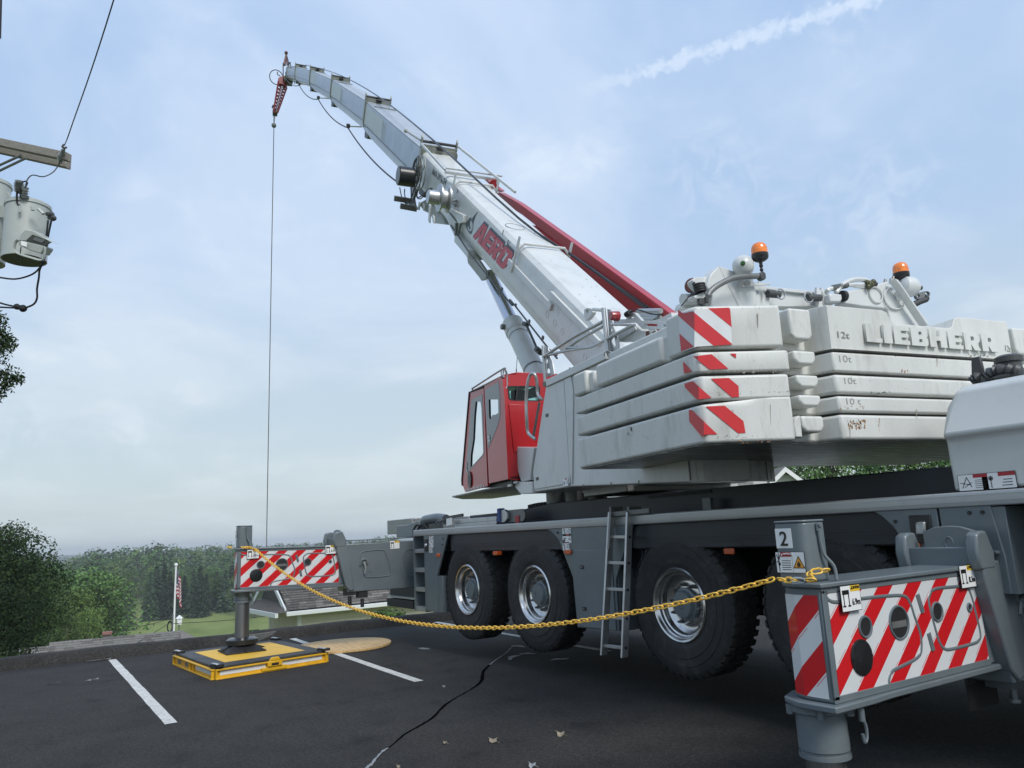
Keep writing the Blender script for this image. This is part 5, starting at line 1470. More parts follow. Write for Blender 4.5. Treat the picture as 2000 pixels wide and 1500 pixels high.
def centre_slab(z0, z1, lab):
    half = [(-3.3, 1.30), (-5.02, 1.31), (-5.02, 1.035), (-5.195, .965)]
    b_ = MB(); b_.prism([sp(a, l, z0) for a, l in half + mirror(half)], ZZ * (z1 - z0))
    return b_.build('counterweight_slab', cast_paint, crane, bevel=.022, seg=3, label=lab)


s5 = centre_slab(2.14, 2.318, 'lowest counterweight slab with rust streaks')
outer_wing(s5, 'slab_wing', [2.405, 2.405, 2.405, 2.405, 2.447, 2.447, 2.447, 2.405], 2.14)
s4 = slab('counterweight_slab', 2.336, 2.450, outer=False, lab='thin slab, second from the bottom')
s4.modifiers['bevel'].width = .018
s3 = centre_slab(2.468, 2.606, 'middle counterweight slab')
outer_wing(s3, 'slab_wing', [2.602] * 8, 2.430)
s2 = slab('counterweight_slab', 2.627, 2.770, lab='second slab from the top')
# top slab: stepped
tp = MB()
for sg in (-1, 1):
    if sg == 1: tp0 = tp; tp = MB()
    tp.prism([sp(a, l * sg, 2.795) for a, l in ((-4.62, 1.96), (-4.66, 1.975), (-4.93, 1.975), (-4.985, 1.955), (-5.16, 1.365), (-4.62, 1.30))], ZZ * .305)
    tp.prism([sp(a, l * sg, 2.80) for a, l in ((-4.62, 1.40), (-5.02, 1.35), (-5.02, 1.0), (-4.62, .95))], ZZ * .285)
s1 = tp.build('counterweight_slab', cast_paint, crane, bevel=.022, seg=3, label='top counterweight slab with raised lettering')
tp0.build('slab_wing', cast_paint, s1, bevel=.022, seg=3)
tc_ = MB()
half = [(-4.62, 1.04), (-5.04, 1.045), (-5.19, .965)]
tc_.prism([sp(-4.62, 1.04, 2.79), sp(-5.06, 1.04, 2.79), sp(-5.195, .962, 2.79), sp(-5.195, .962, 3.105), sp(-5.06, 1.04, 3.11), sp(-4.62, 1.04, 3.11)], HL * -.001) if False else None
front = [(.965, 2.79), (.965, 3.115), (.42, 3.115), (.37, 3.10), (.345, 3.04), (.30, 3.018), (-.28, 3.018), (-.31, 3.03), (-.35, 3.10), (-.40, 3.115), (-.965, 3.115), (-.965, 2.79)]
tc_.prism([sp(-5.195, l, z) for l, z in front], -NR * .5)
for sg in (1, -1): tc_.prism([sp(-5.195, .965 * sg, 2.79), sp(-5.03, 1.045 * sg, 2.79), sp(-4.62, 1.045 * sg, 2.79), sp(-4.62, .95 * sg, 2.79)], ZZ * .325)
tc_.build('centre_block', cast_paint, s1, bevel=.022, seg=3)
tb = MB(); tb.sbox(-4.72, -3.9, -.95, -.30, 2.80, 3.13); tb.build('rear_riser', cast_paint, s1, bevel=.03, seg=3)
for o, z0, z1 in ((s1, 2.855, 3.085), (s2, 2.675, 2.775), (s3, 2.51, 2.60), (s4, 2.375, 2.458), (s5, 2.195, 2.31)):
    for sg in (1, -1):
        a, b2 = (1.285, 1.085) if sg == 1 else (-1.085, -1.285)
        pad(o, a, b2, z0, z1)
ss = MB(); ss.prism([sp(-5.16, 1.36, 2.16), sp(-5.16, 1.36, 2.25), sp(-5.16, 1.345, 2.29), sp(-5.16, 1.315, 2.31), sp(-5.16, 1.30, 2.31), sp(-5.16, 1.30, 2.16)], -NR * .1); ss.build('lug_wedge', cast_paint, s5, bevel=.01)
sdb = MB(); sdb.sbox(-4.60, -3.60, 1.62, 2.0, 2.782, 2.985); sdb.build('side_ballast_block', cast_paint, crane, bevel=.03, seg=3)
sdb = MB(); sdb.sbox(-4.66, -4.56, 1.62, 1.97, 2.782, 2.975); sdb.build('side_ballast_block', cast_paint, crane, bevel=.015)
sdb = MB(); sdb.sbox(-3.42, -3.18, 1.72, 2.0, 2.782, 2.985); sdb.build('side_ballast_block', cast_paint, crane, bevel=.025, seg=3)
sdb = MB(); sdb.sbox(-3.50, -3.40, 1.72, 1.96, 2.782, 2.965); sdb.build('side_ballast_block', cast_paint, crane, bevel=.02)
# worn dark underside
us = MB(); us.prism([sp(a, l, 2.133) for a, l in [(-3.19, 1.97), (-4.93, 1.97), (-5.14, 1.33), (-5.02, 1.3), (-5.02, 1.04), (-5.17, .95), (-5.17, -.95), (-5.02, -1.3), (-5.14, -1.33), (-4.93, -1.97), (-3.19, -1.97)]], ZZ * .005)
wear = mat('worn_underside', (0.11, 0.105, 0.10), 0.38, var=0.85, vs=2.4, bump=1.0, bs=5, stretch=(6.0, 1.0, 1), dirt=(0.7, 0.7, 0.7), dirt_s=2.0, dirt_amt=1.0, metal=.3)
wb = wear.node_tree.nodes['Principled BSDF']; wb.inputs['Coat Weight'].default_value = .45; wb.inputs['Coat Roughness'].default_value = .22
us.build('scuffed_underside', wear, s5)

# cast marks
block_text('LIEBHERR', PA(1689, 668.5, -5.196), PA(1945, 689, -5.196) - PA(1689, 668.5, -5.196), PA(1685, 632.5, -5.196) - PA(1689, 668.5, -5.196), .022, cast_paint, s1, 'raised_lettering')
for s_, o, px, py, px2, py2, h in (('12t', s1, 1637, 659, 1660, 661, 12), ('10t', s2, 1640, 707, 1664, 708, 13), ('10t', s3, 1650, 750, 1673, 750, 12), ('10 t', s4, 1654, 790, 1682, 790, 12), ('12t', s1, 1964, 685, 1975, 688, 11)):
    a_ = PA(px, py, -5.1955); b_ = PA(px2, py2, -5.1955); t_ = PA(px, py - h, -5.1955)
    text(s_, a_, b_ - a_, ZZ, (t_ - a_).length, mark_grey, o, 'cast_mark', width=(b_ - a_).length, depth=.001)
# rust and chips
rust_m = mat('rust_stain', (0.30, 0.15, 0.06), 0.8, var=0.4, vs=40)
chip_m = mat('dark_paint_chip', (0.05, 0.04, 0.035), 0.7)


def chips(n, x0, x1, y0, y1, m, seed, size, tall=1.0, plane_a=-5.1965, par=s5):
    r_ = random.Random(seed); b_ = MB()
    for _ in range(n):
        c = PA(r_.uniform(x0, x1), r_.uniform(y0, y1), plane_a); k = 6; s_ = size * r_.uniform(.3, 1)
        pts = [c - HL * (s_ * math.cos(t) * r_.uniform(.5, 1)) + ZZ * (s_ * tall * math.sin(t) * r_.uniform(.5, 1)) for t in [2 * PI * i / k for i in range(k)]]
        b_.face(pts)
    return b_.build('rust_spot', m, par, smooth=None, fix=False, kind='stuff')


chips(46, 1655, 1690, 822, 838, rust_m, 1, .010, 1.6)
chips(30, 1657, 1688, 820, 836, chip_m, 2, .006, 1.8)
chips(8, 1716, 1719, 812, 843, rust_m, 3, .004, 4)
chips(26, 1640, 1690, 793, 799, rust_m, 4, .007, .6, par=s4)
chips(14, 1890, 1930, 690, 696, chip_m, 5, .012, .6, par=s1)
chips(14, 1700, 1740, 765, 770, chip_m, 6, .010, .5, par=s3)
chips(10, 1757, 1775, 722, 728, rust_m, 7, .008, 1.2, par=s2)
chips(22, 1640, 1900, 682, 800, chip_m, 8, .004, 1.0, par=s3)
def chips_on(n, x0, x1, y0, y1, m, seed, size, proj, U_, tall, par):
    r_ = random.Random(seed); b_ = MB()
    for _ in range(n):
        c = proj(r_.uniform(x0, x1), r_.uniform(y0, y1)); s_ = size * r_.uniform(.25, 1)
        b_.face([c + U_ * (s_ * math.cos(t) * r_.uniform(.4, 1)) + ZZ * (s_ * tall * math.sin(t) * r_.uniform(.4, 1)) for t in [2 * PI * i / 6 for i in range(6)]])
    return b_.build('paint_chip', m, par, smooth=None, fix=False, kind='stuff')


grime = mat('grime_film', (.30, .275, .22), .7, var=.2, vs=20)
SD_ = lambda px, py: PL(px, py, 1.993)
RF_ = lambda px, py: plane(px, py, sp(-4.985, 1.965, 0) + FNN * .0015, FNN)
FNN = (sp(-5.165, 1.365, 0) - sp(-4.985, 1.965, 0)).cross(ZZ).normalized(); FNN = FNN if FNN.dot(NR) > 0 else -FNN
for i, (x0, x1, y0, y1, n_, m_, sz, tl, pj, par) in enumerate(((1140, 1330, 845, 900, 26, chip_m, .007, .8, 'S', s5), (1130, 1345, 770, 850, 16, chip_m, .005, .8, 'S', s3), (1136, 1300, 880, 912, 14, rust_m, .008, .6, 'S', s5), (1225, 1235, 835, 850, 7, chip_m, .010, 2.0, 'S', s5),
        (1400, 1530, 850, 858, 26, chip_m, .010, .5, 'R', s5), (1390, 1530, 700, 760, 14, chip_m, .005, .9, 'R', s3), (1360, 1530, 596, 602, 18, chip_m, .006, .5, 'R', s1), (1380, 1530, 722, 728, 18, grime, .018, .4, 'R', s2), (1380, 1540, 764, 772, 20, grime, .016, .4, 'R', s3), (1440, 1530, 860, 866, 14, rust_m, .012, .5, 'R', s5))):
    chips_on(n_, x0, x1, y0, y1, m_, 40 + i, sz, SD_ if pj == 'S' else RF_, HA if pj == 'S' else HL, tl, par)
for x, y0, y1, par in ((1480, 612, 640, s1), (1505, 790, 830, s5), (1432, 800, 835, s5), (1660, 835, 858, s5), (1790, 800, 818, s4), (1745, 640, 672, s1), (1830, 700, 716, s2)):
    b_ = MB(); F_ = RF_ if x < 1540 else (lambda a, b: PA(a, b, -5.1968)); c0, c1_ = F_(x, y0), F_(x + .6, y1); w_ = HL * .005
    b_.face([c0 - w_, c0 + w_, c1_ + w_ * .3, c1_ - w_ * .3]); b_.build('rust_run', grime, par, smooth=None, fix=False)
chips(16, 1400, 1530, 690, 855, chip_m, 9, .003, 1.0, par=s3) if False else None

# red and white warning film wrapped round the slab corner
FP, FN = sp(-4.985, 1.965, 0), None
d_ = sp(-5.165, 1.365, 0) - sp(-4.985, 1.965, 0); FN = d_.cross(ZZ).normalized()
if FN.dot(NR) < 0: FN = -FN


def film(polys, corner, o):
    """polygons in photo zoom coordinates; split at the corner edge between side face and rear facet"""
    b_ = MB()
    for m_, poly in polys:
        b_.mi(m_)
        for side in (0, 1):
            out = []
            n = len(poly)
            for i in range(n):                                # clip to one side of the corner
                a, c = poly[i], poly[(i + 1) % n]
                ia = (a[0] >= corner) == bool(side); ic = (c[0] >= corner) == bool(side)
                if ia: out.append(a)
                if ia != ic:
                    t = (corner - a[0]) / (c[0] - a[0]); out.append((corner, a[1] + t * (c[1] - a[1])))
            if len(out) < 3: continue
            lift = .0035 + .0012 * m_
            pts = []
            for zx, zy in out:
                px, py = 1100 + zx / 3.948, 560 + zy / 3.948
                pts.append(plane(px, py, FP + FN * lift, FN) if side else PL(px, py, 1.99 + lift))
            b_.face(pts)
    return b_.build('warning_film', [white_film, red_film], o, fix=False, smooth=None)


film([(0, [(885, 205), (990, 185), (1290, 160), (1303, 445), (1030, 462), (908, 505)]), (1, [(885, 176), (925, 205), (1000, 190), (1308, 445), (1160, 455), (1012, 335), (885, 222)]), (1, [(1118, 166), (1278, 161), (1288, 175), (1299, 312)]), (1, [(895, 360), (1008, 462), (908, 500)])], 1012, s1)
film([(1, [(1000, 537), (1145, 520), (1275, 632), (1130, 638)]), (1, [(922, 575), (993, 652), (930, 668)]), (1, [(1285, 515), (1333, 515), (1333, 552)])], 1040, s2)
film([(1, [(935, 747), (998, 728), (1145, 857), (1030, 870), (938, 775)]), (1, [(1138, 709), (1278, 703), (1352, 765), (1356, 850), (1300, 852)])], 1045, s3)
film([(1, [(968, 950), (990, 950), (1190, 1138), (1092, 1140), (1070, 1158), (972, 1040)]), (1, [(1098, 923), (1245, 917), (1390, 1035), (1406, 1126), (1350, 1130)])], 1085, s5)

# ---- main body of the superstructure
LB_ = 1.35
bd = MB()
outl = [(1043.5, 961.5), (1042, 918), (1067, 748), (1115, 727), (1180, 694)]
pts = [PL(px, py, LB_) for px, py in outl]
top_r = pts[-1].copy()
S_ = toS(pts[-1])
pts = pts + [sp(-3.9, LB_, S_.z), sp(-3.9, LB_, 1.955), PL(1117, 950.5, LB_)]
bd.prism(pts, -HL * .62)
body = bd.build('superstructure_body', grey_paint, crane, bevel=.012)
b2_ = MB(); b2_.sbox(-1.9, -.9, -1.0, .75, 2.0, 2.12); b2_.sbox(-2.2, .35, -.66, .66, 2.05, 2.30); b2_.build('superstructure_floor', grey_paint, crane, bevel=.01)
b2_ = MB(); b2_.sbox(-4.4, -1.5, -.62, -.52, 2.2, 3.02); b2_.sbox(-4.4, -1.5, .52, .62, 2.2, 3.02); b2_.sbox(-1.9, -1.0, -1.2, -.75, 2.0, 3.2); b2_.build('side_frame', grey_paint, crane, bevel=.01)
# rear skirt under the slabs: ribbed curved sheet
sk_ = MB(); arc_ = [(-3.90, 1.34), (-3.93, 1.2), (-3.90, .95), (-3.84, .70), (-3.78, .45), (-3.70, .28)]
for (a0, l0), (a1, l1) in zip(arc_, arc_[1:]): sk_.prism([sp(a0, l0, 1.955), sp(a1, l1, 1.955), sp(a1 + .02, l1, 1.955), sp(a0 + .02, l0, 1.955)], ZZ * .18)
sk_.build('rear_skirt', grey_paint, crane)
for i in range(11):
    t = i / 10 * 4.6; k = int(t); f = t - k; a = arc_[k][0] * (1 - f) + arc_[min(k + 1, 5)][0] * f; l = arc_[k][1] * (1 - f) + arc_[min(k + 1, 5)][1] * f
    rb_ = MB(); rb_.box(sp(a - .008, l, 1.97), HL * .012, HA * .008, ZZ * .16); rb_.build('skirt_rib', mid_grey if i in (0, 9) else grey_paint, crane)
# door, mullion, roof gutter
PD_ = lambda px, py, l=LB_ + .002: PL(px, py, l)
dr_ = MB(); dr_.prism([PD_(1067.5, 757), PD_(1102, 741.5), PD_(1113.5, 925), PD_(1115, 944), PD_(1045, 956), PD_(1042.5, 921)], HL * .010); door = dr_.build('body_door', grey_paint, body, bevel=.006)
k = MB(); k.prism([PD_(1103.5, 741), PD_(1116, 735), PD_(1121, 760), PD_(1119, 948), PD_(1114.5, 925)], HL * .014); k.build('door_post', grey_paint, body, bevel=.006)
for px, py in ((1068.5, 811), (1049.5, 935)):
    k = MB(); c0 = PD_(px, py, LB_ + .013); k.box(c0 - HA * .035 - ZZ * .018, HA * .07, ZZ * .036, HL * .006); k.build('latch', gloss_black, door, bevel=.004)
k = MB(); A0, A1 = PL(1066, 744, LB_ + .03), PL(1182, 688, LB_ + .03); k.box(A0 - ZZ * .07, A1 - A0, ZZ * .085, -HL * .35); k.build('roof_beam', grey_paint, body, bevel=.008)
sticker(body, PL(1105, 942, LB_ + .013), -HA, ZZ, .13, .085, 'reach')
for px in (1139, 1193, 1247):
    k = MB(); c0 = PL(px, 946 - (px - 1139) * .05, LB_ + .001); k.cyl(c0, c0 + HL * .012, .013, n=8); k.build('body_bolt', grey_paint, body)

# ---- operator's cab
LC = 1.50
Zc = lambda zx, zy: (880 + zx / 5.357, 700 + zy / 5.357)
CL = lambda zx, zy, l=LC: PL(*Zc(zx, zy), l)
cab = thing('operator_cab', sp(.5, 1.1, 2.2), '', '')
for k_ in ('label', 'category'):
    if k_ in cab: del cab[k_]
col.objects.unlink(cab); place(cab, crane, sp(.5, 1.1, 2.2)); cab['label'] = 'red operator cab hanging at the side of the body'
door_out = [CL(*q) for q in ((153, 1398), (128, 1330), (127, 1270), (205, 352), (218, 345), (345, 302), (372, 960), (388, 1335))]
door_win = [CL(*q) for q in ((222, 442), (318, 385), (333, 398), (350, 975), (340, 1015), (300, 1055), (178, 1192), (162, 1195), (168, 1130))]
pn = HL
plate('cab_door', door_out, [door_win], red, cab, .03, n=pn)
rear_out = [CL(*q, LC + .012) for q in ((352, 302), (512, 196), (545, 215), (566, 440), (601, 1262), (402, 1308), (386, 960))]
rear_win = [CL(*q, LC + .012) for q in ((364, 332), (502, 252), (516, 360), (519, 600), (498, 695), (430, 862), (392, 940))]
plate('cab_side_panel', rear_out, [rear_win], red, cab, .03, n=pn)
gl = MB(); gl.face([p - HL * .012 for p in door_win]); gl.build('side_window', tint_glass, cab, fix=False, smooth=None)
gl = MB(); gl.face([p - HL * .012 for p in rear_win]); gl.build('side_window', tint_glass, cab, fix=False, smooth=None)
for w_ in (door_win, rear_win):
    cc = sum(w_, Vector()) / len(w_)
    fr = plate('window_gasket', [cc + (p - cc) * 1.015 + HL * .003 for p in w_], [[CL(*q, LC + (.003 if w_ is door_win else .015)) for q in (((262, 452), (312, 455), (322, 520), (342, 985), (330, 1010), (208, 1145), (212, 1010), (236, 850), (248, 600)) if w_ is door_win else ((398, 430), (497, 430), (500, 570), (470, 590), (440, 590), (410, 645), (402, 600)))]], mat('grey_window_band', (.10, .115, .12), .25, coat=.5) if 'grey_window_band' not in MATS else MATS['grey_window_band'], cab, .004, n=pn)
AR = toS(CL(601, 1262)).x
zr0, zr1 = toS(CL(601, 1262)).z, toS(CL(530, 205)).z
lR = .72
rear_poly = [sp(AR, LC, zr0), sp(AR, LC - .02, zr1 + .02), sp(AR, LC - .25, zr1 + .05), sp(AR, lR, zr1 + .05), sp(AR, lR, zr0 + .1), sp(AR, LC - .12, zr0 - .02)]
PAq = lambda zx, zy: PA(*Zc(zx, zy), AR)
rw = [PAq(*q) for q in ((600, 292), (850, 290), (930, 300), (925, 445), (640, 437), (612, 420))]
plate('cab_rear_wall', rear_poly, [rw], red, cab, .03, n=-HA)
gl = MB(); gl.face([p + HA * .012 for p in rw]); gl.build('rear_window', tint_glass, cab, fix=False, smooth=None)
cc = sum(rw, Vector()) / len(rw)
plate('window_gasket', [cc + (p - cc) * 1.04 - HA * .004 for p in rw], [[cc + (p - cc) * .94 - HA * .004 for p in rw]], gloss_black, cab, .004, n=-HA)
k = MB(); c0 = PAq(705, 290); c1_ = PAq(690, 437); k.box(c0 - HA * .01, c1_ - c0, HL * .02, -HA * .004); k.build('window_bar', black, cab)
# pressed service panel on the rear wall
k = MB(); a, b, c, d = PAq(605, 480), PAq(905, 490), PAq(880, 940), PAq(660, 985)
for q in (a, b, c, d): pass
k.prism([a - HA * .003, b - HA * .003, c - HA * .003, d - HA * .003], -HA * .012); k.build('service_panel', red, cab, bevel=.004)
# roof, floor, front frame, far wall
roofp = [door_out[3], door_out[5], rear_out[1], rear_out[2]]
RF = MB(); fr_a = toS(CL(210, 345)).x; ro_z = toS(CL(210, 345)).z
RF.prism([sp(fr_a, LC, ro_z - .01), sp(AR, LC, zr1 + .015), sp(AR, LC - .2, zr1 + .055), sp(fr_a, LC - .2, ro_z + .04)], -HL * .0001 + ZZ * .015)
RF.prism([sp(fr_a, LC - .18, ro_z + .02), sp(AR, LC - .18, zr1 + .04), sp(AR, lR, zr1 + .04), sp(fr_a, lR, ro_z + .02)], ZZ * .03)
RF.build('cab_roof', red, cab, bevel=.006)
f0 = toS(CL(140, 1360)); FL = MB(); FL.prism([sp(f0.x, LC - .02, f0.z), sp(AR, LC - .02, zr0), sp(AR, lR, zr0), sp(f0.x, lR, f0.z)], ZZ * .03); FL.build('cab_floor', cab_dark, cab)
FF = MB()
fp = [CL(128, 1330), CL(127, 1270), CL(205, 352)]
FF.face([fp[1] + HA * .02, fp[1] + HA * .02 - HL * (LC - lR), fp[2] + HA * .02 - HL * (LC - lR), fp[2] + HA * .02]); FF.build('windscreen', tint_glass, cab, fix=False, smooth=None)
FF = MB(); FF.tube([fp[0] + HA * .015, fp[1] + HA * .03, fp[2] + HA * .03, CL(345, 298)], .016, 6); FF.build('windscreen_seal', black, cab)
for l_ in (LC - .03, lR + .02):
    FF = MB(); FF.tube([fp[1] + HA * .01 - HL * (LC - l_), fp[2] + HA * .01 - HL * (LC - l_)], .02, 6); FF.build('windscreen_pillar', black, cab)
FW = MB(); zlow = f0.z
fo_ = [sp(f0.x - .05, lR, zlow), sp(AR, lR, zr0), sp(AR, lR, zr1), sp(fr_a, lR, ro_z)]
fi_ = [sp(f0.x - .16, lR, zlow + .28), sp(AR + .35, lR, zr0 + .42), sp(AR + .35, lR, zr1 - .15), sp(fr_a - .08, lR, ro_z - .12)]
plate('cab_inner_wall', fo_, [fi_], cab_dark, cab, .03, n=-HL)
# seat and console
st_ = MB(); c0 = sp(AR + .62, 1.12, zr0); st_.sbox(AR + .42, AR + .90, .95, 1.35, zr0 + .32, zr0 + .44); st_.prism([sp(AR + .42, .97, zr0 + .40), sp(AR + .52, .97, zr0 + .42), sp(AR + .40, .97, zr0 + 1.02), sp(AR + .29, .97, zr0 + 1.0)], HL * .36); st_.sbox(AR + .27, AR + .38, 1.03, 1.26, zr0 + 1.02, zr0 + 1.20); st_.sbox(AR + .55, AR + .75, 1.02, 1.28, zr0 + .02, zr0 + .32)
st_.build('seat', cab_dark, cab, bevel=.03)
cs_ = MB(); cs_.sbox(AR + 1.15, AR + 1.3, .95, 1.35, zr0 + .05, zr0 + .62); cs_.tube([sp(AR + 1.2, 1.1, zr0 + .6), sp(AR + 1.0, 1.1, zr0 + .85)], .02, 6); cs_.tube(circle(sp(AR + .98, 1.1, zr0 + .86), HL, (HA * .6 + ZZ * .8).normalized(), .17, 18), .014, 6, closed=True); cs_.tube([sp(AR + 1.28, 1.2, zr0 + .3), sp(AR + 1.22, 1.25, zr0 + 1.25)], .014, 5); cs_.sbox(AR + .6, AR + .9, 1.36, 1.44, zr0 + .50, zr0 + .58)
cs_.build('console', cab_dark, cab, bevel=.008)
# speaker grille, white marks, notice, roof rail, wiper, underside tray
c0 = CL(203, 1268, LC + .006); k = MB(); e_ = [c0 + HA * (.075 * math.cos(t)) + ZZ * (.115 * math.sin(t)) for t in [2 * PI * i / 20 for i in range(20)]]; k.prism(e_, HL * .012); k.build('vent_grille', gloss_black, cab, bevel=.004)
for i in range(4):
    k = MB(); k.box(c0 + HL * .013 - HA * .05 + ZZ * (-.06 + .035 * i), HA * .10, ZZ * .010, HL * .006); k.build('vent_slat', dark_grey, cab)
rg = random.Random(9)
for i in range(13):
    x = 160 + i * 15; k = MB(); a = CL(x, 1392 - (x - 160) * .26, LC + .004); h_ = .045 * rg.uniform(.7, 1.1); w_ = .032
    k.prism([a, a - HA * w_ * rg.uniform(.5, 1), a - HA * w_ + ZZ * h_ * rg.uniform(.3, 1), a - HA * w_ * .4 + ZZ * h_, a + ZZ * h_ * rg.uniform(.4, 1)], HL * .001); k.build('faded_letter', white_print, cab, smooth=None)
sticker(cab, CL(400, 838, LC + .019), -HA, ZZ, .075, .085, 'reach'); sticker(cab, CL(170, 1135, LC + .006), -HA, ZZ, .04, .12, 'text')
k = MB(); k.tube(smooth_path([CL(228, 350, LC - .01), CL(232, 312, LC - .01), CL(250, 300, LC - .01), CL(540, 115, LC - .01), CL(570, 118, LC - .02), CL(588, 170, LC - .05), CL(590, 290, LC - .05), CL(572, 320, LC - .02)], 4), .013, 8); k.tube([CL(530, 120, LC - .01), CL(535, 200, LC - .01)], .012, 6); k.tube([CL(552, 120, LC - .01), CL(556, 200, LC - .01)], .012, 6); k.build('roof_rail', alu, cab)
k = MB(); k.tube([PL(*Zc(690, 195), 1.0), PL(*Zc(688, 110), 1.0)], .008, 6); k.tube([PL(*Zc(688, 110), 1.0), PL(*Zc(698, -10), 1.0)], .004, 5); k.build('aerial', black, cab)
tray = [PZ(883, 969, 2.22), PZ(962, 952, 2.22), PZ(1004, 946, 2.22), PZ(1018, 964, 2.22), PZ(960, 972, 2.22), PZ(904, 973, 2.22)]
k = MB(); k.prism(tray, -ZZ * .018); k.build('underfloor_tray', mid_grey, cab)
k = MB(); k.prism([CL(390, 1330, 1.42), CL(640, 1275, 1.42), CL(650, 1330, 1.42), CL(420, 1350, 1.42)], -HL * .3); k.build('slide_rail', dark_grey, cab)
k = MB(); k.prism([PL(*Zc(*q), 1.36) for q in ((665, 942), (700, 925), (872, 935), (848, 1112), (835, 1272), (738, 1290), (680, 1110), (655, 1110))], -HL * .30); k.build('washer_tank', grey_paint, crane, bevel=.008)
k = MB(); k.prism([PL(*Zc(*q), 1.38) for q in ((645, 1290), (840, 1290), (850, 1410), (740, 1420), (680, 1350))], -HL * .4); k.build('cab_bracket', grey_paint, crane, bevel=.006)
k = MB(); k.box(PL(*Zc(610, 1345), 1.42), HA * -.12, ZZ * .03, HL * .02); k.box(PL(*Zc(672, 1310), 1.40), HA * -.10, ZZ * .025, HL * .02); k.build('slide_catch', alu, crane)
# white steel grab rail beside the cab
k = MB(); k.tube(smooth_path([PL(*Zc(885, 845), 1.37), PL(*Zc(840, 810), 1.40), PL(*Zc(806, 760), 1.42), PL(*Zc(795, 600), 1.44), PL(*Zc(792, 420), 1.44), PL(*Zc(805, 260), 1.44), PL(*Zc(830, 180), 1.42), PL(*Zc(860, 158), 1.40), PL(*Zc(888, 180), 1.38), PL(*Zc(905, 260), 1.36), PL(*Zc(912, 370), 1.35), PL(*Zc(940, 415), 1.35), PL(*Zc(965, 430), 1.33)], 5), .020, 10); k.build('grab_rail', alu, crane)
k = MB(); k.tube([PL(*Zc(930, 460), 1.30), PL(*Zc(865, 820), 1.34)], .016, 8); k.build('grab_rail', mid_grey, crane)

# ---- handrails on the body roof (zoom of 6.667 from 1030,560)
Zr = lambda x, y: (1030 + x / 6.667, 560 + y / 6.667)
HR = lambda x, y, l=1.30: PL(*Zr(x, y), l)
for path, r in (([(990, 280), (1050, 880)], .024), ([(205, 770), (232, 1250)], .020), ([(205, 915), (600, 660), (985, 455)], .020), ([(510, 800), (740, 655), (990, 515)], .018), ([(280, 890), (500, 838), (760, 800)], .016), ([(540, 790), (740, 795), (850, 780), (1010, 700), (1150, 620), (1380, 500)], .018), ([(1090, 490), (1400, 500)], .014)):
    k = MB(); pth = [HR(*q) for q in path]; k.tube(smooth_path(pth, 4) if len(pth) > 2 else pth, r, 10); k.build('handrail', alu, crane)
plate('rail_bracket', [HR(x, y, 1.27) for x, y in ((1040, 290), (1085, 300), (1120, 520), (1165, 640), (1190, 760), (1185, 850), (1080, 870), (1060, 600))], [[HR(x, y, 1.27) for x, y in ((1040 + 40, 540), (1110, 560), (1090, 600))], [HR(x, y, 1.27) for x, y in ((1085, 700), (1130, 640), (1150, 760), (1130, 820))], [HR(x, y, 1.27) for x, y in ((1055, 330), (1075, 340), (1072, 380), (1056, 375))]], alu, crane, .012, n=HL)
plate('rail_bracket', [HR(x, y, 1.27) for x, y in ((225, 770), (270, 790), (290, 900), (325, 980), (350, 1140), (255, 1180), (235, 1000))], [[HR(x, y, 1.27) for x, y in ((240, 940), (268, 950), (262, 1000), (244, 995))], [HR(x, y, 1.27) for x, y in ((255, 1060), (290, 1070), (300, 1120), (265, 1130))]], alu, crane, .012, n=HL)
for x, y in ((1040, 880), (235, 1270)):
    k = MB(); k.cyl(HR(x, y, 1.24), HR(x, y, 1.36), .035, n=10); k.build('rail_foot', mid_grey, crane)
# red lamp and perforated light bar
k = MB(); c0 = HR(1185, 385, 1.32); k.cyl(c0, c0 + HL * .09, .055, .045, 8); k.build('red_lamp', red_lens, crane, bevel=.006)
k = MB(); k.cyl(HR(1290, 365, 1.25), HR(1340, 330, 1.25), .03, n=10); k.tube(smooth_path([HR(1340, 330, 1.25), HR(1440, 300, 1.25), HR(1620, 355, 1.25), HR(1780, 362, 1.2)], 4), .007, 6); k.build('lamp_cable', black, crane)
lbz = 1.22
plate('light_bar', [HR(x, y, lbz) for x, y in ((1110, 430), (1290, 425), (1300, 370), (1380, 340), (1400, 345), (1490, 445), (1895, 460), (1895, 555), (1500, 545), (1415, 465), (1115, 475))], [[HR(x, y, lbz) for x, y in ((1520, 475), (1695, 482), (1695, 518), (1525, 512))], [HR(x, y, lbz) for x, y in ((1770, 488), (1880, 492), (1880, 522), (1775, 520))], [HR(x, y, lbz) for x, y in ((1320, 400), (1380, 375), (1395, 410), (1320, 420))]], grey_paint, crane, .03, bevel=.003, n=HL)
k = MB(); k.prism([HR(x, y, 1.18) for x, y in ((1395, 500), (1490, 570), (1895, 580), (1900, 690), (1180, 720), (1225, 700), (1240, 660), (1380, 585))], -HL * .1); k.build('winch_frame_plate', grey_paint, crane, bevel=.006)
k = MB(); k.prism([HR(x, y, 1.20) for x, y in ((1170, 640), (1210, 680), (1220, 715), (1190, 715))] , -HL * .05); k.prism([HR(x, y, 1.2) for x, y in ((1165, 625), (1390, 515), (1410, 560), (1215, 690))], -HL * .25); k.build('frame_flange', grey_paint, crane, bevel=.006)
k = MB(); k.cyl(sp(-3.75, 1.05, 3.12), sp(-3.75, -.9, 3.12), .18, n=28); k.build('winch_drum', mid_grey, crane)
for i, x in enumerate((1545, 1630, 1710)):
    k = MB(); k.box(HR(x, 590, 1.185), HA * -.05, ZZ * -.09, HL * .004); k.build('bracket_slot', rust, crane)
k = MB(); k.cyl(HR(1870, 560, 1.22), HR(1870, 680, 1.22), .03, n=10); k.build('hose_fitting', mat('brass_fitting', (.35, .27, .14), .4, metal=.6), crane)
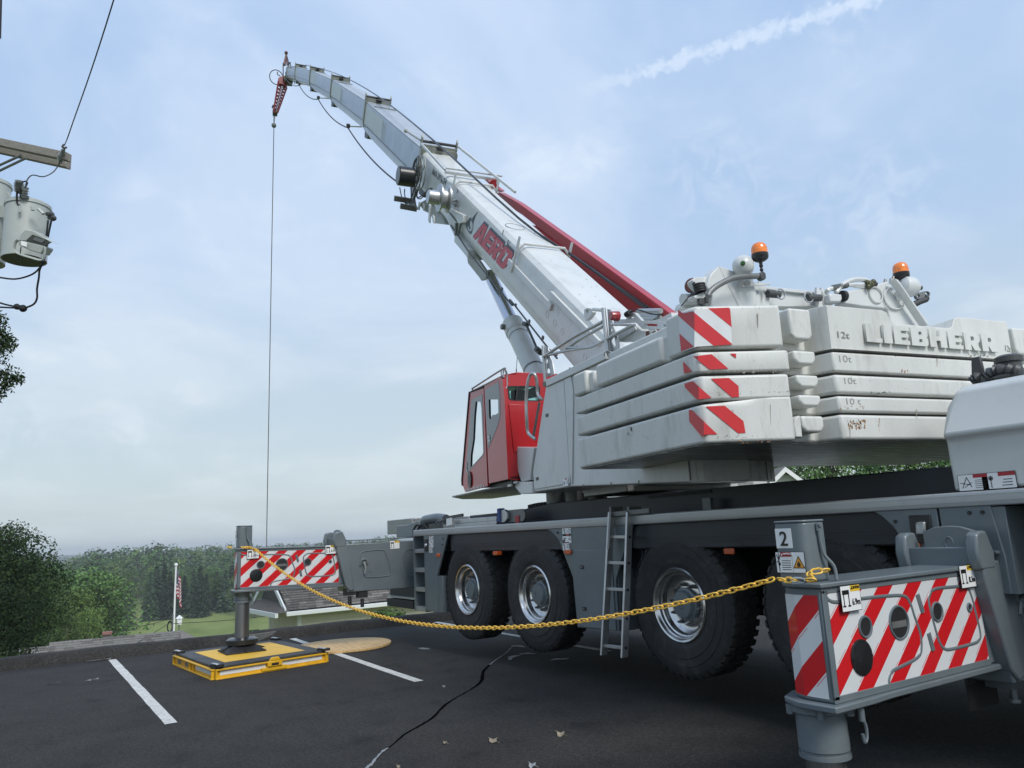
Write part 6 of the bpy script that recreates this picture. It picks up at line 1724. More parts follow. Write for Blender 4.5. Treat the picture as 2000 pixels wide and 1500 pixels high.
for i, (y0, y1) in enumerate(((320, 315), (345, 350), (378, 385), (405, 398), (430, 425))):
    k = MB(); k.cyl(HR(1440, y0, 1.0), HR(1740 - 20 * i, y1, 1.0), .018 if i else .026, n=8); k.build('hydraulic_pipe', alu if i % 2 == 0 else grey_paint, crane)
for i in range(5):
    k = MB(); k.sphere(HR(1500 + i * 55, 415 + 6 * (i % 2), .98), .035, 8, 6); k.build('pipe_coupling', mid_grey, crane)
k = MB(); k.prism([HR(x, y, 1.05) for x, y in ((1720, 420), (1870, 335), (1885, 400), (1885, 460), (1560, 455))], -HL * .1); k.build('gusset', grey_paint, crane)
k = MB(); k.tube([HR(860, 295, .9), HR(985, 305, 1.2)], .022, 8); k.build('strut', grey_paint, crane)
plate('lifting_eye', [HR(x, y, .75) for x, y in ((760, 440), (738, 360), (740, 300), (775, 275), (830, 285), (850, 330), (845, 350), (790, 420))], [[HR(785 + 25 * math.cos(t), 318 + 27 * math.sin(t), .75) for t in [2 * PI * i / 12 for i in range(12)]]], grey_paint, crane, .05, n=HL)

# ---- rear top gear (zoom 8.333 from 1320,470 and 7.143 from 1560,500)
Z1 = lambda x, y: (1320 + x / 8.333, 470 + y / 8.333)
Z2 = lambda x, y: (1560 + x / 7.143, 500 + y / 7.143)
AG = -4.35
G1 = lambda x, y, a=AG: PA(*Z1(x, y), a)
G2 = lambda x, y, a=AG: PA(*Z2(x, y), a)
k = MB(); k.prism([G1(700, 410), G1(750, 420), G1(1260, 620), G1(1330, 1000), G1(1260, 1100), G1(1035, 1100), G1(840, 700)], HA * .10); k.build('derrick_frame', grey_paint, crane, bevel=.008)
k = MB(); k.prism([G1(700, 410), G1(840, 700), G1(1035, 1100), G1(560, 1100), G1(600, 900), G1(500, 740), G1(560, 560), G1(620, 490)], HA * .16); k.build('derrick_frame', grey_paint, crane, bevel=.008)
k = MB(); c0 = G1(1095, 410, AG - .08); R_ = (G1(1270, 410, AG - .08) - c0).length * .78; AX1 = c0 - CAM; AX1.z *= .3; AX1.normalize(); k.lathe([(.0001, -R_)] + [(R_ * math.sin(t), -R_ * math.cos(t)) for t in [PI * i / 16 for i in range(1, 9)]] + [(R_, R_ * .55), (R_ * .9, R_ * .75)], c0, AX1, 28); acc = k.build('accumulator', grey_paint, crane)
k = MB(); k.cyl(c0 - AX1 * (R_ - .01), c0 - AX1 * (R_ + .012), R_ * .22, n=12); k.cyl(c0 - AX1 * (R_ + .008), c0 - AX1 * (R_ + .024), R_ * .15, n=6); k.build('green_plug', green_plug, acc)
k = MB(); k.lathe([(.0001, 0), (R_ * 1.0, .01), (R_ * 1.0, .08), (.0001, .1)], G1(870, 420, AG), HA, 16); k.build('clamp', grey_paint, crane, bevel=.01) if False else None
k = MB(); k.tube(smooth_path([G1(520, 900, AG - .15), G1(560, 830, AG - .15), G1(680, 730, AG - .15), G1(900, 620, AG - .15), G1(1060, 590, AG - .15), G1(1380, 575, AG - .15)], 5), .024, 10); k.build('stay_tube', mid_grey, crane)
k = MB(); k.prism([G1(x, y, AG - .18) for x, y in ((1370, 540), (1420, 490), (1465, 530), (1475, 610), (1440, 640), (1390, 620))], HA * .05); k.build('stay_clamp', dark_grey, crane, bevel=.006)
k = MB(); k.prism([G1(x, y, AG - .02) for x, y in ((1020, 690), (1250, 690), (1520, 712), (1520, 722), (1040, 760))], -HA * .02); k.build('mount_plate', grey_paint, crane)
for x in (1070, 1170): k = MB(); k.cyl(G1(x, 690, AG - .04), G1(x, 690, AG - .065), .024, n=12); k.build('mount_bolt', alu, crane)


def beacon(F, bx, by, scale, lab):
    """amber rotating beacon: lens dome over a black base on a black knuckle; F maps zoom coords"""
    c = F(bx, by); H_ = scale
    k = MB(); k.lathe([(.52 * H_, 0), (.54 * H_, .02 * H_), (.53 * H_, -.22 * H_), (.48 * H_, -.34 * H_), (.30 * H_, -.46 * H_), (.12 * H_, -.52 * H_), (.10 * H_, -.75 * H_)], c, ZZ, 28); b_ = k.build('beacon_lamp', gloss_black, crane, label=lab)
    k = MB(); k.lathe([(.52 * H_, 0), (.52 * H_, .34 * H_), (.48 * H_, .54 * H_), (.38 * H_, .69 * H_), (.22 * H_, .78 * H_), (.0001, .81 * H_)], c, ZZ, 28); k.build('amber_lens', orange_lens, b_)
    k = MB(); k.sphere(c - ZZ * .78 * H_, .13 * H_, 10, 8); k.tube([c - ZZ * .75 * H_, c - ZZ * 1.1 * H_], .07 * H_, 8); k.sphere(c - ZZ * 1.05 * H_, .12 * H_, 10, 8); k.build('knuckle', black, b_)
    return b_


H1 = (G1(1495, 220, AG - .15) - G1(1235, 220, AG - .15)).length / 1.06
beacon(lambda x, y: G1(x, y, AG - .15), 1366, 225, H1 * .80, 'left amber beacon beside the round accumulator')
H2 = (G2(1535, 235, AG) - G2(1320, 235, AG)).length / 1.06
beacon(lambda x, y: G2(x, y, AG), 1428, 245, H2 * .70, 'right amber beacon')
# spring loaded reel end on the left
k = MB(); c0 = G1(255, 740, AG + .1); c0 = G1(265, 735, AG + .2); k.lathe([(.0001, 0), (.055, 0), (.065, .012), (.055, .024), (.0001, .024)], c0, (HL * .9 - HA * .45), 24); k.build('end_disc', rust, crane)
k = MB(); k.prism([G1(x, y, AG + .05) for x, y in ((270, 640), (330, 590), (440, 595), (560, 560), (500, 740), (440, 830), (300, 900), (300, 930), (440, 870), (290, 700))], HA * .08); k.build('spring_bracket', grey_paint, crane, bevel=.006)
sp_ = MB(); pth = []
for i in range(57):
    t = i / 56; pth.append(G1(370 + 40 * t, 690 + 160 * t, AG - .02) + HL * (.042 * math.cos(2 * PI * 4.5 * t)) + HA * (.042 * math.sin(2 * PI * 4.5 * t)))
sp_.tube(pth, .010, 6); sp_.build('spring', black, crane)
k = MB(); k.prism([G1(x, y, AG - .02) for x, y in ((295, 900), (540, 800), (560, 850), (450, 940), (310, 940))], HA * .1); k.build('spring_seat', grey_paint, crane, bevel=.006)
for x, y in ((390, 980), (490, 950), (430, 1000)): k = MB(); k.cyl(G1(x, y - 50, AG), G1(x, y + 60, AG), .02, n=8); k.build('hydraulic_fitting', dark_grey, crane)
k = MB(); k.tube([G1(265, 850, AG), G1(90, 1065, AG)], .006, 5); k.build('trip_cord', black, crane)
k = MB(); k.cyl(G1(110, 960, AG + .2), G1(320, 960, AG + .2), .05, n=12); k.prism([G1(x, y, AG + .2) for x, y in ((90, 1070), (120, 1000), (330, 960), (560, 1000), (580, 1100), (90, 1100))], HA * .1); k.build('guide_roller', grey_paint, crane)
# cross beam between the frames, pins with rings
k = MB(); k.prism([G1(1400, 740, AG + .1), G1(2000, 800, AG + .1), G2(420, 515, AG + .1), G2(420, 700, AG + .1), G1(1400, 1080, AG + .1)], HA * .12); k.build('cross_beam', grey_paint, crane, bevel=.006)
k = MB(); k.prism([G1(1400, 735, AG + .07), G1(2000, 795, AG + .07), G2(420, 510, AG + .07), G2(420, 540, AG + .07), G1(2000, 850, AG + .07), G1(1400, 780, AG + .07)], HA * .04); k.build('beam_flange', grey_paint, crane, bevel=.004)
for F, x, y in ((G1, 1330, 840), (G1, 1435, 850), (G2, 320, 590), (G2, 385, 595)):
    c0 = F(x, y, AG + .02); r_ = .055
    plate('pin_plate', [c0 + HL * .04 + ZZ * .10, c0 - HL * .02 + ZZ * .06, c0 - HL * .055 + ZZ * -.02, c0 - HL * .04 - ZZ * .12, c0 + HL * .05 - ZZ * .12, c0 + HL * .055 + ZZ * .02], [circle(c0, HL, ZZ, .018, 12)], grey_paint, crane, .025, n=-HA)
for F, c_, ring_ in ((G1, (1560, 870), (1680, 880)), (G2, (230, 585), (115, 585))):
    c0, c1_ = F(*c_, AG), F(*ring_, AG); k = MB(); k.cyl(c0 + (c0 - c1_) * .6, c1_, .032, n=12); k.build('locking_pin', dark_grey, crane)
    k = MB(); k.tube(circle(c1_ - HA * .02, HL, ZZ, .045, 18), .007, 6, closed=True); k.build('pin_ring', alu, crane)
# right frame, hoses, second accumulator, link
k = MB(); k.prism([G2(x, y) for x, y in ((630, 500), (1000, 430), (1240, 350), (1340, 480), (1480, 660), (1600, 780), (1720, 990), (1300, 1000), (1240, 730), (900, 700), (640, 660))], HA * .12); k.build('derrick_frame', grey_paint, crane, bevel=.01)
k = MB(); k.prism([G2(x, y, AG - .03) for x, y in ((1240, 350), (1290, 370), (1720, 990), (1690, 1000), (1470, 670), (1340, 480))], -HA * .08); k.build('frame_edge', grey_paint, crane, bevel=.006)
for cx_, cy_, rx, rz in ((1340, 590, 150, 150), (1080, 540, 95, 110)):
    c0 = G2(cx_, cy_, AG - .012); r_ = (G2(cx_ + rx, cy_, AG - .012) - c0).length; k = MB(); k.tube(circle(c0, HL, ZZ, r_ * .9, 30, (G2(cx_, cy_ + rz, AG - .012) - c0).length * .95), .007, 6, closed=True); k.build('weld_bead', grey_paint, crane)
c0 = G2(1520, 430, AG - .02); R2 = .095; k = MB(); ax_ = (-HL * .85 + ZZ * -.1 - HA * .3).normalized(); k.lathe([(.0001, R2 * 1.15), (R2 * .5, R2 * 1.05), (R2 * .87, R2 * .7), (R2, R2 * .3), (R2, -R2 * .4), (R2 * .7, -R2 * .7), (.0001, -R2 * .9)], c0, ax_, 26); acc2 = k.build('accumulator', grey_paint, crane)
k = MB(); k.cyl(c0 + ax_ * R2 * 1.1, c0 + ax_ * R2 * 1.4, .022, n=8); k.build('valve_plug', dark_grey, acc2)
for path, r, m_ in (([(520, 510), (590, 420), (700, 350), (830, 325), (950, 345), (1000, 380)], .022, grey_paint), ([(400, 490), (420, 465), (560, 430), (700, 405), (940, 405)], .020, grey_paint), ([(700, 400), (800, 430), (940, 440)], .012, grey_paint), ([(950, 400), (1010, 380), (1080, 395)], .022, dark_grey)):
    k = MB(); k.tube(smooth_path([G2(*q, AG) for q in path], 5), r, 8); k.build('hydraulic_hose', m_, crane)
k = MB()
for i in range(11): c1_ = G2(470 + i * 20, 447 - i * 4, AG); k.tube(circle(c1_, ZZ, HA, .023, 8), .006, 4, closed=True)
k.build('spiral_wrap', mid_grey, crane)
olive = mat('olive_clamp', (.07, .07, .03), .5)
for x, y in ((960, 370), (1000, 380), (1040, 360), (980, 400), (1020, 400), (970, 430)): k = MB(); k.sphere(G2(x, y, AG - .03), .026, 7, 5); k.build('hose_clamp', olive, crane)
k = MB(); k.prism([G2(x, y, AG - .04) for x, y in ((1350, 500), (1490, 460), (1480, 520), (1425, 610), (1400, 610))], HA * .02); k.build('lamp_bracket', grey_paint, crane)
k = MB(); k.prism([G2(x, y, AG - .04) for x, y in ((430, 520), (600, 530), (610, 600), (590, 640), (440, 640))], HA * .12); k.build('junction_box', grey_paint, crane, bevel=.012)
k = MB(); k.cyl(G2(640, 560, AG), G2(600, 560, AG), .05, n=14); k.build('rubber_stop', black, crane)
for x, y in ((1280, 380), (1310, 350), (1330, 420), (1200, 390), (1190, 430)): k = MB(); k.cyl(G2(x, y, AG + .02), G2(x + 10, y - 60, AG + .02), .014, n=6); k.build('hydraulic_fitting', mid_grey, crane)
k = MB(); k.tube(smooth_path([G2(1560, 700, AG + .1), G2(1680, 640, AG + .1), G2(1770, 605, AG + .1), G2(1770, 580, AG + .1), G2(1740, 570, AG + .1)], 5), .030, 10); k.build('stay_tube', dark_grey, crane)
def lk(x, y): return G2(x, y, AG + .08)
plate('link_plate', [lk(x, y) for x, y in ((1632, 555), (1645, 525), (1680, 510), (1750, 492), (1800, 487), (1832, 510), (1832, 548), (1800, 572), (1740, 580), (1690, 598), (1650, 595))], [[lk(1672 + 22 * math.cos(t), 555 + 22 * math.sin(t)) for t in [2 * PI * i / 12 for i in range(12)]], [lk(1792 + 32 * math.cos(t), 530 + 32 * math.sin(t)) for t in [2 * PI * i / 14 for i in range(14)]]], mid_grey, crane, .025, n=-HA)
k = MB(); k.tube(smooth_path([G2(1190, 470, AG - .02), G2(1195, 580, AG - .02), G2(1250, 690, AG - .02), G2(1370, 740, AG - .02), G2(1460, 700, AG - .02)], 5), .005, 5); k.build('thin_cable', grey_paint, crane)

# ================================================================== TELESCOPIC BOOM
def loft(sections, m, name, parent, mats=None, smooth=35, **kw):
    b_ = MB(); n = len(sections[0])
    for s_ in sections: b_.v += [tuple(p) for p in s_]
    for i in range(len(sections) - 1):
        for k in range(n):
            k2 = (k + 1) % n; b_.f.append((i * n + k, i * n + k2, (i + 1) * n + k2, (i + 1) * n + k)); b_.m.append(0)
    b_.f.append(tuple(range(n - 1, -1, -1))); b_.f.append(tuple(range((len(sections) - 1) * n, len(sections) * n))); b_.m += [0, 0]
    return b_.build(name, m, parent, smooth=smooth, **kw)


def bsec(o, d, w, h, up=None, lo=.42, r=.11):
    """boom section outline hanging below the top centre point o; d = boom direction"""
    side = HL; up = side.cross(d).normalized()
    if up.z < 0: up = -up
    pts = []
    for sx in (1, -1):
        q = [(w - r, 0), (w - r * .5, -r * .13), (w - r * .13, -r * .5), (w, -r), (w, -h * .62), (w * .93, -h * .76), (w * .74, -h * .90), (w * .42, -h * .985)]
        if sx == -1: q = [(-a, b) for a, b in reversed(q)]
        pts += q
    # order: start at left top edge going down, then along the bottom, up the right side
    return [o + side * a + up * b for a, b in pts], up


ST = [(1.3, 6.05), (6.60, 10.57), (12.62, 15.30), (19.10, 20.06), (25.40, 24.44), (31.58, 28.55), (36.3, 31.45)]      # (a, z of the top)
P = [sp(a, 0, z) for a, z in ST]
BASE_D = (HA * 1 + ZZ * .833).normalized()
top0 = lambda a: sp(a, 0, 5.0 + .833 * a)
boom = thing('boom', sp(0, 0, 4), '', '')
for k_ in ('label', 'category'):
    if k_ in boom: del boom[k_]
col.objects.unlink(boom); place(boom, crane, sp(0, 0, 4)); boom['label'] = 'long raised telescopic boom in light grey with extended steel sections'
secs = [bsec(top0(a), BASE_D, .42, .97, r=.17)[0] for a in (-2.1, 4.35)]
base = loft(secs, boom_paint, 'boom_base', boom, smooth=28)
UP = bsec(top0(0), BASE_D, .4, 1)[1]
secs = [bsec(top0(a) - UP * dz, BASE_D, w, h, r=.10)[0] for a, w, h, dz in ((4.33, .42, .97, 0), (4.75, .40, .97, .07), (6.55, .40, .98, .05))]
loft(secs, boom_paint, 'boom_base', boom, smooth=28)
TW = [.39, .35, .315, .29, .26]                           # half widths of the sections
TH = [1.07, .97, .88, .80, .71]
for i in range(5):
    a0, b0 = P[i + 1], P[i + 2]; d = (b0 - a0).normalized(); w, h = TW[i], TH[i]
    up = HL.cross(d).normalized(); up = up if up.z > 0 else -up
    off = up * -.06
    end = b0 + off - (d * 0)
    loft([bsec(a0 + off - d * (1.2 if i else .05), d, w, h, r=.05)[0], bsec(end, d, w, h, r=.05)[0]], boom_metal, 'telescope_section', boom, smooth=25)
    # pale painted end band and thin lines near the collar
    pb = MB(); s_ = end - d * (3.0 - .3 * i) if i < 3 else end - d * 1.4
    pb.face([s_ + HL * (w + .003) - up * .10, end + HL * (w + .003) - up * .10, end + HL * (w + .003) - up * (h * .60), s_ + HL * (w + .003) - up * (h * .60)])
    pb.build('pale_end_band', mat('pale_band_paint', (.52, .545, .53), .4) if 'pale_band_paint' not in MATS else MATS['pale_band_paint'], boom, smooth=None, fix=False)
    if i < 2:
        for k_ in range(3):
            q0 = s_ - d * (.10 + .17 * k_); pb = MB(); pb.face([q0 + HL * (w + .004) - up * .12, q0 + d * .05 + HL * (w + .004) - up * .12, q0 + d * .05 + HL * (w + .004) - up * (h * .60), q0 + HL * (w + .004) - up * (h * .60)]); pb.build('pale_line', MATS['pale_band_paint'], boom, smooth=None, fix=False)
    # dark edge lines where top and lower facets meet
    for dz, ww in ((.015, w - .01), (h * .63, w + .002)):
        pb = MB(); pb.box(a0 + HL * ww - up * (.06 + dz) , b0 - a0, HL * .006, -up * .022); pb.build('edge_seam', MATS['worn_grey_steel'], boom)


def collar(o, d, w, h, length, parent, m=collar_mat, name='boom_collar', frame_h=.16, arm=True, spikes=True):
    up = HL.cross(d).normalized(); up = up if up.z > 0 else -up
    A_, _ = bsec(o, d, w, h, r=.09); B_, _ = bsec(o - d * length, d, w, h, r=.09)
    c_ = loft([B_, A_], m, name, parent, smooth=30)
    # deck frame standing on the collar: two end plates, a cross roller and side bars
    if spikes:
        for sx in (1, -1):
            k = MB(); q = o + HL * (sx * (w - .01)) - up * .10; k.prism([q - d * .05, q - d * .05 + up * (frame_h + .10), q + d * .03 + up * (frame_h + .16), q + d * .06 + up * (frame_h + .02), q + d * .05], HL * (-.03 * sx)); k.build('guide_plate', m, c_)
        k = MB(); k.cyl(o + HL * (w - .03) + up * (frame_h * .55), o - HL * (w - .03) + up * (frame_h * .55), .035, n=8); k.build('cross_roller', dark_grey, c_)
        k = MB(); k.box(o + HL * (w - .02) - d * .10 + up * .0, -HL * (2 * w - .04), d * .05, up * .06); k.build('cross_bar', m, c_)
        k = MB(); k.box(o - up * .02 - HL * .08 - d * .2, HL * .16, d * .25, up * .07); k.build('rope_guide', gloss_black, c_)
    # rounded shoe under the collar
    sh = MB()
    q = [o - up * (h * .80) - d * .02, o - up * (h + .10) - d * .12, o - up * (h + .06) - d * .55, o - up * (h * .9) - d * .75]
    sh.prism([p + HL * (w * .75) for p in q], -HL * (w * 1.5)); sh.build('collar_shoe', dark_grey, c_, bevel=.015)
    if arm:
        e = o + HL * (w + .0) - up * (h * .80) - d * .05; k = MB(); k.tube([e, e + HL * .42 - up * .05, e + HL * .44 + up * .02], .022, 6); k.build('cable_arm', m, c_)
        k = MB(); k.box(e + HL * .38 - up * .10 - d * .06, HL * .10, up * .12, d * .14); k.build('cable_clip', dark_grey, c_)
        return c_, e + HL * .43 - up * .10
    return c_, None


clips = []
for i in range(1, 6):
    if i == 1:
        d = BASE_D
        collar(P[1], d, .45, 1.0, .14, boom, m=MATS['boom_grey_paint'] if False else collar_mat, frame_h=.20, arm=False)
        continue
    d = (P[i] - P[i - 1]).normalized()
    w = [0, 0, .425, .385, .355, .325][i]; h = [0, 0, 1.06, 1.0, .93, .86][i]
    c_, e = collar(P[i], d, w, h, .13, boom, arm=i < 5)
    if e is not None: clips.append(e)
# boom head
d = (P[6] - P[5]).normalized(); up = HL.cross(d).normalized(); up = up if up.z > 0 else -up
hd_ = MB()
for sx in (.24, -.27): hd_.prism([P[6] + HL * sx + q for q in (up * .02 - d * .5, up * .06, up * -.10 + d * .38, up * -.5 + d * .42, up * -.95 + d * .05, up * -.70 - d * .5)], HL * .03)
hd_.build('boom_head', collar_mat, boom)
k = MB(); k.cyl(P[6] + HL * .22 - up * .55 + d * .12, P[6] - HL * .22 - up * .55 + d * .12, .24, n=20); k.cyl(P[6] + HL * .2 - up * .08 + d * .12, P[6] - HL * .2 - up * .08 + d * .12, .14, n=16); k.build('head_sheave', dark_grey, boom)
AT = 37.0
HT = lambda px, py, a=AT: PA(px, py, a)
zt = lambda zx, zy: (520 + zx / 9.378, 90 + zy / 9.378)
k = MB(); k.tube([HT(*zt(330, 350)), HT(*zt(365, 130))], [.10, .04], 5); k.tube([HT(*zt(390, 350)), HT(*zt(368, 130))], [.07, .04], 5); k.sphere(HT(*zt(366, 125)), .12, 8, 6); k.build('wind_mast', mat('dark_red_steel', (.10, .03, .03), .5), boom)
k = MB()
for a, b in (((310, 310), (310, 540)), ((310, 540), (260, 600)), ((380, 310), (440, 300)), ((440, 300), (440, 370)), ((410, 320), (410, 370))): k.tube([HT(*zt(*a)), HT(*zt(*b))], .035, 5)
k.build('head_fitting', dark_grey, boom)
k = MB(); k.tube(circle(HT(*zt(185, 570), AT + .3), HL, ZZ, .42, 18, .52), .03, 5, closed=True); k.tube(smooth_path([HT(*zt(210, 470)), HT(*zt(205, 520)), HT(*zt(250, 545)), HT(*zt(260, 600))], 4), .03, 5); k.build('cable_loop', black, boom)
# short red lattice heel hanging from the head
jm = mat('dark_red_lattice', (.20, .018, .026), .5)
c4 = [(215, 620), (290, 590), (385, 740), (350, 870), (205, 1235), (120, 1215)]
for nm, (p0, p1, p2, p3) in {'chord': ((225, 640), (125, 1215), (380, 760), (200, 1225))}.items():
    for off in (.0, .75):
        for pa, pb in (((225, 640), (130, 1215)), ((375, 760), (205, 1225))):
            k = MB(); k.tube([HT(*zt(*pa), AT - off), HT(*zt(*pb), AT - off * .5)], .055, 6); k.build('jib_chord', jm, boom)
k = MB()
for i in range(9):
    t = i / 9; t2 = (i + 1) / 9
    L_ = lambda t: (225 + (130 - 225) * t, 640 + 575 * t); R__ = lambda t: (375 + (205 - 375) * t, 760 + 465 * t)
    k.tube([HT(*zt(*L_(t))), HT(*zt(*R__(t2)))], .032, 5); k.tube([HT(*zt(*R__(t))), HT(*zt(*L_(t2)))], .032, 5); k.tube([HT(*zt(*L_(t2)), AT - .7 + t2 * .35), HT(*zt(*R__(t2)))], .032, 5)
k.build('jib_lacing', jm, boom, kind='stuff')
k = MB(); k.prism([HT(*zt(*q)) for q in ((215, 620), (290, 590), (350, 700), (385, 740), (350, 780), (300, 740), (235, 720), (200, 780))], HA * -.25); k.build('jib_gusset', jm, boom)
k = MB(); k.prism([HT(*zt(*q)) for q in ((300, 620), (430, 620), (480, 660), (470, 740), (390, 730), (330, 720))], HA * -.5); k.build('head_block', MATS['olive_clamp'], boom)
k = MB(); k.cyl(HT(*zt(120, 1215)), HT(*zt(200, 1225)), .22, n=12); k.cyl(HT(*zt(110, 1100)), HT(*zt(130, 1110)), .12, n=8); k.build('jib_sheave', dark_grey, boom)
# hoist rope
rt0 = HT(*zt(150, 1240)); rt1 = HT(535, 245)
k = MB(); k.cyl(rt0, rt1, .06, .035, 6); k.sphere(rt1, .16, 8, 6); k.build('rope_end_weight', mid_grey, boom)
k = MB(); rt2 = HT(520.5, 1064); k.cyl(rt1, V((rt2.x, rt2.y, -6)) if False else rt2 - ZZ * .3, .028, n=5); k.build('hoist_rope', mid_grey, boom)
# rope along the top of the boom
path = [PL(1262, 603, -.78), PL(1190, 551, -.66), PL(1115, 497, -.46), PL(1013, 426, -.05)]
for i in range(1, 7):
    d = (P[i] - P[i - 1]).normalized(); up = HL.cross(d).normalized(); up = up if up.z > 0 else -up
    path.append(P[i] + up * (.19, .19, .16, .13, .10, .10, .10)[i] + HL * (0, .20, .05, -.06, -.10, -.10, 0)[i])
path.append(HT(*zt(372, 155)))
k = MB(); k.tube(smooth_path(path, 4), .021, 6); k.build('hoist_rope', gloss_black, boom)
# sagging cable on the left side
c_end = PL(*zt(300, 590), .3)
cpts = [PL(775, 355, .80)] + clips + [P[6] + HL * .3 - up * .7 - d * .3, P[6] + HL * .3 - up * .3 + d * .2]
cab_ = []
for i in range(len(cpts) - 1):
    a, b = cpts[i], cpts[i + 1]; sag = (.16, .22, .24, .2, .1, .08)[min(i, 5)]
    n_ = 12
    for j in range(n_): t = j / n_; cab_.append(a.lerp(b, t) - ZZ * (4 * sag * t * (1 - t)))
cab_.append(cpts[-1])
k = MB(); k.tube(cab_, .022, 5); k.build('trailing_cable', wire_m, boom)

# ---- base section fittings (zoom3: 5x from 740,260; zoom4: 4.411x from 900,360)
Z3 = lambda x, y: (740 + x / 5, 260 + y / 5)
Z4 = lambda x, y: (900 + x / 4.411, 360 + y / 4.411)
B3 = lambda x, y, l=.42: PL(*Z3(x, y), l)
B4 = lambda x, y, l=.42: PL(*Z4(x, y), l)


def strap(a, w=.475, drop=.45, r=.022, spikes=True):
    o = top0(a); L_ = [o + HL * w - UP * drop, o + HL * w - UP * .10, o + HL * (w - .12) + UP * .045, o - HL * (w - .12) + UP * .045, o - HL * w - UP * .08]
    k = MB(); k.tube(L_, r, 8); k.build('boom_strap', grey_paint, boom)
    for sx in (1, -1):
        k = MB(); q = o + HL * (w * sx); k.prism([q - UP * .12 - BASE_D * .04, q - UP * .12 + BASE_D * .05, q + UP * .15 + BASE_D * .03, q + UP * .16 - BASE_D * .02], -HL * (.02 * sx)); k.build('strap_lug', grey_paint, boom)


strap(1.30); strap(4.25, drop=.55)
k = MB(); q = top0(4.9) - UP * .02; k.box(q + HL * .43 - BASE_D * .05, -HL * 1.25, BASE_D * .09, UP * .05); k.box(q + HL * .43 - BASE_D * .05 + UP * .10, -HL * 1.25, BASE_D * .05, UP * .03); k.build('boom_strap', grey_paint, boom)
k = MB(); k.box(P[1] - HL * .46 + UP * .10, top0(3.75) - HL * .62 + UP * .10 - (P[1] - HL * .46 + UP * .10), HL * .04, UP * .05); k.build('side_bar', grey_paint, boom)
k = MB(); k.box(P[1] + HL * .42 + UP * .02, top0(4.9) - P[1], HL * .03, UP * .05); k.build('side_bar', grey_paint, boom)
k = MB(); q = P[1] + HL * .45 + UP * .12; k.tube([q, q + HL * .15 + BASE_D * .95], .022, 7); k.sphere(q + HL * .15 + BASE_D * .95, .05, 8, 6); k.build('feeler_arm', collar_mat, boom)
# raised guide strips along the side
for (x0, y0), (x1, y1), h_ in (((430, 640), (800, 1035), .10), ((795, 920), (1215, 1345), .085)):
    a, b = B4(x0, y0), B4(x1, y1); k = MB(); k.box(a, b - a, HL * .045, -UP * h_); k.build('guide_strip', grey_paint, boom, bevel=.006)
k = MB(); a, b = B4(430, 650), B4(330, 545); a, b = B3(1290, 1195), B3(1085, 1000); k.box(a + HL * .004, b - a, HL * .004, -UP * .016); k.build('white_line', white_print, boom)
for x, y in ((1110, 1015), (1155, 1060), (1205, 1100), (1245, 1150)): k = MB(); k.box(B3(x, y) + UP * -.06 + HL * .003, UP * .08, BASE_D * .014, HL * .006); k.build('white_tick', white_print, boom)
for i in range(7):
    c0 = B4(745 + 65 * i, 1120 + 73 * i) + HL * .0005; k = MB(); k.lathe([(.052, 0), (.052, .0035), (.044, .0035), (.044, 0)], c0, HL, 20, close=True); k.build('weld_ring', boom_paint, boom)
for x, y in ((1210, 970), (1258, 1065), (765, 565), (610, 470)):
    k = MB(); c0 = B3(x, y - 3, .425); k.box(c0 - UP * .04, UP * .08, BASE_D * -.03, HL * .003); k.build('bolt_slot', black, boom)
k = MB(); c0 = top0(2.15) - UP * -.002; k.tube(circle(c0 + HL * .12, HL, BASE_D, .17, 24, .17), .005, 5, closed=True); k.build('cover_ring', mid_grey, boom)
rg = random.Random(2)
k = MB()
for i in range(26):
    a = rg.uniform(-1.6, 1.1); c0 = top0(a) + HL * rg.uniform(-.25, .25) + UP * .0012; s_ = rg.uniform(.004, .015)
    k.face([c0 + HL * (s_ * math.cos(t)) + BASE_D * (s_ * 1.8 * math.sin(t) * rg.uniform(.3, 1)) for t in (0, 1.2, 2.5, 3.8, 5)])
k.build('scuff_mark', mark_grey, boom, fix=False, smooth=None, kind='stuff')
# lettering
o_, u_, v_ = B3(918, 1005, .424), B3(1222, 1335, .424) - B3(918, 1005, .424), (B3(1012, 848, .424) - B3(925, 1003, .424)) * 1.02
block_text('AERO', o_, u_, v_ * 1.05, .002, dark_print, boom, 'lettering_shadow', gap=.04)
block_text('AERO', o_ + HL * .0022 - UP * .015 - BASE_D * .01, u_ * .985, v_ * .97, .002, aero_red, boom, 'lettering', gap=.04)
hk = [(967, 765), (942, 815), (925, 870), (915, 945), (900, 990), (880, 975), (850, 925), (846, 885), (860, 860), (888, 825), (902, 822), (900, 850), (912, 830), (935, 800)]
hole = [(893, 850), (888, 900), (896, 935), (884, 940), (874, 915), (868, 905), (866, 930), (878, 955), (898, 958), (912, 935), (916, 895), (905, 860)]
plate('hook_emblem', [B3(*q, .4235) for q in hk], [[B3(*q, .4235) for q in hole]], dark_print, boom, .001, n=HL)
# phone number on the neck
cu_o, cu_u, cu_v = B3(513, 398, .403), B3(648, 515, .403) - B3(513, 398, .403), B3(530, 345, .403) - B3(513, 398, .403)


def text_affine(s, o, U, Vv, m, parent, name, depth=.001, bold=0.0):
    cu = bpy.data.curves.new(name, 'FONT'); cu.body = s; cu.size = 1; cu.offset = bold; cu.resolution_u = 4
    me = curve_mesh(cu, name); xs = [q.co.x for q in me.vertices]; ys = [q.co.y for q in me.vertices]
    x0, x1, y0, y1 = min(xs), max(xs), min(ys), max(ys)
    for q in me.vertices: q.co = U * ((q.co.x - x0) / (x1 - x0)) + Vv * ((q.co.y - y0) / (y1 - y0))
    me.materials.clear(); me.materials.append(m); ob = bpy.data.objects.new(name, me); place(ob, parent, V(o)); return ob


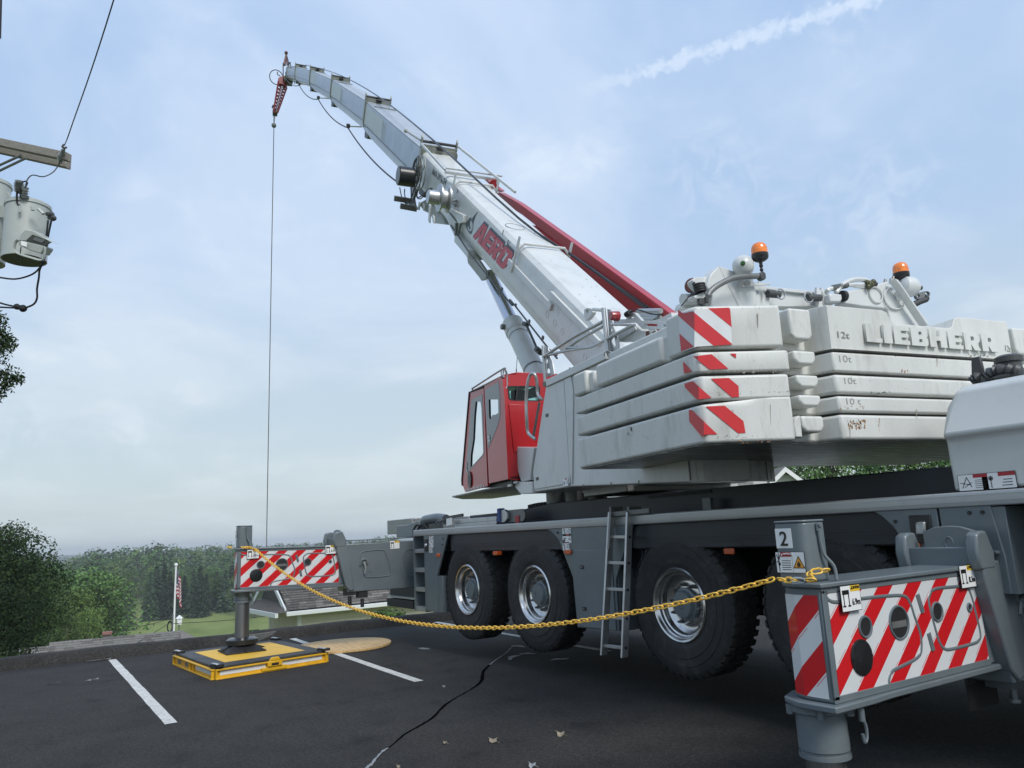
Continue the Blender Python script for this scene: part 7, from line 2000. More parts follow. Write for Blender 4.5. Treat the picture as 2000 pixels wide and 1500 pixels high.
text_affine('860-291-24', cu_o, cu_u, cu_v, dark_print, boom, 'phone_number', bold=.02)

# cable reel (black drum with silver hoops) and the rope sheave
ZR = lambda x, y: (740 + x / 8.332, 280 + y / 8.332)
RL = lambda x, y, l: PL(*ZR(x, y), l)
cA = RL(322, 525, 1.02); rad = (RL(322, 350, 1.02) - RL(322, 700, 1.02)).length / 2 * .86
reel = MB(); reel.lathe([(.0001, .02), (rad * .92, .02), (rad, 0), (rad, -.34), (rad * .8, -.36), (.0001, -.36)], cA, HL, 40); reel_o = reel.build('cable_reel', gloss_black, boom)
k = MB(); k.lathe([(.0001, .028), (rad * .9, .022), (rad * .9, .015), (.0001, .015)], cA, HL, 40); k.build('reel_face', mid_grey, reel_o)
for off, rr, m_ in ((-.42, 1.75, mid_grey), (-.50, 1.75, collar_mat), (-.38, 1.5, dark_grey)):
    k = MB(); k.tube(circle(cA + HL * off + UP * .12, BASE_D, UP, rad * rr, 36), .016, 6, closed=True)
    for t in (0.3, 1.3, 2.4, 3.4, 4.5, 5.5): k.tube([cA + HL * off + UP * .12, cA + HL * off + UP * .12 + (BASE_D * math.cos(t) + UP * math.sin(t)) * rad * rr], .010, 5)
    k.build('reel_hoop', m_, reel_o)
for pth in ([(340, 720), (370, 860), (440, 980), (520, 920), (520, 700)], [(420, 740), (420, 840), (470, 960), (560, 800), (600, 600)], [(600, 780), (620, 880), (680, 900), (760, 820), (870, 740)], [(640, 740), (620, 860), (670, 870), (800, 760), (850, 730)]):
    k = MB(); k.tube(smooth_path([RL(*q, .62) for q in pth], 5), .014, 6); k.build('hydraulic_hose', wire_m, boom)
for q0, q1 in (((255, 900), (500, 940)), ((355, 1025), (620, 1075))):
    k = MB(); a, b = RL(*q0, .9), RL(*q1, .5); k.box(a - UP * .06, b - a, UP * .12, BASE_D * .07); k.build('rest_bracket', mid_grey, boom)
k = MB(); k.prism([RL(*q, .55) for q in ((520, 700), (600, 740), (560, 900), (580, 1010), (620, 1080), (500, 1020), (470, 960), (540, 880))], -HL * .05); k.build('bracket_plate', mid_grey, boom)
cB = RL(985, 890, .80); rb_ = (RL(985, 655, .80) - RL(985, 1130, .80)).length / 2 * .92
k = MB(); k.lathe([(rb_, 0), (rb_, .02), (rb_ * .62, .05), (rb_ * .62, .10)], cB, HL, 40, cap=False) if False else None
shv = MB(); shv.lathe([(.0001, .24), (rb_ * .46, .24), (rb_ * .50, .22), (rb_ * .50, .05), (rb_ * .52, .03), (rb_, .02), (rb_, -.01), (rb_ * .7, -.04), (rb_ * .7, -.12), (rb_, -.15), (rb_, -.18), (.0001, -.2)], cB, HL, 40); shv_o = shv.build('rope_sheave', alu, boom)
for x0, y0, x1, y1, l_ in ((850, 1000, 835, 1290, .85), (905, 1180, 905, 1300, .62), (680, 960, 660, 1080, .5), (740, 980, 740, 1095, .42)):
    a, b = RL(x0, y0, l_), RL(x1, y1, l_); k = MB(); k.box(a - BASE_D * .05, b - a, BASE_D * .12, HL * .03); k.build('lug_plate', grey_paint, boom, bevel=.01)
k = MB(); k.prism([B3(*q, .36) for q in ((385, 690), (470, 640), (560, 760), (650, 890), (540, 880), (500, 790), (440, 760))], -HL * .7); k.prism([RL(*q, .34) for q in ((870, 1120), (1010, 1150), (1090, 1320), (930, 1300))], -HL * .6); k.build('underside_bracket', MATS['collar_grey'], boom, bevel=.01)
k = MB(); k.prism([RL(*q, .50) for q in ((1170, 1060), (1240, 1100), (1370, 1160), (1365, 1290), (1290, 1310), (1230, 1180), (1110, 1090))], -HL * .12); k.build('cover_box', grey_paint, boom, bevel=.01)
for q0, q1, r_ in (((1110, 1080), (1290, 1300), .018), ((1260, 1300), (1250, 1500), .03), ((1340, 1300), (1290, 1480), .02)):
    k = MB(); k.tube([RL(*q0, .46), RL(*q1, .46)], r_, 7); k.build('hydraulic_pipe', mid_grey, boom)
for i in range(12):
    k = MB(); k.sphere(RL(1150 + rg.uniform(0, 150), 870 + rg.uniform(0, 150), .45), rg.uniform(.018, .035), 7, 5); k.build('valve_fitting', alu if i % 2 else mid_grey, boom)
k = MB(); k.prism([B3(*q, .43) for q in ((640, 790), (740, 1010), (735, 1060), (820, 1160), (870, 1225), (870, 1140), (780, 1010), (740, 960), (760, 880), (680, 780))], -HL * .80); k.build('boom_foot_plate', MATS['boom_grey_paint'], boom)
k = MB(); k.tube(smooth_path([B3(700, 900, .45), B3(770, 1000, .45), B3(900, 1190, .45), B3(1060, 1390, .45), B3(1300, 1680, .45), B4(430, 1000, .44), B4(720, 1370, .44), B4(830, 1500, .44)], 4), .014, 6); k.build('hydraulic_pipe', dark_grey, boom)
k = MB(); k.prism([B3(*q, .30) for q in ((885, 1110), (1045, 1350), (1045, 1420), (1000, 1440), (985, 1415), (870, 1270), (862, 1215))], -HL * .05); k.build('cylinder_lug', MATS['collar_grey'], boom); k = MB(); k.prism([B3(*q, -.25) for q in ((885, 1110), (1045, 1350), (1045, 1420), (1000, 1440), (985, 1415), (870, 1270), (862, 1215))], -HL * .05); k.build('cylinder_lug', MATS['collar_grey'], boom)
for i in range(7):
    c0 = B4(245 + 118 * i, 770 + 140 * i, .45); k = MB(); k.box(c0 - UP * .02, UP * .05, BASE_D * .05, HL * .02); k.build('pipe_clip', dark_grey, boom)

# ---- luffing cylinder
r0, r1 = PL(968, 545, 0), PL(1000, 630, 0)
dcy = (PL(1046, 735, 0) - PL(960, 549, 0)).normalized()
top = PL(962, 548, 0); low = top + dcy * 6.0; barrel_top = top + dcy * (PL(1000, 632, 0) - top).length
k = MB(); k.cyl(top - dcy * .2, barrel_top, .118, n=32); k.build('cylinder_rod', chrome_rod, crane)
k = MB(); k.lathe([(.0001, -.02), (.155, -.02), (.19, .02), (.19, .28), (.175, .30), (.175, 5.0)], barrel_top, dcy, 36); cyl_o = k.build('luffing_cylinder', grey_paint, crane, smooth=35)
for s_ in (1, -1): k = MB(); k.cyl(barrel_top + dcy * .14 + HL * .18 * s_, barrel_top + dcy * .14 + HL * .25 * s_, .05, n=12); k.build('port_boss', mid_grey, cyl_o)
k = MB(); k.lathe([(.179, 1.28), (.182, 1.30), (.179, 1.32)], barrel_top, dcy, 36, cap=False); k.lathe([(.179, .40), (.182, .41), (.179, .42)], barrel_top, dcy, 36, cap=False); k.build('weld_ring', mid_grey, cyl_o)
k = MB(); k.tube(smooth_path([B4(560, 1200, .1), B4(600, 1290, .15), B4(640, 1380, .2), B4(660, 1430, .25)], 4), .022, 7); k.cyl(B4(545, 1200, .1), B4(575, 1210, .1), .04, n=8); k.cyl(B4(655, 1420, .2), B4(690, 1450, .2), .05, n=10); k.build('hydraulic_hose', dark_grey, crane)

# ---- folded red jib carried along the far side of the boom
LJ = -.86
J = lambda px, py, l=LJ: PL(px, py, l)
a_, b_ = J(984, 378), J(1310, 617)
m0, m1 = J(1095, 482), J(1300, 624)
low0, low1 = J(1000, 402), J(1262, 650)
jb = MB(); jb.prism([J(975, 375), J(1012, 396), J(1115, 470), J(1305, 609), J(1360, 655), J(1340, 668), J(1272, 606), J(1146, 520), J(1020, 420), J(960, 382)], -HL * .15); jb_o = jb.build('folded_jib', red_jib, crane, bevel=.01)
jb = MB(); jb.prism([J(1040, 440, LJ + .02), J(1146, 518, LJ + .02), J(1275, 606, LJ + .02), J(1330, 650, LJ + .02), J(1250, 660, LJ + .02), J(1140, 560, LJ + .02)], -HL * .12); jb.build('jib_lower_beam', mat('deep_red_jib', (.40, .016, .02), .4), jb_o)
jb = MB(); jb.prism([J(1120, 500, LJ + .03), J(1146, 516, LJ + .03), J(1285, 612, LJ + .03), J(1275, 615, LJ + .03)], -HL * .02); jb.build('jib_dark_strip', MATS['dark_grey_steel'], jb_o)  # dark grey strip between the two jib beams
k = MB(); k.prism([PL(*Z3(x, y), -.62) for x, y in ((1015, 440), (1050, 445), (1110, 500), (1190, 560), (1150, 570), (1080, 500))], -HL * .1); k.cyl(PL(*Z3(1125, 500), -.6), PL(*Z3(1125, 500), -.7), .10, n=14); k.build('jib_mount', red_jib, crane)
k = MB(); k.prism([PL(*Z3(x, y), -.60) for x, y in ((1150, 440), (1160, 450), (1160, 500), (1145, 500))], -HL * .03); k.build('jib_lug', grey_paint, crane)

# ================================================================== SMALL THINGS ROUND THE CRANE
# steel outrigger mat under the rear jack
A0, B0_, C0 = V((-12.39, 1.96, 0)), V((-10.50, 2.12, 0)), V((-10.75, 3.62, 0)); D0 = A0 + C0 - B0_
HM = .155
om = thing('outrigger_mat', (A0 + C0) / 2, 'yellow steel outrigger mat with black deck and a yellow centre square on the asphalt', 'outrigger mat')
k = MB(); k.prism([A0 + ZZ * (HM - .03), B0_ + ZZ * (HM - .03), C0 + ZZ * (HM - .03), D0 + ZZ * (HM - .03)], ZZ * .03); k.build('deck', mat_black, om, bevel=.006)
ctr = (A0 + C0) / 2
ins = lambda p, f: ctr + (p - ctr) * f
k = MB(); k.face([ins(p, .74) + ZZ * (HM + .002) for p in (A0, B0_, C0, D0)]); k.build('yellow_panel', yellow_top, om, fix=False, smooth=None)
for i, (p, q) in enumerate(((A0, B0_), (B0_, C0), (C0, D0), (D0, A0))):
    u = (q - p).normalized(); n_ = u.cross(ZZ)
    if n_.dot(p - ctr) < 0: n_ = -n_
    L_ = (q - p).length
    k = MB()
    k.box(p, u * L_, n_ * .045, ZZ * .016); k.box(p + ZZ * (HM - .048), u * L_, n_ * .045, ZZ * .018)
    k.box(p + n_ * .004, u * L_, n_ * .008, ZZ * (HM - .03))
    k.build('channel_beam', yellow, om, bevel=.003)
    k = MB()
    for t in (0, .455, .54, .985): k.box(p + u * (L_ * t) + ZZ * .016, u * .018, n_ * .04, ZZ * (HM - .062))
    k.build('web_plate', yellow, om)
    for t0, t1 in ((.04, .43), (.57, .96)):
        if i == 0 and t0 < .1: continue
        k = MB(); k.box(p + u * (L_ * t0) + n_ * .0125 + ZZ * .045, u * (L_ * (t1 - t0)), n_ * .0015, ZZ * .055); k.build('reflective_strip', white_film, om, smooth=None)
    if i == 0:
        for t0, w_, m_ in ((.10, .16, mid_grey), (.24, .12, orange_print), (.30, .14, mid_grey)):
            k = MB(); k.box(p + u * (L_ * t0) + n_ * .0125 + ZZ * .03, u * w_, n_ * .002, ZZ * .075); k.build('mat_label', m_, om)
    if i == 1:
        c0 = p + u * (L_ * .5) + n_ * .02; k = MB(); k.box(c0 - u * .17 + ZZ * .01, u * .34, n_ * .035, ZZ * .05); k.box(c0 - u * .10 + ZZ * .06 + n_ * .02, u * .20, n_ * .03, ZZ * .07); k.prism([c0 - u * .08 + ZZ * .13 + n_ * .02, c0 + u * .08 + ZZ * .13 + n_ * .02, c0 + u * .05 + ZZ * .175 + n_ * .02, c0 - u * .05 + ZZ * .175 + n_ * .02], n_ * .03); k.build('lifting_bracket', yellow, om, bevel=.008)
        k = MB(); k.box(c0 - u * .05 + ZZ * .075 + n_ * .0502, u * .10, n_ * .002, ZZ * .03); k.build('bracket_slot', black, om)
for p in (A0, B0_, C0, D0):
    c0 = ins(p, .965) + ZZ * HM
    for dx in (-.03, .05):
        k = MB(); k.lathe([(.055, 0), (.055, .025), (.04, .03), (.0001, .03)], c0 + V((dx, dx * .6, 0)), ZZ, 14); k.build('corner_stud', black, om)
    k = MB(); k.box(c0 + V((-.09, -.05, .026)), V((.18, .03, 0)), V((-.01, .05, 0)), ZZ * .008); k.build('corner_plate', alu, om, bevel=.003)
k = MB(); k.sphere(ctr + V((-.42, .05, HM + .03)), .045, 10, 6); k.box(ctr + V((-.5, .0, HM)), V((.2, .02, 0)), V((0, .05, 0)), ZZ * .035); k.build('lifting_point', yellow, om)

# jack feet (parts of the crane)
for jx, jy, z0 in ((-11.693, 2.72, HM), (-2.733, 3.56, .0)):
    jc = V((jx, jy, z0)); k = MB()
    k.prism([jc + V((x, y, .004)) for x, y in ((-.30, -.27), (.29, -.27), (.29, .27), (-.30, .27))], ZZ * .018)
    b0 = len(k.v)
    r_lo, r_hi = .28, .15
    lo = [jc + V((r_lo * math.copysign(1, x) * 1.0, r_lo * .9 * math.copysign(1, y), .022)) for x, y in ((-1, -1), (1, -1), (1, 1), (-1, 1))]; hi = [jc + V((r_hi * x, r_hi * y, .10)) for x, y in ((-1, -1), (1, -1), (1, 1), (-1, 1))]
    for i in range(4): k.face([lo[i], lo[(i + 1) % 4], hi[(i + 1) % 4], hi[i]])
    k.face(hi)
    ft = k.build('jack_foot', black, crane, bevel=.006)
    for t in range(8): an = t * PI / 4; k = MB(); dd = V((math.cos(an), math.sin(an), 0)); k.prism([jc + dd * .13 + ZZ * .1, jc + dd * .32 + ZZ * .03, jc + dd * .30 + ZZ * .022, jc + dd * .1 + ZZ * .022], dd.cross(ZZ) * .02); k.build('foot_rib', black, ft)
    k = MB(); k.lathe([(.19, .09), (.215, .105), (.215, .165), (.19, .178), (.10, .182), (.07, .20)], jc, ZZ, 36); k.build('foot_disc', gloss_black, ft)

# plywood disc
c0 = PZ(672, 1263, .03); e1 = PZ(748, 1257, .03); rd_ = (e1 - c0).length
k = MB(); rr = random.Random(4); pts = []
for i in range(48):
    t = 2 * PI * i / 48; r_ = .74 * (1 + .012 * math.sin(3 * t + 1) + (.012 if i % 12 < 5 else 0)); pts.append(V((-12.03 + r_ * math.cos(t), 4.33 + r_ * math.sin(t) * 1.02, .004)))
k.prism(pts, ZZ * .034); ply_o = k.build('plywood_disc', ply, None, bevel=.004); tag(ply_o, 'round plywood pad lying flat beside the yellow mat, over the white line', 'plywood pad')

# grey steel angle lying on the kerb behind the mat
a, b = PZ(452, 1246, .16), PZ(531, 1236, .16)
sa = thing('steel_angle', (a + b) / 2, 'grey bolted steel angle lying along the kerb behind the mat', 'steel angle')
k = MB(); k.prism([PX(445, 1258, -13.72), PX(446, 1246, -13.72), PX(540, 1232, -13.72), PX(532, 1240, -13.72), PX(500, 1254, -13.72)], V((.02, 0, 0))); k.build('plate', mid_grey, sa, bevel=.003)
for px in (462, 478, 496): k = MB(); c0 = PX(px, 1250 - (px - 450) * .15, -13.70); k.cyl(c0 - ZZ * .0, c0 + V((.03, 0, 0)), .02, n=7); k.build('bolt', alu, sa)

# ladder hooked over the edge rail
ld = thing('ladder', (-6.05, 4.9, .36), 'narrow aluminium ladder hooked over the edge rail between the second and third wheels', 'ladder')
TL_, TR_ = PY(1187, 1000, 5.03), PY(1222, 1000, 5.03); BL_, BR_ = PY(1171.5, 1280, 4.83), PY(1211.5, 1285, 4.83)
for a, b in ((TL_, BL_), (TR_, BR_)):
    d = (b - a); k = MB(); k.box(a - XX * .0, d, XX * .028, V((0, .075, 0))); k.build('side_rail', alu, ld, bevel=.004)
for i, y in enumerate((1051, 1103, 1155, 1210, 1265)):
    t = (y - 1000) / 283; a = TL_.lerp(BL_, t) + V((.0, .037, 0)); b = TR_.lerp(BR_, t) + V((.028, .037, 0)); k = MB(); k.box(a - V((0, .016, .015)), b - a, V((0, .032, 0)), ZZ * .030); k.build('rung', alu, ld, bevel=.003)
    k = MB(); k.cyl(b + V((.0, 0, 0)), b + V((.006, 0, 0)), .013, n=8); k.build('rung_end', black, ld)
k = MB(); k.box(TL_ + V((0, .02, 0)), V((.0, .16, 0)), XX * .03, ZZ * .05); k.box(TR_ + V((0, .02, 0)), V((.0, .16, 0)), XX * .03, ZZ * .05); q = PY(1187, 1001, 5.05); k.box(q, V((.62, 0, .012)), V((0, .03, 0)), -ZZ * .045); k.build('hook_bar', mid_grey, ld, bevel=.003)
k = MB(); k.box(TL_ + V((.03, -.006, 0)), (BL_ - TL_) * .27, XX * .030, V((0, .006, 0))); k.build('hook_strap', mid_grey, ld)

# yellow chain across the front
PA_ = V((-11.55, 2.60, 1.595)); PB_ = V((-2.83, 3.38, 1.30))
far_pt = PX(497, 1071, -11.50); near_pt = PY(1512, 1131, 3.40)
A_, B_ = far_pt, near_pt
best = None
for i in range(26):                                          # choose the sag that brings the lowest point to where the photograph has it
    s_ = .2 + i * .02; m_ = 0
    for t in [j / 100 for j in range(101)]:
        p = A_.lerp(B_, t) - ZZ * (4 * s_ * t * (1 - t)) - CAM; z = 750 - FPX * p.dot(CU) / p.dot(CF); m_ = max(m_, z)
    if best is None or abs(m_ - 1228.5) < best[0]: best = (abs(m_ - 1228.5), s_)
SAG = best[1]
cpt = lambda t: A_.lerp(B_, t) - ZZ * (4 * SAG * t * (1 - t))
ch_ = thing('safety_chain', (A_ + B_) / 2 - ZZ * SAG, 'yellow plastic chain sagging from the far striped outrigger to the near one', 'chain')
lkm = MB(); hl, hw = .026, .0138
lp = [V((hl * .55, hw, 0)), V((hl * .9, hw * .75, 0)), V((hl * 1.1, 0, 0)), V((hl * .9, -hw * .75, 0)), V((hl * .55, -hw, 0)), V((-hl * .55, -hw, 0)), V((-hl * .9, -hw * .75, 0)), V((-hl * 1.1, 0, 0)), V((-hl * .9, hw * .75, 0)), V((-hl * .55, hw, 0))]
lkm.tube(lp, .0054, 5, closed=True); link = lkm.mesh('chain_link', chain_yellow, Vector(), smooth=60)
S = [0.0]; NN = 2000; prev = cpt(0)
for i in range(1, NN + 1): q = cpt(i / NN); S.append(S[-1] + (q - prev).length); prev = q
pitch = .0445; nl = int(S[-1] / pitch); j = 0


def add_link(p, d, odd, tw=0.0):
    o = bpy.data.objects.new('chain_link', link); place(o, ch_, p)
    x = d.normalized(); s_, u_ = frame(x); a = tw + (PI / 2 if odd else 0)
    y = s_ * math.cos(a) + u_ * math.sin(a); z = x.cross(y); o.rotation_euler = Matrix((x, y, z)).transposed().to_euler()


for i in range(nl):
    target = (i + .5) * pitch
    while S[j] < target: j += 1
    t = j / NN; add_link(cpt(t), cpt(min(1, t + .002)) - cpt(max(0, t - .002)), i % 2, .6 + random.uniform(-.15, .15))
print('chain links', nl, 'sag', SAG)
# wraps round both posts
wrap_n = smooth_path([B_, PY(1540, 1133, 3.385), PY(1552, 1134, 3.37)], 6)
wrap2 = smooth_path([PY(1566, 1134, 3.37), PY(1590, 1131, 3.38), V((-2.62, 3.44, 1.335)), V((-2.59, 3.50, 1.345)), V((-2.585, 3.56, 1.34))], 8)
wrap3 = smooth_path([V((-11.50, 2.52, 1.60)), V((-11.62, 2.50, 1.61)), V((-11.86, 2.53, 1.615))], 8) + smooth_path([far_pt, V((-11.49, 2.66, 1.60)), V((-11.48, 2.80, 1.59))], 4)
for w_ in (wrap_n, wrap2, wrap3[:17], wrap3[17:]):
    acc_ = 0; k_ = 0
    for p, q in zip(w_, w_[1:]):
        acc_ += (q - p).length
        if acc_ >= pitch: add_link(q, q - p, k_ % 2, .6); k_ += 1; acc_ = 0
k = MB(); c0 = PY(1552, 1133, 3.36); c1_ = PY(1567, 1134, 3.36); s_ = (c1_ - c0).normalized()
k.tube([c0 - s_ * .01 + ZZ * .010, c0 - s_ * .018, c0 - s_ * .01 - ZZ * .010, c1_ + s_ * .01 - ZZ * .010, c1_ + s_ * .018, c1_ + s_ * .01 + ZZ * .010], .004, 6, closed=True); k.cyl(c0 + ZZ * .010 + s_ * .002, c1_ + ZZ * .010 - s_ * .002, .0075, n=8); k.build('quick_link', alu, ch_)

# ---- utility pole with crossarm, transformer, floodlight and wires at the left
UD = 9.6
pole_p = PD(-95, 400, UD + .3)
pl = thing('utility_pole', V((pole_p.x, pole_p.y, -1.6)), 'weathered wooden utility pole crossarm reaching in at the top left', 'utility pole')
k = MB(); k.cyl(V((pole_p.x, pole_p.y, -1.6)), V((pole_p.x, pole_p.y, 8.6)), .16, .12, 18); k.build('pole', wood_old, pl)
for (x0, y0, x1, y1, dd) in ((-200, 237, 140, 310, 0), (-200, 250, 139, 324.5, .28)):
    a, b = PD(x0, y0, UD + .9 + dd), PD(x1, y1, UD - .1 + dd); k = MB(); d = (b - a); s_ = frame(d)[0]; k.box(a - ZZ * .055, d, s_ * .09, ZZ * .105); k.build('crossarm_timber', wood_old, pl, bevel=.006)
for a, b in (((-60, 350), (42, 303)), ((-60, 362), (50, 309))):
    k = MB(); k.tube([PD(*a, UD + .25), PD(*b, UD + .05)], .016, 6); k.build('brace', mid_grey, pl)
for x, y in ((119, 318), (115, 305)): k = MB(); k.cyl(PD(x, y, UD - .16), PD(x, y, UD - .02), .016, n=6); k.build('bolt', mid_grey, pl)
ins_ = MB(); a, b = PD(118, 312, UD - .10), PD(124.5, 290, UD - .25); d = b - a
ins_.lathe([(.02, -.05), (.035, 0), (.042, .04), (.030, .06), (.042, .09), (.030, .11), (.020, d.length)], a, d, 14); ins_o = ins_.build('insulator', porcelain, pl)
k = MB()
for x, y in ((122, 286), (126, 289), (124, 283), (129, 288)): k.sphere(PD(x, y, UD - .26), .014, 6, 5)
k.build('wire_clamp', dark_grey, pl, kind='stuff')
hw_ = PD(126, 284, UD - .26); e2 = plane(222, 0, Vector((0, 0, hw_.z + .10)), ZZ); far2 = e2 + (e2 - hw_) * 1.4 + ZZ * .6
w = MB(); w.tube(smooth_path([hw_, PD(140, 246, UD - .40), e2, far2], 10), .0065, 6); ow_ = w.build('overhead_wire', wire_m, None); tag(ow_, 'thin overhead wire climbing from the crossarm insulator to the top edge', 'wire')
w = MB(); w.tube(smooth_path([PD(118, 316, UD - .1), PD(105, 335, UD - .2), PD(85, 345, UD - .3), PD(64, 342, UD - .5), PD(54, 350, UD - .6), PD(50, 362, UD - .7)], 5), .007, 6); o = w.build('jumper_wire', wire_m, None); tag(o, 'short black jumper wire curling from the crossarm down to the transformer bushing', 'wire')

# the transformer (zoom 5x from 0,330)
ZT = lambda x, y: (x / 5, 330 + y / 5)
TD = 8.8
tcen_t = PD(*ZT(300, 330), TD); tcen_b = PD(*ZT(213, 915), TD)
tt_ = thing('transformer', tcen_b, 'grey cylindrical pole transformer with bushings and a floodlight bracket', 'transformer')
rT = abs((PD(*ZT(490, 400), TD) - PD(*ZT(105, 400), TD)).length) / 2
hT = tcen_t.z - tcen_b.z
cb = V((tcen_t.x, tcen_t.y, tcen_b.z))
cb = (tcen_t + tcen_b) / 2; cb.z = tcen_b.z
k = MB(); k.lathe([(.0001, .03), (rT * .93, .03), (rT * .95, 0), (rT, .0), (rT, hT - .05), (rT * 1.0, hT - .03)], cb, ZZ, 48); k.build('tank', tank_grey, tt_, smooth=50)
k = MB(); k.lathe([(rT * 1.0, -.045), (rT * 1.05, -.04), (rT * 1.05, -.005), (rT * .9, .02), (.0001, .04)], cb + ZZ * hT, ZZ, 48); k.build('lid', tank_grey, tt_, smooth=50)
k = MB(); k.lathe([(rT * .94, 0), (rT * .90, .012), (.0001, .012)], cb + ZZ * .006, ZZ, 40); k.build('bottom_plate', MATS['dark_grey_steel'], tt_)


def bushing(x, y0, y1, r, n, nm):
    a, b = PD(*ZT(x[0], y1), TD - .15), PD(*ZT(x[1], y0), TD - .15); d = b - a; L_ = d.length; prof_ = [(r * .5, 0)]
    for i in range(n): prof_ += [(r * .6, L_ * (.1 + .75 * i / n)), (r, L_ * (.13 + .75 * i / n)), (r * .6, L_ * (.18 + .75 * i / n))]
    prof_ += [(r * .75, L_ * .88), (r * .8, L_), (.0001, L_)]
    k = MB(); k.lathe(prof_, a, d, 16); return k.build(nm, porcelain, tt_, smooth=30)


bushing((185, 188), 115, 235, .055, 7, 'lightning_arrester'); bushing((235, 245), 180, 300, .05, 4, 'bushing')
for pth, r in (([(165, 320), (165, 240), (175, 225)], .012), ([(215, 130), (250, 120), (268, 135), (255, 165), (240, 180)], .008), ([(165, 320), (175, 345), (195, 355)], .008)):
    k = MB(); k.tube(smooth_path([PD(*ZT(*q), TD - .18) for q in pth], 4), r, 6); k.build('lead_wire', wire_m, tt_)
k = MB(); k.tube([PD(*ZT(160, 215), TD - .15), PD(*ZT(215, 240), TD - .15)], .02, 6); k.tube([PD(*ZT(205, 240), TD - .12), PD(*ZT(205, 330), TD - .12)], .015, 6); k.build('arrester_bracket', mid_grey, tt_)
for q0, q1, r in (((372, 390), (425, 440), .018), ((195, 360), (195, 425), .016), ((318, 370), (320, 405), .02)):
    k = MB(); k.tube([PD(*ZT(*q0), TD - rT * .98), PD(*ZT(*q1), TD - rT * 1.0)], r, 7); k.build('tank_lug', tank_grey, tt_)
for q in ((460, 440), (480, 475)): k = MB(); k.cyl(PD(*ZT(*q), TD - .12), PD(*ZT(q[0] + 35, q[1] + 5), TD - .14), .025, n=8); k.sphere(PD(*ZT(q[0] + 40, q[1] + 5), TD - .14), .035, 8, 6); k.build('secondary_bushing', MATS['dark_grey_steel'], tt_)
for (x0, y0, x1, y1) in ((-20, 405, 120, 405), (-20, 715, 65, 720)):
    k = MB(); a, b = PD(*ZT(x0, y0), TD + .15), PD(*ZT(x1, y1), TD + .05); k.box(a - ZZ * .09, b - a, CF * .03, ZZ * .16); k.build('mounting_bracket', tank_grey, tt_, bevel=.006)
k = MB(); k.sphere(PD(*ZT(108, 768), TD - rT * .8), .012, 6, 5); k.build('ground_stud', mid_grey, tt_)
# floodlight on its yoke (a thing of its own, bolted to the tank)
fl = thing('floodlight', PD(*ZT(300, 830), TD - .5), 'grey square floodlight on a yoke in front of the transformer', 'floodlight')
FZ = lambda x, y, d=TD - .50: PD(*ZT(x, y), d)
k = MB(); k.prism([FZ(240, 590), FZ(330, 603), FZ(497, 710), FZ(318, 645), FZ(252, 705), FZ(178, 698), FZ(200, 640)], CF * .16); k.prism([FZ(176, 702), FZ(252, 707), FZ(432, 752), FZ(440, 765), FZ(398, 826), FZ(300, 800), FZ(184, 744)], CF * .16); k.build('housing', tank_grey, fl, bevel=.008)
k = MB(); k.prism([FZ(320, 647), FZ(497, 713), FZ(432, 751), FZ(254, 706)], CF * .02); k.build('lens', mat('dark_reflector', (.05, .055, .05), .3), fl)
k = MB(); k.prism([FZ(345, 662, TD - .505), FZ(440, 700, TD - .505), FZ(410, 722, TD - .505), FZ(320, 690, TD - .505)], -CF * .003); k.build('reflector', mid_grey, fl)
k = MB(); k.box(FZ(205, 742, TD - .54), (FZ(260, 760, TD - .54) - FZ(205, 742, TD - .54)), ZZ * .05, CF * .002); k.build('nameplate', white_print, fl)
k = MB(); k.tube(smooth_path([FZ(180, 690), FZ(150, 720), FZ(142, 790), FZ(190, 830), FZ(300, 865), FZ(395, 890), FZ(425, 870), FZ(440, 790), FZ(430, 760)], 4), .020, 6, flat=.6); k.build('yoke', tank_grey, fl)
k = MB(); k.tube(smooth_path([FZ(205, 760, TD - .55), FZ(200, 800, TD - .5), FZ(195, 850, TD - .4), FZ(190, 900, TD - .3)], 4), .006, 5); k.build('lead_wire', wire_m, fl)
# second tank just inside the left edge
t2 = thing('transformer', PD(-38, 520, TD + .1), 'second grey transformer, only its right rim inside the left edge', 'transformer')
c2 = PD(-32, 520, TD + .2); c2t = PD(-20, 352, TD + .2); c2m = V(((c2.x + c2t.x) / 2, (c2.y + c2t.y) / 2, c2.z)); h2 = c2t.z - c2.z
r2_ = (PD(12, 400, TD + .2) - PD(-24, 400, TD + .2)).length
k = MB(); k.lathe([(.0001, 0), (r2_, 0), (r2_, h2)], c2m, ZZ, 40); k.build('tank', tank_grey, t2, smooth=50)
k = MB(); k.lathe([(r2_ * 1.05, -.03), (r2_ * 1.05, .01), (.0001, .04)], c2m + ZZ * h2, ZZ, 40); k.build('lid', tank_grey, t2, smooth=50)
k = MB(); k.prism([PD(13, 373, TD - .1), PD(20, 384, TD - .1), PD(17, 383, TD - .1), PD(12, 378, TD - .1)], CF * .03); k.build('lid_lug', tank_grey, t2)
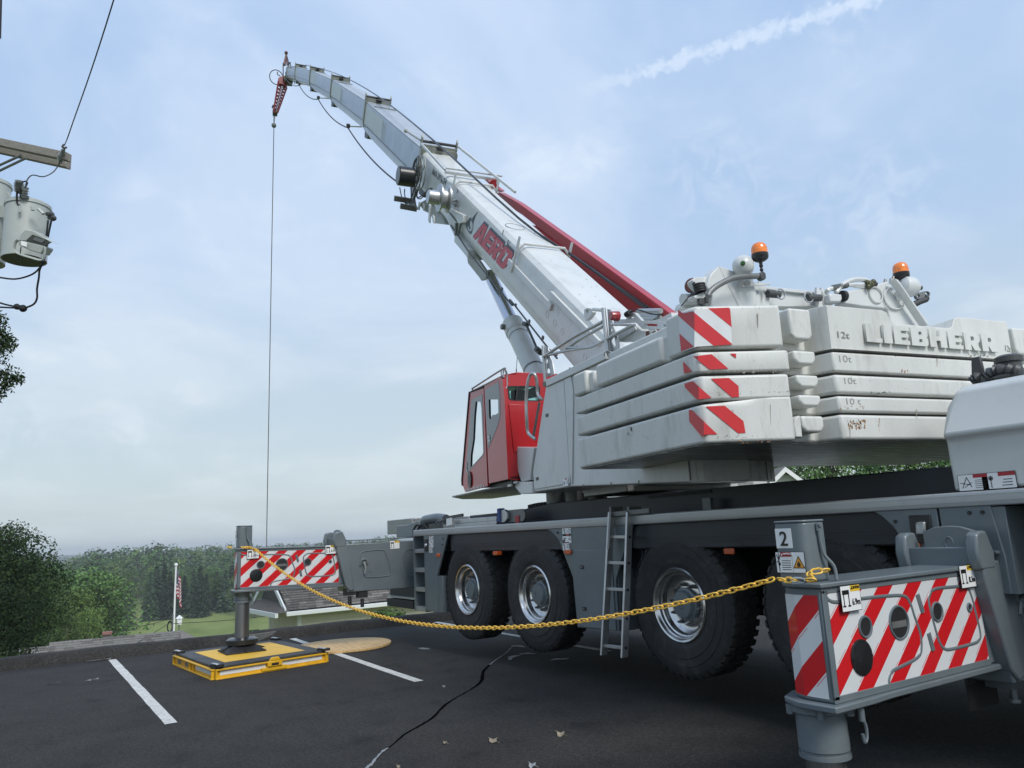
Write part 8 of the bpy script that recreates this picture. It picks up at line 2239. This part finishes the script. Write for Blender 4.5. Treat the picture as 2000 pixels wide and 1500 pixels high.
for nm, lab, pth, r in (('service_cable', 'black cable dropping from the transformer side and looping down to a taped splice', [(510, 470), (490, 560), (470, 660), (450, 800), (425, 900), (388, 985), (380, 1060), (362, 1170), (362, 1260), (330, 1320), (255, 1355)], .011),
                    ('service_cable', 'upper black cable curving left under the transformer bottom', [(470, 500), (440, 760), (420, 900), (370, 985), (290, 1040), (150, 1075), (0, 1060), (-60, 1050)], .010),
                    ('service_cable', 'upper of the two black cables leaving the taped splice to the left', [(250, 1355), (160, 1345), (60, 1325), (-60, 1290)], .010), ('service_cable', 'lower of the two black cables leaving the taped splice to the left', [(250, 1360), (140, 1357), (0, 1350), (-60, 1350)], .010)):
    w = MB(); w.tube(smooth_path([PD(*ZT(*q), TD - .2) for q in pth], 6), r, 7); o = w.build(nm, wire_m, None); tag(o, lab, 'cable', 'black service cables by the transformer')
sp__ = MB()
for q, r in (((165, 1345), .035), ((205, 1355), .030), ((225, 1362), .042), ((180, 1350), .03)): sp__.sphere(PD(*ZT(*q), TD - .2), r, 9, 7)
o = sp__.build('cable_splice', black, None); tag(o, 'lumpy black taped splice joining the two lower cables', 'cable splice')
w = MB(); w.tube([PD(3, -40, 6), PD(0.0, 75, 6)], .008, 6); o = w.build('guy_wire', wire_m, None); tag(o, 'dark wire crossing the top left corner', 'wire')

# ---- flagpole and flag, birdhouse, slack cable coil beyond the kerb
FD = 48
f0, f1 = PD(338, 1262, FD), PD(344, 1106, FD); fx = (f0 + f1) / 2
fb = V((fx.x, fx.y, f0.z - 3)); ft_ = V((fx.x, fx.y, f1.z))
fp_ = thing('flagpole', fb, 'slim white flagpole behind the kerb', 'flagpole')
k = MB(); k.cyl(fb, ft_, .075, .05, 10); k.build('pole', white_print, fp_)
k = MB(); k.sphere(ft_ + ZZ * .08, .11, 10, 8); k.build('finial', white_print, fp_)


def flag_mat():
    m = bpy.data.materials.new('flag_cloth'); m.use_nodes = True; t = m.node_tree; b = t.nodes['Principled BSDF']; b.inputs['Roughness'].default_value = .8
    uv = t.nodes.new('ShaderNodeUVMap'); uv.uv_map = 'UVMap'; s_ = t.nodes.new('ShaderNodeSeparateXYZ'); t.links.new(uv.outputs[0], s_.inputs[0])

    def M(op, a, b_=None, c_=None):
        n = t.nodes.new('ShaderNodeMath'); n.operation = op
        for i, v in enumerate((a, b_, c_)):
            if v is None: continue
            if isinstance(v, (int, float)): n.inputs[i].default_value = v
            else: t.links.new(v, n.inputs[i])
        return n.outputs[0]
    st = M('LESS_THAN', M('FRACT', M('MULTIPLY', M('SUBTRACT', 1.0, s_.outputs[1]), 6.5)), .5)
    can = M('MULTIPLY', M('LESS_THAN', s_.outputs[0], .40), M('GREATER_THAN', s_.outputs[1], 1 - 7 / 13))
    sx = M('ABSOLUTE', M('SUBTRACT', M('FRACT', M('MULTIPLY', s_.outputs[0], 15)), .5)); sy = M('ABSOLUTE', M('SUBTRACT', M('FRACT', M('MULTIPLY', s_.outputs[1], 16.7)), .5))
    star = M('LESS_THAN', M('ADD', sx, sy), .30)
    a = t.nodes.new('ShaderNodeMix'); a.data_type = 'RGBA'; a.inputs[6].default_value = (.70, .68, .68, 1); a.inputs[7].default_value = (.36, .02, .04, 1); t.links.new(st, a.inputs[0])
    c_ = t.nodes.new('ShaderNodeMix'); c_.data_type = 'RGBA'; c_.inputs[6].default_value = (.018, .028, .09, 1); c_.inputs[7].default_value = (.7, .7, .7, 1); t.links.new(star, c_.inputs[0])
    d = t.nodes.new('ShaderNodeMix'); d.data_type = 'RGBA'; t.links.new(can, d.inputs[0]); t.links.new(a.outputs[2], d.inputs[6]); t.links.new(c_.outputs[2], d.inputs[7]); t.links.new(d.outputs[2], b.inputs['Base Color'])
    return m


Rt = CR.copy(); Rt.z = 0; Rt.normalize(); Fw = CF.copy(); Fw.z = 0; Fw.normalize()
nu, nv = 22, 26; fv, ff, uvs = [], [], []
Hf = 1.55; Lf = 2.5
for j in range(nv + 1):
    for i in range(nu + 1):
        u = i / nu; v = j / nv                               # u along the fly, v down the hoist; a limp flag hangs in folds below its top corner
        x = .07 + .38 * (1 - math.exp(-2.2 * u)) * (0.75 + .25 * v) + .07 * math.sin(u * 11 + v * 2) * u
        y = .14 * math.sin(u * 14 + v * 1.2) * min(1, u * 4)
        z = -.25 - v * Hf * (1 - .10 * u) - 1.05 * u ** 1.25
        fv.append(tuple(ft_ + Rt * x + Fw * y + ZZ * z)); uvs.append((u, 1 - v))
for j in range(nv):
    for i in range(nu): a = j * (nu + 1) + i; ff.append((a, a + 1, a + nu + 2, a + nu + 1))
me = bpy.data.meshes.new('flag'); lc = V(fv[0]); me.from_pydata([tuple(V(p) - lc) for p in fv], [], ff); ul = me.uv_layers.new(name='UVMap')
for lpp in me.loops: ul.data[lpp.index].uv = uvs[lpp.vertex_index]
me.materials.append(flag_mat()); me.polygons.foreach_set('use_smooth', [True] * len(ff)); o = bpy.data.objects.new('flag', me); place(o, None, lc); tag(o, 'American flag hanging limp from the flagpole', 'flag')

bh = PD(350, 1214, 44); b_o = thing('birdhouse', bh - ZZ * 3, 'small white birdhouse on a thin pole just right of the flagpole', 'birdhouse')
k = MB(); k.abox(bh.x - .12, bh.x + .12, bh.y - .12, bh.y + .12, bh.z - .16, bh.z + .18); k.build('box', white_print, b_o, smooth=None)
k = MB(); k.lathe([(.22, .17), (.02, .36)], bh, ZZ, 4); k.build('roof', white_print, b_o, smooth=None)
k = MB(); k.cyl(bh - ZZ * 3, bh - ZZ * .15, .03, n=6); k.build('pole', mid_grey, b_o)
sp0 = PD(336.5, 1238, 44); sp_o = thing('service_post', sp0 - ZZ * 2.5, 'thin grey post with a coil of black cable left of the flagpole foot', 'post')
k = MB(); k.cyl(sp0 - ZZ * 2.5, PD(337.5, 1200, 44), .05, n=8); k.build('post', mid_grey, sp_o)
k = MB()
for s_ in (.9, 1.0, 1.1): k.tube(circle(PD(331.5, 1224, 44), Rt, ZZ, .13 * s_, 18, .29 * s_), .022, 5, closed=True)
k.build('cable_coil', black, sp_o)
for i, (q0, q1, q2, lab) in enumerate((((337, 1207), (280, 1222), (213, 1222), 'thin line running left from the post over the meadow, upper'), ((337, 1218), (450, 1211), (610, 1192), 'thin line running right from the post towards the garage'), ((333, 1216), (300, 1236), (268, 1256), 'thin line slanting down left from the coil to the low roof'))):
    w = MB(); w.tube(smooth_path([PD(*q0, 44), PD(*q1, 42), PD(*q2, 40)], 6), .016, 5); o = w.build('service_line', wire_m, None); tag(o, lab, 'wire')

# ---- the humid air: one even box of haze round everything
hzb = MB(); hzb.abox(-7700, 7700, -7700, 7700, -40, 45); hz_o = hzb.build('haze', None, None, smooth=None); hz_o.data.materials.clear()
hm = bpy.data.materials.new('haze_air'); hm.use_nodes = True; t_ = hm.node_tree; t_.nodes.clear()
vo = t_.nodes.new('ShaderNodeVolumePrincipled'); vo.inputs['Color'].default_value = (.93, .96, .99, 1); vo.inputs['Density'].default_value = .00026; vo.inputs['Anisotropy'].default_value = .2
oo = t_.nodes.new('ShaderNodeOutputMaterial'); t_.links.new(vo.outputs[0], oo.inputs['Volume']); hz_o.data.materials.append(hm); tag(hz_o, kind='stuff')

# small pale litter on the asphalt near the kerb
for i, (px, py, lab) in enumerate(((193.5, 1289.5, 'white scrap of paper on the asphalt at the kerb foot, left of the first line'), (103, 1335, 'small white scrap on the asphalt near the left edge'), (185, 1327, 'tiny pale scrap on the asphalt left of the first line'), (171, 1329.5, 'tiniest pale scrap beside the other on the asphalt'))):
    c0 = PZ(px, py, .012); s_ = (.16, .09, .045, .04)[i]; k = MB(); k.face([c0 + V((-s_ * .3, -s_, 0)), c0 + V((s_ * .1, s_, .0)), c0 + V((s_ * .35, s_ * .9, .02)), c0 + V((s_ * .2, -s_ * .4, .01))]); o = k.build('paper_scrap', white_print, None, fix=False, smooth=None); tag(o, lab, 'litter', 'pale scraps on the asphalt')
